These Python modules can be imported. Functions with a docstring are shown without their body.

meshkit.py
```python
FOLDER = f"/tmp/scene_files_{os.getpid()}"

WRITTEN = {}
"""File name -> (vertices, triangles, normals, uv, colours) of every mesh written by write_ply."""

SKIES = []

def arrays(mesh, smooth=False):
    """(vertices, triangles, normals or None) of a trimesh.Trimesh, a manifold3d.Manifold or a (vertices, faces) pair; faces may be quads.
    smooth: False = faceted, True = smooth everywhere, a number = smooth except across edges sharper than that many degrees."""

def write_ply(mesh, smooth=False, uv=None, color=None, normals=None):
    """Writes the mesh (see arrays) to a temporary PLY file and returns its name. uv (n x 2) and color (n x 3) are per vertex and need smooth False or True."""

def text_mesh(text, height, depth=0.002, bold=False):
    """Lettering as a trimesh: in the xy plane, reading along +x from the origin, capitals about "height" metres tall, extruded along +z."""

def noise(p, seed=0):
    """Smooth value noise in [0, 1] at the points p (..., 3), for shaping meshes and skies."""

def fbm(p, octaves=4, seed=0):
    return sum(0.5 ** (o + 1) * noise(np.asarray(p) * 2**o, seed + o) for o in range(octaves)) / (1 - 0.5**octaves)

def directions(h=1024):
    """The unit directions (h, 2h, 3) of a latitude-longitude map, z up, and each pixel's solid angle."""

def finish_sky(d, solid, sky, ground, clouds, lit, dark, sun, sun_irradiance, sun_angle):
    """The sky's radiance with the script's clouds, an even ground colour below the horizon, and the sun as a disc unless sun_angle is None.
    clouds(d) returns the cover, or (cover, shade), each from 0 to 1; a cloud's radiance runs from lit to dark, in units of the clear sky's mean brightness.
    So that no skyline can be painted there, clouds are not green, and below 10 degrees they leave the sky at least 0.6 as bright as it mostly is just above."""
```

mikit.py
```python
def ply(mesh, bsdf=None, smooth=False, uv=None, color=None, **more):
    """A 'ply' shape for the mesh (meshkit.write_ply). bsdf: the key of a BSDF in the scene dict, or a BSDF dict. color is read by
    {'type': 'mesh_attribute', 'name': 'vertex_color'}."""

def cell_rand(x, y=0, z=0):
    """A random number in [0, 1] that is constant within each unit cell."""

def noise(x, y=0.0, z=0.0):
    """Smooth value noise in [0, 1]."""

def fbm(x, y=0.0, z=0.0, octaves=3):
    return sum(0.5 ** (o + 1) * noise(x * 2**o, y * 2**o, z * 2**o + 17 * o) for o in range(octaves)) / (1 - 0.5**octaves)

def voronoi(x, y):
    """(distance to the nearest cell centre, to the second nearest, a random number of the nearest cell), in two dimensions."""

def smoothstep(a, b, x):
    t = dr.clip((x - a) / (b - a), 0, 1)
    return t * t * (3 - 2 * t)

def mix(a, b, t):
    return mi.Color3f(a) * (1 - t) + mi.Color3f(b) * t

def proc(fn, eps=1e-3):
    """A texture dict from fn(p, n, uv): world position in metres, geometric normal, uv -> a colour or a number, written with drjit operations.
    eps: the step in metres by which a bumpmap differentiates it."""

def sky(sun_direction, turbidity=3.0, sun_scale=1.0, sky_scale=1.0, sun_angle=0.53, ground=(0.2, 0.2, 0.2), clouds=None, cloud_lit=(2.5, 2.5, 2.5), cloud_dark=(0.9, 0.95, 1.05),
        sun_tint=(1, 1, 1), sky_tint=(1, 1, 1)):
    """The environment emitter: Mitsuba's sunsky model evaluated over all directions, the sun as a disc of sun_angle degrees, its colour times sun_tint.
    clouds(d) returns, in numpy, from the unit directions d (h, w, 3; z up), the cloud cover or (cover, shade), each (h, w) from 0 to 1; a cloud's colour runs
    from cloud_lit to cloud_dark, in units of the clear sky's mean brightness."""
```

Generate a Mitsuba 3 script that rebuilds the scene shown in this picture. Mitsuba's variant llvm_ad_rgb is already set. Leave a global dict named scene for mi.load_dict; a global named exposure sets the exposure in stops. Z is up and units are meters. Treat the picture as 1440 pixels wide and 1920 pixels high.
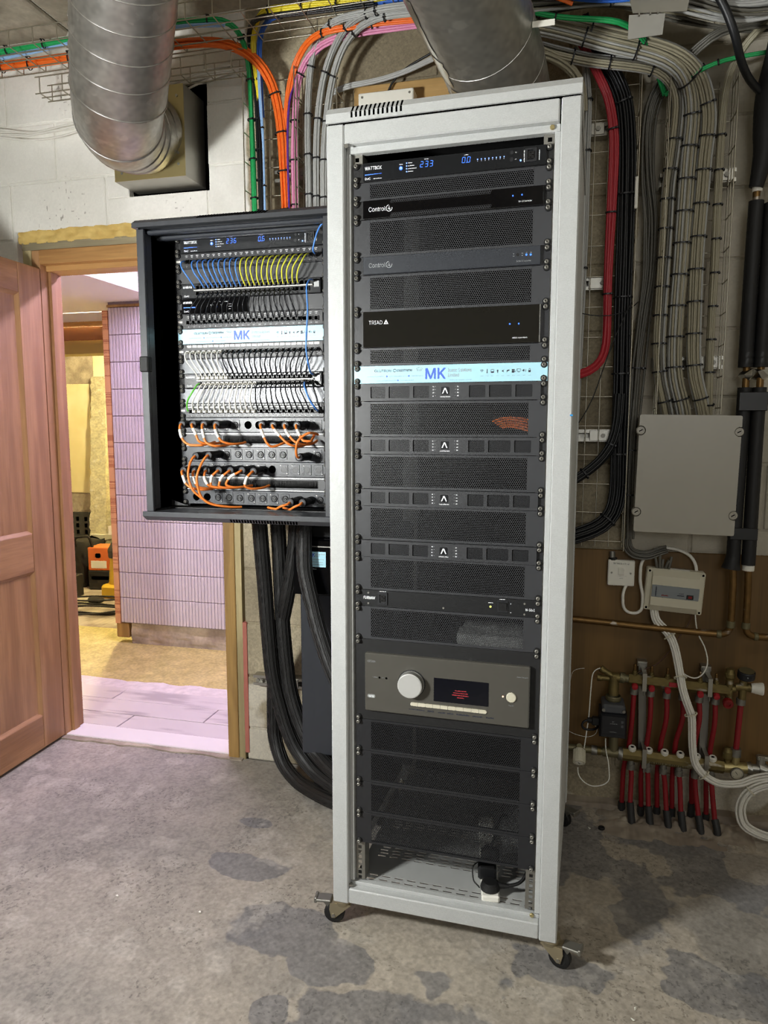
import math, random
import numpy as np, trimesh, manifold3d
import drjit as dr
import mitsuba as mi
import mikit, meshkit
from mikit import fbm, noise, smoothstep, mix, proc
from scipy.interpolate import PchipInterpolator
from shapely.geometry import Polygon, Point, box as sbox

rng = np.random.default_rng(7)
scene, labels = {}, {}
T = mi.ScalarTransform4f
# ---------------------------------------------------------------- camera, exposure, lights
exposure = 0.0
PITCH, YAW = 0.1182, -0.2479
_c, _s = math.cos(PITCH), math.sin(PITCH)
_fw = np.array([math.sin(YAW) * _c, math.cos(YAW) * _c, -_s])
CAM = np.array([0.0, -2.66, 1.39])
scene['camera'] = {'type': 'perspective', 'fov': 2 * math.degrees(math.atan(720 / 1349.5)), 'fov_axis': 'x', 'near_clip': 0.02, 'far_clip': 60.0,
                   'to_world': T().look_at(origin=CAM.tolist(), target=(CAM + _fw).tolist(), up=[0, 0, 1])}
LAMP_POS, LAMP_AIM = np.array([-1.62, -2.35, 1.52]), np.array([-0.25, -0.3, 1.45])     # unseen flood lamp, out of view at left, placed by its cast shadows
LAMP_RGB = [365.0, 369.0, 355.0]
ADDED_BATTEN_RGB = [9.0, 8.8, 8.0]           # added ceiling batten out of view, fill for the right side
COVE_RGB = [106.0, 88.0, 126.0]           # unseen mauve strip, placed to light the tiled room
YELLOW_RGB = [88.0, 76.0, 40.0]  # unseen warm bulb, placed to light the store room
UNSEEN_WINDOW_RGB = [4.7, 4.75, 4.7]            # unseen window behind the camera, placed to light the right wall         # above it the unseen warm bulb of the store room

# ---------------------------------------------------------------- materials
def lin(h):
    c = np.array([int(h[i:i + 2], 16) for i in (1, 3, 5)]) / 255.0
    return np.where(c <= 0.04045, c / 12.92, ((c + 0.055) / 1.055) ** 2.4).tolist()
def rgb(h):
    return {'type': 'rgb', 'value': lin(h)}
def mat(name, col, rough=0.5, metal=0.0, spec=0.5, bump=None, bscale=0.0, **kw):
    d = {'type': 'principled', 'base_color': rgb(col) if isinstance(col, str) else proc(col), 'roughness': rough if not callable(rough) else proc(rough), 'metallic': metal, 'specular': spec, **kw}
    if bump is not None:
        d = {'type': 'bumpmap', 'arbitrary': proc(bump, 2e-3), 'scale': bscale, 'bsdf': d}
    scene[name] = {'type': 'twosided', 'bsdf': d}
    return name
def c3(h):
    return mi.Color3f(*lin(h))

def floor_col(p, n, uv):
    x, y = p.x, p.y
    w = fbm(x * 7, y * 7, 3.1, 4) - 0.5
    w2 = fbm(x * 26, y * 26, 1.7, 4)
    w3 = fbm(x * 110, y * 110, 5.0, 4)
    base = mix(c3('#86817a'), c3('#968f86'), smoothstep(0.35, 0.68, fbm(x * 3.1, y * 3.1, 9.0, 4)))
    beige = smoothstep(0.53, 0.57, fbm(x * 2.6 + 4.3, y * 2.6, 2.0, 5) + 0.06 * smoothstep(-1.3, 0.2, x) + 0.05 * (w2 - 0.5))
    base = mix(base, c3('#aca293'), beige * 0.6 * smoothstep(-1.2, -0.4, x))
    def blob(cx, cy, rx, ry, e=0.05):
        d = dr.sqrt(dr.square((x - cx) / rx) + dr.square((y - cy) / ry)) + w * 1.7 + (w2 - 0.5) * 0.35
        return 1 - smoothstep(1.0 - e, 1.0 + e, d)
    dk = blob(-0.95, -0.69, 0.13, 0.07)
    for b in ((-0.76, -0.95, 0.15, 0.10), (-0.56, -1.02, 0.12, 0.07), (-0.66, -1.2, 0.05, 0.05), (-0.16, -1.42, 0.30, 0.2), (-1.02, -0.45, 0.06, 0.03), (-0.25, -1.18, 0.3, 0.1)):
        dk = dr.maximum(dk, blob(*b))
    dk = dr.maximum(dk, smoothstep(0.575, 0.60, fbm(x * 4.5 + 11.0, y * 4.5 + 3, 6.0, 5)) * smoothstep(-0.9, -0.2, x))
    base = mix(base, c3('#6a6a6d'), dk * 0.7)
    lt = smoothstep(0.58, 0.70, fbm(x * 11 + 3, y * 11, 12.0, 5)) * 0.30
    base = mix(base, c3('#b3ada4'), lt)
    base = base * (0.56 + 0.43 * w2 + 0.60 * w3)
    pit = smoothstep(0.64, 0.74, fbm(x * 120, y * 120, 17.0, 3)) * smoothstep(0.45, 0.6, fbm(x * 5, y * 5, 19.0, 3))
    return base * (1 - 0.32 * pit)
mat('floor_concrete', floor_col, 0.75, spec=0.3, bump=lambda p, n, uv: fbm(p.x * 45, p.y * 45, 1.0, 4), bscale=0.004)

def wall_col(p, n, uv):
    x, z = p.x, p.z
    sp = fbm(x * 160, z * 160, p.y * 160, 3)
    st = fbm(x * 3.0, z * 3.0, 4.0, 4)
    raw = mix(c3('#857b67'), c3('#b0a58c'), smoothstep(0.3, 0.7, st)) * (0.55 + 0.85 * sp)
    raw = mix(raw, c3('#d8d3c6') * (0.75 + 0.35 * sp), smoothstep(0.56, 0.62, fbm(x * 4, z * 5, 8.0, 4)) * 0.6 * smoothstep(0.5, 0.3, z))
    white = mix(c3('#dedcd4'), c3('#f3f1eb'), smoothstep(0.3, 0.7, st)) * (0.9 + 0.14 * sp)
    white = mix(white, c3('#6b6257'), smoothstep(0.90, 0.92, noise(x * 95, z * 95, 2.0)) * smoothstep(0.6, 0.75, noise(x * 4, z * 4, 7.0)) * 0.6)
    cream = mix(c3('#a8a293'), c3('#c6bfb0'), smoothstep(0.3, 0.7, st)) * (0.88 + 0.2 * sp)
    e = (fbm(x * 18, z * 18, 2.0, 3) - 0.5) * 0.025
    a = smoothstep(-1.20, -1.215, x + e) * smoothstep(1.5, 1.52, z)
    b = smoothstep(0.205, 0.215, x + e) * smoothstep(0.93, 0.95, z)
    return mix(mix(raw, white, a), cream, b)
mat('wall_block', wall_col, 0.85, spec=0.2, bump=lambda p, n, uv: fbm(p.x * 120, p.z * 120, p.y * 120, 3), bscale=0.003)
mat('mortar', lambda p, n, uv: wall_col(p, n, uv) * 0.93, 0.9, spec=0.1, bump=lambda p, n, uv: fbm(p.x * 90, p.z * 90, p.y * 90, 3), bscale=0.004)
mat('ceiling_concrete', lambda p, n, uv: mix(c3('#8f8878'), c3('#b3ab9b'), smoothstep(0.35, 0.7, fbm(p.x * 4, p.y * 4, 3.0, 4))) * (0.8 + 0.35 * fbm(p.x * 60, p.y * 60, 2.0, 3)), 0.9, spec=0.1)
def wood(a, b, ax, sc=1.0):
    def f(p, n, uv):
        q = [p.x, p.y, p.z]
        l = q[ax] * 1.3 * sc
        u, v = (q[i] for i in range(3) if i != ax)
        g = fbm(u * 22 * sc + fbm(l * 1.2, v * 3, u * 3, 3) * 3.0, v * 22 * sc, l, 4)
        fine = fbm(u * 240, v * 240, l * 6, 3)
        return mix(c3(a), c3(b), smoothstep(0.3, 0.72, g)) * (0.82 + 0.3 * fine)
    return f
mat('oak_z', wood('#8f6744', '#a77e57', 2), 0.42)
mat('oak_y', wood('#8f6744', '#a77e57', 1), 0.42)
mat('oak_x', wood('#966b40', '#b48a55', 0), 0.45)
mat('oak_jamb', wood('#84663a', '#a07f4a', 2), 0.45)
mat('raw_timber', wood('#8d7f5c', '#b5a67c', 2), 0.7)
mat('raw_timber_x', wood('#7a7058', '#a3977a', 0), 0.7)
mat('plywood_brown', wood('#59421f', '#785a2e', 2, 0.5), 0.6)
mat('mdf', wood('#a88652', '#bb9862', 0, 0.4), 0.6)
def spangle(a, b):
    def f(p, n, uv):
        v = noise(p.x * 75, p.y * 75, p.z * 75) * 0.6 + 0.4 * noise(p.x * 23, p.y * 23, p.z * 23)
        w = smoothstep(0.66, 0.74, fbm(p.x * 17, p.y * 17, p.z * 30, 4)) * 0.5
        return mix(mix(c3(a), c3(b), v), c3('#d8d6d0'), w)
    return f
mat('galvanised', spangle('#a3a19d', '#c9c7c1'), lambda p, n, uv: 0.30 + 0.2 * fbm(p.x * 20, p.y * 20, p.z * 20, 3), metal=0.9)
mat('zinc', '#a9a79f', 0.38, metal=0.9)
mat('zinc_dull', '#8f8d86', 0.5, metal=0.8)
mat('zinc_yellow', '#b5a676', 0.42, metal=0.8)
mat('steel_wire', '#b9b4a4', 0.35, metal=0.9)
mat('rack_paint', lambda p, n, uv: c3('#b5b7b6') * (0.93 + 0.12 * noise(p.x * 420, p.y * 420, p.z * 420)), 0.42, bump=lambda p, n, uv: noise(p.x * 260, p.y * 260, p.z * 260), bscale=0.0006)
mat('black_paint', '#17181a', 0.42)
mat('black_matt', '#101011', 0.65)
mat('rail_black', '#0d0d0e', 0.5)
mat('panel_grey', '#343538', 0.42)
mat('panel_dark', '#222326', 0.40)
mat('panel_blue_grey', '#2c2f35', 0.38)
mat('cabinet_paint', '#34363a', 0.38)
mat('gloss_black', '#08080a', 0.06, spec=0.6)
mat('gloss_triad', '#1b1a17', 0.05, spec=0.7)  # black lifted towards olive for a dim reflection of the room
mat('device_black', '#121417', 0.3)
mat('socket_black', '#060606', 0.45)
mat('void', '#020202', 0.9, spec=0.0)  # near black, stands for the shade inside holes, slots and gaps
mat('white_print', '#e9ebee', 0.6)
mat('grey_print', '#8d9093', 0.6)
mat('dark_print', '#1d2233', 0.6)
mat('blue_print', '#3f63c8', 0.5)
mat('pale_print', '#8fb2c4', 0.6)
mat('panel_pale', '#abd9e8', 0.35)
mat('tape_blue', '#2f8fd0', 0.5)
mat('blank_grey', '#5f6164', 0.3, metal=0.4)
mat('alu_grey', '#9fa1a0', 0.4, metal=0.3)
mat('knob_silver', '#c4c4c1', 0.4, metal=0.3)
mat('knob_shaded', '#7c7c79', 0.35, metal=0.4)  # darker copy of the knob silver for its shaded side
mat('tray_grey', '#a6a7a5', 0.45)
mat('arcam_grey', '#5b5953', 0.36, metal=0.35)
mat('screen_black', '#0b0d15', 0.12)
mat('white_plastic', '#e4e2d8', 0.4)
mat('cream_plastic', '#c9c4b0', 0.42)
mat('grey_box', '#a8a499', 0.33)
mat('grey_label', '#7c8286', 0.4)
mat('led_red_off', '#7a1518', 0.3)
mat('cap_red', '#a3222c', 0.4)
mat('pipe_red', '#8a1a22', 0.42)
mat('conduit_black', '#2a2a2b', 0.55)
mat('brass', spangle('#6b5f3d', '#8d7d50'), 0.5, metal=0.8)
mat('brass_dull', '#777055', 0.5, metal=0.6)
mat('copper', spangle('#69512f', '#8c6c42'), 0.42, metal=0.85)
mat('foil', '#c9c9c4', 0.2, metal=1.0)
mat('insulation', '#141416', 0.6)
mat('pump_black', '#1a1c22', 0.4)
mat('pump_grey', '#4b4d52', 0.5)
mat('rubber', '#131313', 0.6)
mat('caster_zinc', '#a79c82', 0.42, metal=0.75)
mat('foam_yellow', lambda p, n, uv: mix(c3('#b08f4c'), c3('#dcc27d'), fbm(p.x * 30, p.y * 30, p.z * 30, 4)), 0.9, spec=0.1)
mat('foam_pink', '#a8695d', 0.85, spec=0.1)
mat('tile_lilac', '#c4bcc6', 0.3)
mat('grout', '#857b82', 0.9)
mat('trim_orange', lambda p, n, uv: mix(c3('#cf9c72'), c3('#a0603f'), smoothstep(0.45, 0.5, noise(p.z * 34, 2.0, 1.0)) * smoothstep(0.15, 0.2, dr.abs(noise(p.z * 180, 5.0, 1.0) - 0.5)) * 0.8), 0.5)
mat('plank_tile', lambda p, n, uv: mix(c3('#c4bcbd'), c3('#a9a0a3'), smoothstep(0.5, 0.8, fbm(p.x * 4, p.y * 22, 2.0, 4))), 0.4)
mat('thinset', lambda p, n, uv: c3('#cfc6c6') * (0.8 + 0.3 * fbm(p.x * 40, p.y * 40, 2.0, 3)), 0.85)
mat('mat_yellow', lambda p, n, uv: mix(c3('#a89a5e'), c3('#c8b97f'), fbm(p.x * 14, p.y * 14, 1.0, 3)) * (0.8 + 0.3 * noise(p.x * 90, p.y * 90, 1.0)), 0.6)
mat('raw_concrete', lambda p, n, uv: mix(c3('#8f8377'), c3('#b3a898'), smoothstep(0.3, 0.7, fbm(p.x * 9, p.z * 9, p.y * 9, 4))) * (0.8 + 0.3 * fbm(p.x * 80, p.z * 80, 1.0, 3)), 0.85, spec=0.2)
mat('plaster_white', '#d8d2d2', 0.7)
mat('plaster_yellow', lambda p, n, uv: mix(c3('#cdbf92'), c3('#ded4b4'), smoothstep(0.3, 0.7, fbm(p.x * 3, p.z * 3, 2.0, 4))), 0.7)
mat('board_brown', '#7d5138', 0.7)
mat('olive_beam', '#9b8a58', 0.7)
mat('toolbox_orange', '#c9642a', 0.45)
mat('yellow_plastic', '#d0a92c', 0.4)
mat('cloth_black', '#1b1a19', 0.9)
mat('bubble_wrap', spangle('#9c9480', '#d6cfae'), 0.25, metal=0.4)
mat('room_plaster', '#b8b4a8', 0.85)
for n_, c_ in dict(green='#1f9b55', black='#101216', yellow='#e3cf2d', blue='#2a62c4', paleblue='#8fb4e0', orange='#ec6d22', orange_patch='#d8762f', pink='#dc8fb4', purple='#5b2f8f', grey='#a5a6a4', warmgrey='#99937e', darkgrey='#5d5b54', red='#a62632', white='#dedcd4', lime='#5cba3a', patchblue='#4d86d6', patchyellow='#dcd83f', brown='#4d3222').items():
    mat('cable_' + n_, c_, 0.42)
mat('sleeve_black', '#141414', 0.55)
def emit(name, base, power):
    scene[name] = {'type': 'principled', 'base_color': rgb(base), 'roughness': 0.5}
    return name
BLUE_LIT = {'type': 'area', 'sampling_weight': 0.002, 'radiance': {'type': 'rgb', 'value': [0.05, 0.30, 2.6]}}
PALE_LIT = {'type': 'area', 'sampling_weight': 0.002, 'radiance': {'type': 'rgb', 'value': [0.5, 0.9, 3.0]}}
RED_LIT = {'type': 'area', 'sampling_weight': 0.002, 'radiance': {'type': 'rgb', 'value': [0.12, 0.022, 0.02]}}
AMBER_LIT = {'type': 'area', 'sampling_weight': 0.002, 'radiance': {'type': 'rgb', 'value': [2.4, 0.7, 0.25]}}
GREEN_LIT = {'type': 'area', 'sampling_weight': 0.002, 'radiance': {'type': 'rgb', 'value': [0.6, 0.9, 0.15]}}

# ---------------------------------------------------------------- mesh helpers: a mesh is (vertices, triangles), hard edges by split vertices
def cat(ms):
    V, F, o = [], [], 0
    for v, f in ms:
        V.append(v); F.append(np.asarray(f) + o); o += len(v)
    return np.vstack(V), np.vstack(F)
def flat(m):
    v, f = (np.asarray(m.vertices), np.asarray(m.faces)) if hasattr(m, 'vertices') else m
    return v[f].reshape(-1, 3), np.arange(len(f) * 3).reshape(-1, 3)
_Q = np.array([[0, 4, 6, 2], [1, 3, 7, 5], [0, 1, 5, 4], [2, 6, 7, 3], [0, 2, 3, 1], [4, 5, 7, 6]])
def box(x0, x1, y0, y1, z0, z1, c=0.0):
    if c:
        p = []
        lo, hi = np.array([x0, y0, z0]), np.array([x1, y1, z1])
        for k in range(8):
            s = np.array([k & 1, k >> 1 & 1, k >> 2])
            for a in range(3):
                q = np.where(s, hi - c, lo + c); q[a] = hi[a] if s[a] else lo[a]
                p.append(q)
        m = manifold3d.Manifold.hull_points(np.array(p)).to_mesh()
        return flat((np.asarray(m.vert_properties)[:, :3].astype(float), np.asarray(m.tri_verts)))
    v = np.array([[x, y, z] for x in (x0, x1) for y in (y0, y1) for z in (z0, z1)], float)
    q = v[_Q].reshape(-1, 3)
    i = np.arange(6)[:, None] * 4
    # orientation fixed by the centre
    f = np.vstack([i + [0, 1, 2], i + [0, 2, 3]])
    ctr = v.mean(0)
    n = np.cross(q[f[:, 1]] - q[f[:, 0]], q[f[:, 2]] - q[f[:, 0]])
    bad = (n * (q[f[:, 0]] - ctr)).sum(1) < 0
    f[bad] = f[bad][:, ::-1]
    return q, f
def hull(pts):
    m = manifold3d.Manifold.hull_points(np.asarray(pts, float)).to_mesh()
    return flat((np.asarray(m.vert_properties)[:, :3].astype(float), np.asarray(m.tri_verts)))
def xf(m, M):
    v, f = m
    M = np.asarray(M, float)
    return v @ M[:3, :3].T + M[:3, 3], (f if np.linalg.det(M[:3, :3]) > 0 else f[:, ::-1])
def tr(x=0, y=0, z=0):
    M = np.eye(4); M[:3, 3] = x, y, z; return M
def rot(ax, deg):
    M = np.eye(4); a = math.radians(deg); c, s = math.cos(a), math.sin(a)
    i, j = {'x': (1, 2), 'y': (2, 0), 'z': (0, 1)}[ax]
    M[i, i] = M[j, j] = c; M[i, j] = -s; M[j, i] = s
    return M
def mv(m, x=0, y=0, z=0):
    return m[0] + np.array([x, y, z]), m[1]
def axis_frame(d):
    d = np.asarray(d, float) / np.linalg.norm(d)
    a = np.cross(d, [0, 0, 1] if abs(d[2]) < 0.9 else [1, 0, 0]); a /= np.linalg.norm(a)
    M = np.eye(4); M[:3, 0], M[:3, 1], M[:3, 2] = a, np.cross(d, a), d
    return M
def lathe(prof, n=24, smooth=False):
    """profile [(r, z)] turned about z; hard edges between the segments unless smooth"""
    p = np.asarray(prof, float)
    if not smooth:
        p = np.repeat(p, 2, 0)[1:-1]
    a = np.arange(n) * 2 * math.pi / n
    v = np.stack([p[:, 0, None] * np.cos(a), p[:, 0, None] * np.sin(a), np.broadcast_to(p[:, 1, None], (len(p), n))], -1).reshape(-1, 3)
    f = []
    j = np.arange(n)
    for i in range(0, len(p) - 1, 1 if smooth else 2):
        a0, a1, b0, b1 = i * n + j, i * n + (j + 1) % n, (i + 1) * n + j, (i + 1) * n + (j + 1) % n
        if p[i, 0] > 1e-9: f.append(np.stack([a0, a1, b1], 1))
        if p[i + 1, 0] > 1e-9: f.append(np.stack([a0, b1, b0], 1))
    return v, np.vstack(f)
def cyl(p0, p1, r, n=16, r1=None, ch=0.0):
    p0, p1 = np.asarray(p0, float), np.asarray(p1, float)
    L = np.linalg.norm(p1 - p0); r1 = r if r1 is None else r1
    pr = [(0, 0), (r - ch, 0), (r, ch), (r1, L - ch), (r1 - ch, L), (0, L)] if ch else [(0, 0), (r, 0), (r1, L), (0, L)]
    M = axis_frame(p1 - p0); M[:3, 3] = p0
    return xf(lathe(pr, n), M)
def turned(p0, d, prof, n=20, smooth=False):
    M = axis_frame(d); M[:3, 3] = p0
    return xf(lathe(prof, n, smooth), M)
def hexnut(p0, p1, r):
    return cyl(p0, p1, r, 6)
def curve(path, step=0.02, minseg=6):
    p = np.asarray(path, float)
    t = np.r_[0, np.cumsum(np.linalg.norm(np.diff(p, axis=0), axis=1))]
    k = max(minseg, int(t[-1] / step))
    s = np.linspace(0, t[-1], k + 1)
    if len(p) == 2: return p[0] + (p[1] - p[0]) * (s / t[-1])[:, None]
    out = PchipInterpolator(t, p)(s)
    for _ in range(2):
        out[1:-1] = 0.25 * out[:-2] + 0.5 * out[1:-1] + 0.25 * out[2:]
    return out
def tube(q, r, n=7, closed=False):
    """q: finished points; r: radius or one per point"""
    q = np.asarray(q, float)
    t = np.gradient(q, axis=0)
    if closed: t = np.roll(q, -1, 0) - np.roll(q, 1, 0)
    t /= np.linalg.norm(t, axis=1, keepdims=True) + 1e-12
    u = np.zeros_like(q)
    a = np.cross(t[0], [0, 1, 0] if abs(t[0][1]) < 0.9 else [1, 0, 0])
    for i in range(len(q)):
        a = a - t[i] * (a @ t[i]); a /= np.linalg.norm(a) + 1e-12; u[i] = a
    w = np.cross(t, u)
    th = np.arange(n) * 2 * math.pi / n
    R = np.broadcast_to(r, (len(q),))[:, None, None]
    v = (q[:, None] + R * (np.cos(th)[None, :, None] * u[:, None] + np.sin(th)[None, :, None] * w[:, None])).reshape(-1, 3)
    j = np.arange(n); f = []
    m = len(q)
    for i in range(m if closed else m - 1):
        k = (i + 1) % m
        a0, a1, b0, b1 = i * n + j, i * n + (j + 1) % n, k * n + j, k * n + (j + 1) % n
        f += [np.stack([a0, a1, b1], 1), np.stack([a0, b1, b0], 1)]
    out = (v, np.vstack(f))
    if closed: return out
    caps = []
    for i, flip in ((0, True), (m - 1, False)):
        ring = v[i * n:(i + 1) * n]
        ff = np.stack([np.zeros(n - 2, int), np.arange(1, n - 1), np.arange(2, n)], 1)
        caps.append((ring.copy(), ff[:, ::-1] if flip else ff))
    return cat([out] + caps)
def prism(poly, y0, y1):
    """polygon in (x, z), extruded from y0 to y1"""
    if hasattr(poly, 'geoms'): return cat([prism(g, y0, y1) for g in poly.geoms])
    m = trimesh.creation.extrude_polygon(poly, y1 - y0, engine='earcut')
    v, f = flat(m)
    return np.stack([v[:, 0], y1 - v[:, 2], v[:, 1]], 1), f
def rrect(x0, x1, z0, z1, r):
    return sbox(x0 + r, z0 + r, x1 - r, z1 - r).buffer(r, quad_segs=4)
def disc(x, y, r, q=6):
    return Point(x, y).buffer(r, quad_segs=q)
_TX = {}
def text(s, h, x, z, y, anchor='l', bold=False, depth=0.0006, slant=0.0, sx=1.0, w=None):
    """lettering on a face that looks along -y: reads along +x, standing on z"""
    key = (s, round(h, 5), bold)
    if key not in _TX:
        _TX[key] = flat(meshkit.text_mesh(s, h, 1.0, bold))
    v, f = _TX[key]
    if w: sx = w / np.ptp(v[:, 0])
    w = np.ptp(v[:, 0]) * sx
    x0 = x - (0 if anchor == 'l' else w / 2 if anchor == 'c' else w)
    return np.stack([x0 + (v[:, 0] - v[:, 0].min()) * sx + slant * v[:, 1], y - v[:, 2] * depth, z + v[:, 1]], 1), f

# ---------------------------------------------------------------- scene helpers
CUR = np.eye(4)
_used = set()
def numbered(k):
    if k not in _used: _used.add(k); return k
    i = 1
    while f'{k}_{i:03d}' in _used: i += 1
    _used.add(f'{k}_{i:03d}'); return f'{k}_{i:03d}'
def put(key, m, material, **more):
    scene[key] = mikit.ply(xf(m, CUR), material, smooth=True, **more)
    return key
def thing(name, label, category, group=None):
    k = numbered(name)
    labels[k] = {'label': label, 'category': category}
    if group: labels[k]['group'] = group
    return k
def solo(name, m, material, label, category, group=None, **more):
    return put(thing(name, label, category, group), m, material, **more)
def part(t, name, m, material, label=None, kind=None, **more):
    k = numbered(t + '__' + name)
    if label or kind:
        labels[k] = {a: b for a, b in (('label', label), ('kind', kind)) if b}
    return put(k, m, material, **more)
def proto(m, material):
    return mikit.ply(m, material, smooth=True)
def rpart(t, name, P, M):
    k = numbered(t + '__' + name)
    scene[k] = {**P, 'to_world': T((CUR @ M).tolist())}
    return k
def struct(name, m=None, material=None, label=None, **more):
    k = numbered(name)
    labels[k] = {'kind': 'structure', **({'label': label} if label else {})}
    if m is not None: put(k, m, material, **more)
    return k
ORD = ['first', 'second', 'third', 'fourth', 'fifth', 'sixth', 'seventh', 'eighth', 'ninth', 'tenth', 'eleventh', 'twelfth', 'thirteenth', 'fourteenth', 'fifteenth', 'sixteenth', 'seventeenth', 'eighteenth', 'nineteenth', 'twentieth', 'twenty-first', 'twenty-second', 'twenty-third', 'twenty-fourth']
# ================================================================ the setting
# floor of this room, with a slightly uneven surface near the right-hand pipes
struct('floor', box(-3.4, 2.6, -5.2, 0.0, -0.1, 0.0), 'floor_concrete', 'worn grey concrete floor with darker patches')
cl = struct('ceiling', box(-3.4, 2.6, -5.2, 0.12, 2.955, 3.05), 'mortar', 'ceiling of bare concrete planks')
e_ = [-3.4, -3.14, -1.955, -0.76, 0.44, 1.63, 2.6]
for a, b in zip(e_, e_[1:]):
    part(cl, 'plank', box(a + 0.012, b - 0.012, -5.2, 0.1, 2.93, 2.956, 0.008), 'ceiling_concrete')
struct('wall_left', box(-3.5, -3.4, -5.2, 0.0, 0, 2.95), 'room_plaster')
struct('wall_right', box(2.6, 2.7, -5.2, 0.0, 0, 2.95), 'room_plaster')
struct('wall_front', box(-3.5, 2.7, -5.3, -5.2, 0, 2.95), 'room_plaster')
wn = struct('unseen_window_1')  # out of view behind the camera, placed to light the right wall
part(wn, 'pane', box(0.1, 1.7, -5.198, -5.19, 1.5, 2.7), 'white_plastic', emitter={'type': 'area', 'radiance': {'type': 'rgb', 'value': UNSEEN_WINDOW_RGB}})
for a in ((0.03, 0.1, 1.43, 2.77), (1.7, 1.77, 1.43, 2.77), (0.1, 1.7, 1.43, 1.5), (0.1, 1.7, 2.7, 2.77), (0.88, 0.92, 1.5, 2.7)):
    part(wn, 'frame', box(a[0], a[1], -5.2, -5.16, a[2], a[3], 0.004), 'white_plastic')
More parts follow.
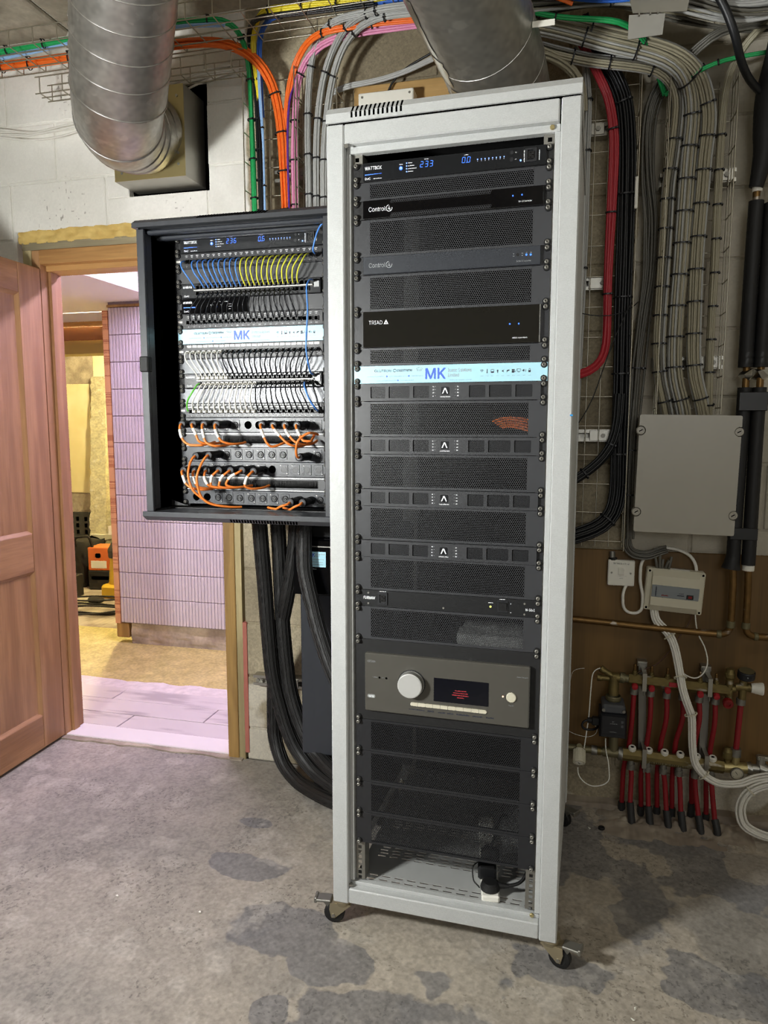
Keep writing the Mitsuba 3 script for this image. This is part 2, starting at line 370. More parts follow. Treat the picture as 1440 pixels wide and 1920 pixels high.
# back wall: mortar core round the door opening, blocks proud of it
OX0, OX1, OZ = -2.262, -1.262, 2.195
HX0, HX1, HZ0, HZ1 = -1.72, -1.372, 2.30, 2.70          # hole of the left duct
def core(x0, x1, z0, z1): return box(x0, x1, 0.004, 0.13, z0, z1)
wb = struct('wall_back', cat([core(-3.4, OX0, 0, 2.95), core(OX0, HX0, OZ, 2.95), core(HX0, HX1, OZ, HZ0), core(HX0, HX1, HZ1, 2.95), core(HX1, OX1, OZ, 2.95), core(OX1, 2.6, 0, 2.95)]), 'mortar',
            'blockwork back wall, bare in the middle and painted white on both sides')
r_ = random.Random(3)
def rect_sub(r, h):
    x0, x1, z0, z1 = r; a0, a1, b0, b1 = h
    if a0 >= x1 or a1 <= x0 or b0 >= z1 or b1 <= z0: return [r]
    out = []
    if b1 < z1: out.append((x0, x1, b1, z1))
    if b0 > z0: out.append((x0, x1, z0, b0))
    lo, hi = max(z0, b0), min(z1, b1)
    if a0 > x0: out.append((x0, a0, lo, hi))
    if a1 < x1: out.append((a1, x1, lo, hi))
    return out
k_ = -1
while 0.14 + 0.225 * k_ < 2.94:
    z0 = 0.14 + 0.225 * k_; z1 = min(z0 + 0.225, 2.95)
    x = -3.4 - (0.225 if k_ % 2 else 0.0)
    while x < 1.6:
        rs = [(max(x, -3.4) + 0.005, x + 0.445, max(z0, 0) + 0.004, z1 - 0.005)]
        for h in ((OX0, OX1, -0.1, OZ), (HX0, HX1, HZ0, HZ1)):
            rs = [q for r in rs for q in rect_sub(r, h)]
        for q in rs:
            if q[1] - q[0] > 0.03 and q[3] - q[2] > 0.03:
                part(wb, 'block', box(q[0], q[1], -0.001 - 0.003 * r_.random(), 0.02, q[2], q[3], 0.003), 'wall_block')
        x += 0.45
    k_ += 1
# brown plywood board on the lower right
solo('plywood_board', box(-0.02, 1.6, -0.016, -0.0045, 0.20, 0.955, 0.002), 'plywood_brown', 'large brown plywood board on the lower right of the back wall', 'board')
bx_ = np.linspace(-0.3, 1.6, 60)
lumps = meshkit.fbm(np.stack([bx_ * 9, bx_ * 0, bx_ * 0], 1), 3)
up = [(bx_[i], -0.004) for i in range(60)]
m_ = Polygon([(bx_[0], -0.01)] + [(bx_[i], 0.012 + 0.03 * lumps[i]) for i in range(60)] + [(bx_[-1], -0.01)])
struct('trim_2', prism(m_, -0.05, 0.0), 'raw_concrete', 'rough concrete fillet where floor meets the right wall')

# door frame (lining, stops, packing) and the open door
fr = struct('trim_1', None, None, 'oak door frame')
part(fr, 'jamb', box(-2.195, -2.157, 0.0, 0.13, 0, 2.12, 0.002), 'oak_z')
part(fr, 'jamb', box(-1.347, -1.299, -0.012, 0.13, 0.0, 2.12, 0.002), 'oak_jamb')
part(fr, 'head', box(-2.157, -1.347, -0.004, 0.035, 2.062, 2.12, 0.002), 'oak_x')
part(fr, 'head_rebate', box(-2.157, -1.347, 0.035, 0.13, 2.04, 2.12, 0.002), 'oak_x')
part(fr, 'stop', box(-2.157, -2.143, 0.047, 0.085, 0, 2.04, 0.001), 'oak_z')
part(fr, 'packing_strip', box(-1.299, -1.272, -0.006, 0.12, 0.0, 2.15), 'raw_timber')
part(fr, 'packing_strip', box(-2.235, -1.272, -0.005, 0.12, 2.12, 2.15), 'raw_timber_x')
part(fr, 'packing_strip', box(-2.235, -2.195, -0.003, 0.12, 0.0, 2.12), 'raw_timber')
part(fr, 'threshold', box(-2.157, -1.347, 0.006, 0.128, -0.01, 0.012, 0.003), 'plaster_white')
r2 = np.random.default_rng(5)
def lumpy(x0, x1, y0, y1, z0, z1, amp, seed, res=0.012):
    m = trimesh.creation.box(bounds=[[x0, y0, z0], [x1, y1, z1]])
    m = m.subdivide_to_size(res * 2.2, max_iter=9)
    v = m.vertices.copy()
    d = meshkit.fbm(v * 28, 3, seed)[:, None] - 0.45
    c = np.array([np.clip(v[:, 0], x0 + 0.01, x1 - 0.01), np.full(len(v), (y0 + y1) / 2), np.full(len(v), (z0 + z1) / 2)]).T
    n = (v - c) / (np.linalg.norm(v - c, axis=1, keepdims=True) + 1e-9)
    return v + n * d * amp, np.asarray(m.faces)
solo('expanding_foam', lumpy(-2.25, -1.29, -0.004, 0.10, 2.147, 2.197, 0.034, 2), 'foam_yellow', 'lumpy yellow expanding foam filling the gap above the door head', 'foam')
solo('expanding_foam', lumpy(-1.272, -1.254, -0.006, 0.08, 0.03, 0.59, 0.016, 4), 'foam_pink', 'pink foam strip in the gap beside the right door post', 'foam')
# ragged mortar crumbs along the threshold
xs = np.linspace(-2.2, -1.28, 40)
w_ = meshkit.fbm(np.stack([xs * 14, xs * 0, xs * 0], 1), 3, 5)
m_ = Polygon([(x, 0.012) for x in xs] + [(x, -0.004 - 0.035 * w) for x, w in zip(xs[::-1], w_[::-1])])
mm_ = flat(trimesh.creation.extrude_polygon(m_, 0.006, engine='earcut'))
struct('trim_3', mm_, 'raw_concrete', 'ragged mortar edge in front of the door threshold')

DM = tr(-2.155, -0.004, 0) @ rot('z', 2.1)      # the leaf: hinge at the origin, running to -y, face at x = 0
CUR = DM
dw, dt = 0.815, 0.04
dr_ = struct('door_1', None, None, 'open reddish oak door with recessed panels')
part(dr_, 'stile', box(-dt, 0, -0.135, 0, 0.012, 2.045, 0.002), 'oak_z')
part(dr_, 'stile', box(-dt, 0, -dw, -dw + 0.135, 0.012, 2.045, 0.002), 'oak_z')
for z0, z1 in ((1.925, 2.045), (0.785, 0.945), (0.012, 0.155)):
    part(dr_, 'rail', box(-dt, 0, -dw + 0.136, -0.136, z0, z1, 0.002), 'oak_y')
for z0, z1 in ((0.945, 1.925), (0.155, 0.785)):
    part(dr_, 'panel', box(-dt + 0.012, -0.012, -dw + 0.136, -0.136, z0, z1), 'oak_z')
    b_ = 0.014
    for pts in ([(z0, -0.136), (z1, -0.136)], [(z0, -dw + 0.136), (z1, -dw + 0.136)]):
        y = pts[0][1]; s = -1 if y > -0.4 else 1
        part(dr_, 'bead', hull([(0, y, z0), (0, y, z1), (-0.012, y + s * b_, z0 + b_), (-0.012, y + s * b_, z1 - b_), (-0.013, y, z0), (-0.013, y, z1)]), 'oak_z')
    for z, s in ((z0, 1), (z1, -1)):
        part(dr_, 'bead', hull([(0, -0.136, z), (0, -dw + 0.136, z), (-0.012, -0.136 - b_, z + s * b_), (-0.012, -dw + 0.136 + b_, z + s * b_), (-0.013, -0.136, z), (-0.013, -dw + 0.136, z)]), 'oak_y')
for z in (0.25, 1.05, 1.8):
    part(dr_, 'hinge', cat([cyl((-0.045, 0.006, z), (-0.045, 0.006, z + 0.1), 0.006, 10), box(-dt, -0.006, -0.001, 0.002, z, z + 0.1)]), 'zinc')
hd = part(dr_, 'handle', cat([cyl((0, -0.755, 1.03), (0.05, -0.755, 1.03), 0.009, 12), cyl((0.05, -0.765, 1.03), (0.05, -0.64, 1.03), 0.009, 12), cyl((0, -0.755, 1.03), (0.008, -0.755, 1.03), 0.026, 20)]), 'zinc')
CUR = np.eye(4)

# ---------------------------------------------------------------- the tiled room beyond the door
struct('floor_001', box(-5.2, 0.2, 0.13, 4.2, -0.1, -0.012), 'raw_concrete', 'bare concrete floor of the store room')
# planks (wood-look tiles) in three rows, then yellow matting
fl = struct('floor_002', box(-2.75, -0.4, 0.13, 0.665, -0.012, -0.006), 'grout', 'pale wood-look floor tiles behind the door')
rows_ = [(0.134, 0.29, (-1.996,)), (0.294, 0.45, (-1.63,)), (0.454, 0.60, (-2.232,))]
for y0, y1, cuts in rows_:
    c = [-2.75, *cuts, -0.4] if len(cuts) else [-2.75, -0.4]
    for a, b in zip(c, c[1:]):
        part(fl, 'plank', box(a + 0.003, b - 0.003, y0, y1, -0.008, 0.0 - 0.001 * r_.random(), 0.0015), 'plank_tile')
xs = np.linspace(-3.0, -0.4, 50)
w_ = meshkit.fbm(np.stack([xs * 5, xs * 0, xs * 0 + 3], 1), 4, 8)
def sheet(front, back, z0, z1):
    return mv(flat(trimesh.creation.extrude_polygon(Polygon(list(front) + list(back)[::-1]), z1 - z0, engine='earcut')), z=z0)
struct('floor_003', sheet([(x, 0.55) for x in xs], [(x, 0.66 + 0.09 * w) for x, w in zip(xs, w_)], -0.012, -0.003), 'thinset', 'ragged edge of pale tile adhesive')
v_ = []
gx, gy = np.meshgrid(np.linspace(-3.6, -0.6, 240), np.linspace(0.6, 1.62, 110))
hz = np.maximum(0, np.sin(gx * 2 * math.pi / 0.03) * np.sin(gy * 2 * math.pi / 0.03)) * 0.004 - 0.0085
n_ = np.arange(109 * 239); i_ = n_ // 239 * 240 + n_ % 239
struct('floor_004', (np.stack([gx.ravel(), gy.ravel(), hz.ravel()], 1), np.vstack([np.stack([i_, i_ + 1, i_ + 241], 1), np.stack([i_, i_ + 241, i_ + 240], 1)])), 'mat_yellow', 'yellow dimpled decoupling mat')
# tiled wall: core, lilac kit-kat tiles, orange edge board, raw plinth
tw = struct('wall_far', box(-2.77, -0.5, 1.34, 1.45, 0.127, 2.43), 'grout', 'wall of narrow vertical lilac tiles')
ms = []
for r in range(12):
    z0 = 0.131 + r * 0.1655
    for c in range(96):
        x0 = -2.765 + c * 0.0222
        ms.append(box(x0 + 0.001, x0 + 0.0207, 1.329 - 0.001 * r_.random(), 1.345, z0 + 0.0015, z0 + 0.1635, 0.003))
part(tw, 'tile', cat(ms), 'tile_lilac', kind='stuff')
part(tw, 'edge_board', box(-2.805, -2.769, 1.327, 1.46, 0.125, 2.10), 'trim_orange', 'orange edge board with dark printed marks')
part(tw, 'top_strip', box(-2.77, -2.2, 1.326, 1.345, 2.118, 2.132), 'oak_jamb')
part(tw, 'plinth', lumpy(-2.70, -0.5, 1.345, 1.45, -0.012, 0.13, 0.02, 7, 0.03), 'raw_concrete', 'rough concrete plinth')
part(tw, 'foot_block', box(-2.805, -2.715, 1.335, 1.42, 0.03, 0.125, 0.004), 'oak_jamb')
struct('wall_side', box(-0.6, -0.5, 0.13, 1.45, 0, 2.5), 'plaster_white')
struct('wall_jamb', box(-5.2, -2.262, 0.131, 0.16, 0, 2.5), 'plaster_white')
# dropped soffit and the higher lit ceiling
struct('ceiling_001', cat([box(-2.85, -2.385, 0.16, 1.72, 2.15, 2.45), box(-3.9, -2.85, 0.16, 1.72, 2.165, 2.45)]), 'plaster_white', 'dropped plaster soffit in the tiled room')
struct('ceiling_002', box(-2.40, -0.4, 0.13, 1.45, 2.45, 2.55), 'plaster_white', 'white ceiling of the tiled room')
st = thing('unseen_strip_light', 'unseen mauve strip light, out of view, lighting the tiled room', 'light')
part(st, 'housing', box(-2.2, -0.9, 0.62, 0.72, 2.425, 2.449), 'white_plastic')
part(st, 'diffuser', box(-2.18, -0.92, 0.63, 0.71, 2.405, 2.4245), 'white_plastic', emitter={'type': 'area', 'radiance': {'type': 'rgb', 'value': COVE_RGB}})
# header over the store room opening
hdr = struct('trim_4', box(-3.9, -2.80, 1.72, 1.78, 2.10, 2.16), 'plaster_white', 'header over the store room opening')
part(hdr, 'batten', box(-3.9, -2.80, 1.71, 1.76, 2.075, 2.10), 'oak_x')
part(hdr, 'board', box(-3.9, -2.80, 1.80, 1.83, 1.99, 2.08), 'board_brown', 'brown board')
part(hdr, 'beam', box(-3.9, -2.70, 1.84, 2.0, 1.90, 2.0), 'olive_beam')
# store room
sr = struct('wall_store', box(-5.2, -0.6, 3.5, 3.6, 0, 2.5), 'raw_concrete', 'bare wall of the store room')
part(sr, 'plasterboard', box(-5.1, -4.50, 3.485, 3.5, 0.74, 1.80, 0.002), 'plaster_yellow', 'pale yellow plaster sheet')
part(sr, 'plasterboard', box(-4.45, -3.6, 3.485, 3.5, 0.60, 2.09, 0.002), 'plaster_yellow')
struct('wall_store_left', box(-5.3, -5.2, 0.13, 3.6, 0, 2.5), 'room_plaster')
struct('wall_store_right', box(-2.68, -2.60, 1.46, 3.5, 0, 2.43), 'plaster_yellow')
struct('ceiling_003', box(-5.2, -0.4, 1.72, 3.6, 2.2, 2.3), 'plaster_white')
bl = thing('unseen_bulb', 'unseen warm bulb, out of view, lighting the store room', 'light')
part(bl, 'globe', mv(lathe([(0, -0.05), (0.03, -0.04), (0.05, 0), (0.035, 0.04), (0.015, 0.06), (0, 0.06)], 16, True), -3.25, 2.2, 2.0), 'white_plastic', emitter={'type': 'area', 'radiance': {'type': 'rgb', 'value': [v * 22 for v in YELLOW_RGB]}})
part(bl, 'cord', cyl((-3.25, 2.2, 2.06), (-3.25, 2.2, 2.2), 0.004, 6), 'cable_white')

# things in the store room
tb = thing('tool_case', 'orange and black tool case with a white label on the store room floor', 'tool box')
def tilt(m, cx, cy, a): return xf(m, tr(cx, cy, -0.012) @ rot('z', a))
part(tb, 'lower_body', tilt(box(-0.13, 0.13, -0.11, 0.11, 0, 0.17, 0.008), -3.86, 2.76, 8), 'black_paint')
part(tb, 'upper_body', tilt(cat([box(-0.128, 0.128, -0.108, 0.108, 0.17, 0.37, 0.006)]), -3.86, 2.76, 8), 'toolbox_orange', 'orange upper half')
part(tb, 'grip_slot', tilt(prism(rrect(-0.06, -0.01, 0.28, 0.32, 0.015), -0.1095, -0.107), -3.86, 2.76, 8), 'void')
part(tb, 'grip_slot', tilt(prism(rrect(-0.1, 0.06, 0.09, 0.12, 0.01), -0.1115, -0.109), -3.86, 2.76, 8), 'void')
part(tb, 'label', tilt(box(-0.1, 0.04, -0.1095, -0.107, 0.19, 0.255), -3.86, 2.76, 8), 'white_plastic', 'white printed label')
vc = thing('site_vacuum', 'yellow and black site vacuum half hidden by the tiled wall edge', 'vacuum cleaner')
part(vc, 'base', mv(box(-0.1, 0.16, -0.12, 0.12, -0.012, 0.1, 0.02), -3.58, 2.5), 'yellow_plastic')
part(vc, 'tank', mv(lathe([(0, 0.1), (0.1, 0.1), (0.085, 0.3), (0.09, 0.32), (0, 0.32)], 20), -3.555, 2.5), 'yellow_plastic')
part(vc, 'motor_head', mv(lathe([(0, 0.32), (0.095, 0.32), (0.1, 0.38), (0.07, 0.44), (0, 0.45)], 20), -3.555, 2.5), 'black_paint')
part(vc, 'handle', tube(curve([(-3.62, 2.5, 0.43), (-3.6, 2.5, 0.5), (-3.5, 2.5, 0.5), (-3.48, 2.5, 0.43)]), 0.012), 'black_paint')
bg = lumpy(-4.34, -4.06, 2.7, 3.0, -0.012, 0.38, 0.10, 11, 0.03)
bgk = thing('tool_bag', 'crumpled black tool bag beside the orange case', 'bag')
part(bgk, 'body', bg, 'cloth_black'); part(bgk, 'strap', tube(curve([(-4.1, 2.66, 0.36), (-4.05, 2.6, 0.45), (-3.95, 2.62, 0.46), (-3.94, 2.66, 0.36)]), 0.012), 'cloth_black')
bk = thing('storage_tub', 'pale open plastic tub behind the orange tool case', 'tub')
part(bk, 'base', box(-3.98, -3.62, 2.95, 3.3, 0.42, 0.43), 'white_plastic')
for a in ((-3.98, -3.62, 2.95, 2.96), (-3.98, -3.62, 3.29, 3.3), (-3.98, -3.97, 2.95, 3.3), (-3.63, -3.62, 2.95, 3.3)):
    part(bk, 'side', box(*a, 0.43, 0.50), 'white_plastic')
part(bk, 'stand', box(-3.95, -3.65, 2.97, 3.28, -0.012, 0.42), 'raw_timber')
wr = thing('wrapped_length', 'long bubble-wrapped package leaning on the store room wall', 'package')
q_ = [(-4.25, 3.02, -0.01), (-4.08, 3.02, -0.01), (-4.25, 3.12, -0.01), (-4.08, 3.12, -0.01), (-4.40, 3.38, 1.86), (-4.24, 3.38, 1.86), (-4.40, 3.475, 1.86), (-4.24, 3.475, 1.86)]
hm = hull(q_); hm = trimesh.Trimesh(*hm, process=True).subdivide_to_size(0.05, max_iter=9)
vv = np.asarray(hm.vertices); vv = vv + (meshkit.fbm(vv * 30, 3, 4)[:, None] - 0.5) * np.array([0.03, 0.03, 0.0])
part(wr, 'wrap', (vv, np.asarray(hm.faces)), 'bubble_wrap'); part(wr, 'tape', mv(box(-4.255, -4.10, 3.06, 3.165, 0.35, 0.40), 0, 0, 0), 'cream_plastic')
solo('timber_offcut', xf(box(-0.05, 0.05, -0.012, 0.012, 0, 1.30), tr(-3.55, 2.9, 0.0) @ rot('y', 0)), 'olive_beam', 'dark flat offcut poking out beside the orange edge board', 'board')
ss = thing('slotted_panel', 'grey slotted metal panel low on the store room wall', 'panel')
part(ss, 'sheet', box(-5.0, -4.5, 3.44, 3.47, 0.10, 0.55), 'panel_dark')
for i in range(5):
    for j in range(6):
        part(ss, 'slot', box(-4.97 + i * 0.095, -4.94 + i * 0.095, 3.437, 3.441, 0.14 + j * 0.065, 0.18 + j * 0.065), 'void')
solo('dark_box', box(-4.05, -3.89, 2.32, 2.46, -0.012, 0.17, 0.006), 'black_matt', 'small black box on the floor by the door frame', 'box')
co = thing('power_cable_coil', 'loose coils of black mains cable on the store room floor', 'cable')
for i, (cx, cy, rx, ry, ph) in enumerate(((-3.55, 2.02, 0.34, 0.16, 0), (-3.42, 1.98, 0.24, 0.11, 1), (-3.5, 1.9, 0.3, 0.15, 2), (-3.62, 2.2, 0.3, 0.10, 3))):
    a = np.linspace(0, 2 * math.pi, 48, endpoint=False)
    part(co, 'loop', tube(np.stack([cx + rx * np.cos(a), cy + ry * np.sin(a + 0.3 * ph), 0.0 + 0.011 * i + 0.004 * np.sin(3 * a + ph)], 1), 0.007, 6, True), 'rubber')
part(co, 'plug', box(-3.66, -3.54, 2.18, 2.25, 0.0, 0.04, 0.012), 'rubber')

# lamps of this room, all out of view
sl = thing('unseen_work_light', 'unseen white flood lamp out of view at the left, lighting the rack and cabinet', 'lamp')
d_ = LAMP_AIM - LAMP_POS; d_ /= np.linalg.norm(d_)
M_ = axis_frame(d_); M_[:3, 3] = LAMP_POS
part(sl, 'housing', xf(box(-0.15, 0.15, -0.12, 0.12, -0.07, -0.004, 0.01), M_), 'black_paint')
part(sl, 'lens', xf((np.array([[-.13, -.1, 0], [.13, -.1, 0], [.13, .1, 0], [-.13, .1, 0]]), np.array([[0, 1, 2], [0, 2, 3]])), M_), 'white_plastic', emitter={'type': 'area', 'radiance': {'type': 'rgb', 'value': LAMP_RGB}})
b0 = LAMP_POS - d_ * 0.09
part(sl, 'pole', cyl((b0[0], b0[1], 0.35), b0 + [0, 0, -0.02], 0.012, 10), 'zinc')
for k in range(3):
    a = k * 2.094 + 0.4
    part(sl, 'leg', cyl((b0[0], b0[1], 0.6), (b0[0] + 0.4 * math.cos(a), b0[1] + 0.4 * math.sin(a), 0.0), 0.009, 8), 'black_paint')
cb = thing('added_ceiling_batten', 'added ceiling batten out of view, fill light for the right side', 'light')
part(cb, 'housing', box(0.3, 1.7, -2.15, -2.0, 2.88, 2.93), 'white_plastic')
part(cb, 'diffuser', box(0.32, 1.68, -2.13, -2.02, 2.84, 2.8795), 'white_plastic', emitter={'type': 'area', 'radiance': {'type': 'rgb', 'value': ADDED_BATTEN_RGB}})
# ================================================================ the grey rack and its equipment
U = 0.04445
RACK = tr(-0.29, -0.874, 2.031) @ rot('z', -1.914)
CUR = RACK
FZ = -2.031                     # the floor, seen from the rack's own zero
rk = thing('equipment_rack', 'tall light grey open-front equipment rack on castors', 'server rack')
X0, X1, YF, YB, ZT, ZB = -0.302, 0.302, -0.03, 0.74, 0.089, -1.951
for a, b in ((X0, -0.2575), (0.2575, X1)):
    part(rk, 'post', box(a, b, YF, 0.022, ZB, ZT, 0.003), 'rack_paint')
    part(rk, 'post', box(a, b, YB - 0.05, YB, ZB, ZT, 0.003), 'rack_paint')
part(rk, 'top_crossbar', box(-0.2570, 0.2545, YF + 0.0015, 0.0, 0.041, ZT, 0.003), 'rack_paint')
part(rk, 'top_lip', box(-0.2570, 0.2560, -0.010, 0.012, 0.0235, 0.041, 0.001), 'rack_paint')
part(rk, 'bottom_crossbar', box(-0.2570, 0.2565, YF + 0.0015, 0.0, ZB + 0.002, -1.9055, 0.003), 'rack_paint')
part(rk, 'bottom_lip', box(-0.2570, 0.2560, -0.006, 0.012, -1.9055, -1.8955, 0.001), 'rack_paint')
part(rk, 'inner_strip', box(-0.2570, -0.2455, -0.012, 0.012, -1.889, 0.0235, 0.001), 'rack_paint')
part(rk, 'inner_strip', box(0.2440, 0.2570, -0.012, 0.012, -1.889, 0.0235, 0.001), 'rack_paint')
part(rk, 'side_panel', box(X0 + 0.004, X0 + 0.007, 0.022, YB - 0.05, ZB + 0.01, ZT), 'rack_paint')
part(rk, 'side_panel', box(X1 - 0.007, X1 - 0.004, 0.022, YB - 0.05, ZB + 0.01, ZT), 'rack_paint')
part(rk, 'back_panel', box(-0.257, 0.257, YB - 0.03, YB - 0.027, ZB + 0.01, ZT), 'black_matt')  # black, so the shade inside the rack is in the colour
for s in (-1, 1): part(rk, 'dark_side_sheet', box(*sorted((s * 0.2925, s * 0.2945)), 0.024, YB - 0.05, -1.90, ZT - 0.002), 'black_matt')  # added black sheets that keep the rack interior dark
part(rk, 'dark_roof_sheet', box(-0.29, 0.29, 0.014, YB - 0.05, 0.083, 0.0865), 'black_matt')  # added black sheet, darkens the inside under the lid
part(rk, 'bolt', cyl((0.238, -0.010, 0.033), (0.238, -0.016, 0.033), 0.0055, 12, ch=0.001), 'zinc_yellow')
part(rk, 'bolt', cyl((0.2375, -0.006, -1.898), (0.2375, -0.012, -1.898), 0.0055, 12, ch=0.001), 'zinc_yellow')
part(rk, 'bolt', cyl((-0.2500, YF, 0.036), (-0.2500, YF - 0.003, 0.036), 0.005, 12), 'zinc')
part(rk, 'bolt', cyl((-0.2525, -0.02, -1.9), (-0.2525, -0.02, -1.895), 0.006, 12), 'zinc')
# lid with a bevelled, slotted front
pl = Polygon([(YF - 0.002, 0.092), (YF - 0.002, 0.113), (YF + 0.014, 0.131), (YB - 0.014, 0.131), (YB + 0.002, 0.113), (YB + 0.002, 0.092)])
v, f = flat(trimesh.creation.extrude_polygon(pl, 0.604, engine='earcut'))
ld = part(rk, 'lid', (np.stack([v[:, 2] - 0.302, v[:, 0], v[:, 1]], 1), f), 'rack_paint')
part(rk, 'lid_gap', box(X0 + 0.004, X1 - 0.004, YF + 0.004, YB - 0.004, 0.088, 0.093), 'void')  # black slab, puts the shade under the lid into colour
for i in range(12):
    x = -0.238 + i * 0.0112
    part(ld, 'slot', cat([box(x, x + 0.0045, YF - 0.0024, YF, 0.100, 0.1125), hull([(x, YF - 0.0024, 0.1125), (x + 0.0045, YF - 0.0024, 0.1125), (x, YF + 0.0137, 0.1314), (x + 0.0045, YF + 0.0137, 0.1314), (x, YF + 0.01, 0.12), (x + 0.0045, YF + 0.01, 0.12)]), box(x, x + 0.0045, YF + 0.0137, YF + 0.04, 0.1308, 0.1315)]), 'void')
part(rk, 'tape', box(0.296, 0.3025, -0.0315, -0.0295, -0.617, -0.613), 'tape_blue', 'small piece of blue tape')
# mounting rails with square holes where they show
for s in (-1, 1):
    xa, xb = sorted((s * 0.2435, s * 0.2185))
    pg = sbox(xa, -1.889, xb, 0.0235)
    hs = [sbox(s * 0.2325 - 0.0048, z - 0.0048, s * 0.2325 + 0.0048, z + 0.0048) for z in [-1.795 - 0.01482 * i for i in range(7)] + [0.012]]
    for h in hs: pg = pg.difference(h)
    part(rk, 'mounting_rail', cat([prism(pg, 0.0005, 0.0025), box(*sorted((s * 0.2185, s * 0.2205)), 0.0025, 0.04, -1.889, 0.0235)]), 'zinc_dull')
    part(rk, 'rear_rail', box(xa, xb, 0.6, 0.603, -1.889, 0.02), 'zinc_dull')
# slotted base tray
pg = sbox(-0.256, 0.014, 0.256, 0.70)
for y in (0.03, 0.047, 0.14, 0.155, 0.17, 0.185, 0.3, 0.315, 0.33, 0.345):
    for i in range(13):
        x = -0.222 + i * 0.0365 + (0.004 if int(y * 1000) % 2 else 0)
        pg = pg.difference(sbox(x, y - 0.002, x + 0.022, y + 0.002).buffer(0.001))
v, f = flat(trimesh.creation.extrude_polygon(pg, 0.002, engine='earcut'))
part(rk, 'base_tray', (v + [0, 0, -1.904], f), 'tray_grey')
# castors
def castor(cx, cy, ang, full=True):
    M = tr(cx, cy, 0) @ rot('z', ang)
    w = part(rk, 'castor', xf(cat([lathe([(0, -1.972), (0.022, -1.972), (0.026, -1.960), (0.024, ZB), (0, ZB)], 20)]), M), 'caster_zinc')
    for s in (-1, 1):
        part(w, 'fork_plate', xf(prism(Polygon([(-0.022, -1.968), (0.036, -1.968), (0.038, -1.985), (0.032, -2.010), (0.022, -2.010), (-0.016, -1.976)]), s * 0.017 - 0.001, s * 0.017 + 0.001), M), 'caster_zinc')
    part(w, 'crown', xf(box(-0.022, 0.036, -0.017, 0.017, -1.973, -1.9675), M), 'caster_zinc')
    part(w, 'wheel', xf(turned((0.026, -0.012, -2.002), (0, 1, 0), [(0, 0), (0.018, 0), (0.026, 0.002), (0.029, 0.006), (0.029, 0.018), (0.026, 0.022), (0.018, 0.024), (0, 0.024)], 28), M), 'rubber')
    part(w, 'axle', xf(cyl((0.026, -0.021, -2.002), (0.026, 0.021, -2.002), 0.005, 10), M), 'zinc')
    part(w, 'brake_pedal', xf(cat([box(0.034, 0.082, -0.017, 0.017, -1.968, -1.960, 0.002), box(0.074, 0.082, -0.017, 0.017, -1.972, -1.956, 0.002), hull([(0.034, -0.012, -1.968), (0.034, 0.012, -1.968), (0.056, -0.012, -1.968), (0.056, 0.012, -1.968), (0.046, -0.008, -1.985), (0.046, 0.008, -1.985)])]), M), 'zinc_dull')
castor(-0.283, 0.004, 188); castor(0.286, 0.004, -14); castor(-0.272, 0.70, 200); castor(0.272, 0.70, -35)

# ---- protos shared by the panels
SCREW = proto(cat([turned((0, 0, 0), (0, -1, 0), [(0, 0), (0.0078, 0), (0.0078, 0.003), (0.0062, 0.0048), (0, 0.0048)], 14)]), 'rail_black')
HEAD = proto(cat([turned((0, -0.004, 0), (0, -1, 0), [(0.0012, 0.0058), (0.0026, 0.0075), (0.0046, 0.0062), (0.0050, 0.0), (0, 0)], 12)]), 'zinc_dull')
def screws(t, u, n=1):
    for s in (-1, 1):
        for z in (-(u * U + 0.00635), -((u + n) * U - 0.00635)):
            k = rpart(t, 'screw', SCREW, tr(s * 0.2325, -0.0035, z))
            rpart(k, 'head', HEAD, tr(s * 0.2325, -0.0035, z))
def hexmesh(w, h, p, r, y0=0.0, y1=0.0016):
    """perforated sheet centred on the origin in x, z"""
    nx, nz = int(w / p), int(h / (p * 0.866))
    a = math.pi / 6 + np.arange(6) * math.pi / 3
    o, q = p / math.sqrt(3) * np.stack([np.cos(a), np.sin(a)], 1), r * np.stack([np.cos(a), np.sin(a)], 1)
    V, F = [], []
    j = np.arange(6); k = (j + 1) % 6
    # 24 front vertices (4 per quad) and 24 wall vertices
    def quad(A, B, C, D, ya, yb):
        out = []
        for i in range(6):
            out += [(A[i][0], ya, A[i][1]), (B[i][0], ya, B[i][1]), (C[i][0], yb, C[i][1]), (D[i][0], yb, D[i][1])]
        return np.array(out)
    fr_ = quad(o[j], o[k], q[k], q[j], y0, y0)
    wa = quad(q[j], q[k], q[k], q[j], y0, y1)
    cell = np.vstack([fr_, wa])
    i = np.arange(12)[:, None] * 4
    cf = np.vstack([i + [0, 1, 2], i + [0, 2, 3]])
    cs = [((c - (nx - 1) / 2) * p + (p / 4 if d % 2 else -p / 4), (d - (nz - 1) / 2) * p * 0.866) for d in range(nz) for c in range(nx)]
    cs = np.array(cs)
    V = (cell[None] + np.stack([cs[:, 0], cs[:, 0] * 0, cs[:, 1]], 1)[:, None]).reshape(-1, 3)
    F = (cf[None] + (np.arange(len(cs)) * 48)[:, None, None]).reshape(-1, 3)
    return (V, F), nx * p, nz * p * 0.866
def vent_mesh(n, p=0.005, r=0.00208):
    h = n * U - 0.0008
    m, w, hh = hexmesh(0.404, h - 0.0078, p, r, 0.0003)
    a, b = w / 2 - p * 0.35, hh / 2 - p * 0.25
    t = 0.0
    bord = [box(-0.2413, -a, t, 0.0022, -h / 2, h / 2, 0.0004), box(a, 0.2413, t, 0.0022, -h / 2, h / 2, 0.0004), box(-a, a, t, 0.0022, b, h / 2), box(-a, a, t, 0.0022, -h / 2, -b),
            box(-0.225, 0.225, 0.0022, 0.016, h / 2 - 0.0015, h / 2), box(-0.225, 0.225, 0.0022, 0.016, -h / 2, -h / 2 + 0.0015)]
    return cat([m] + bord)
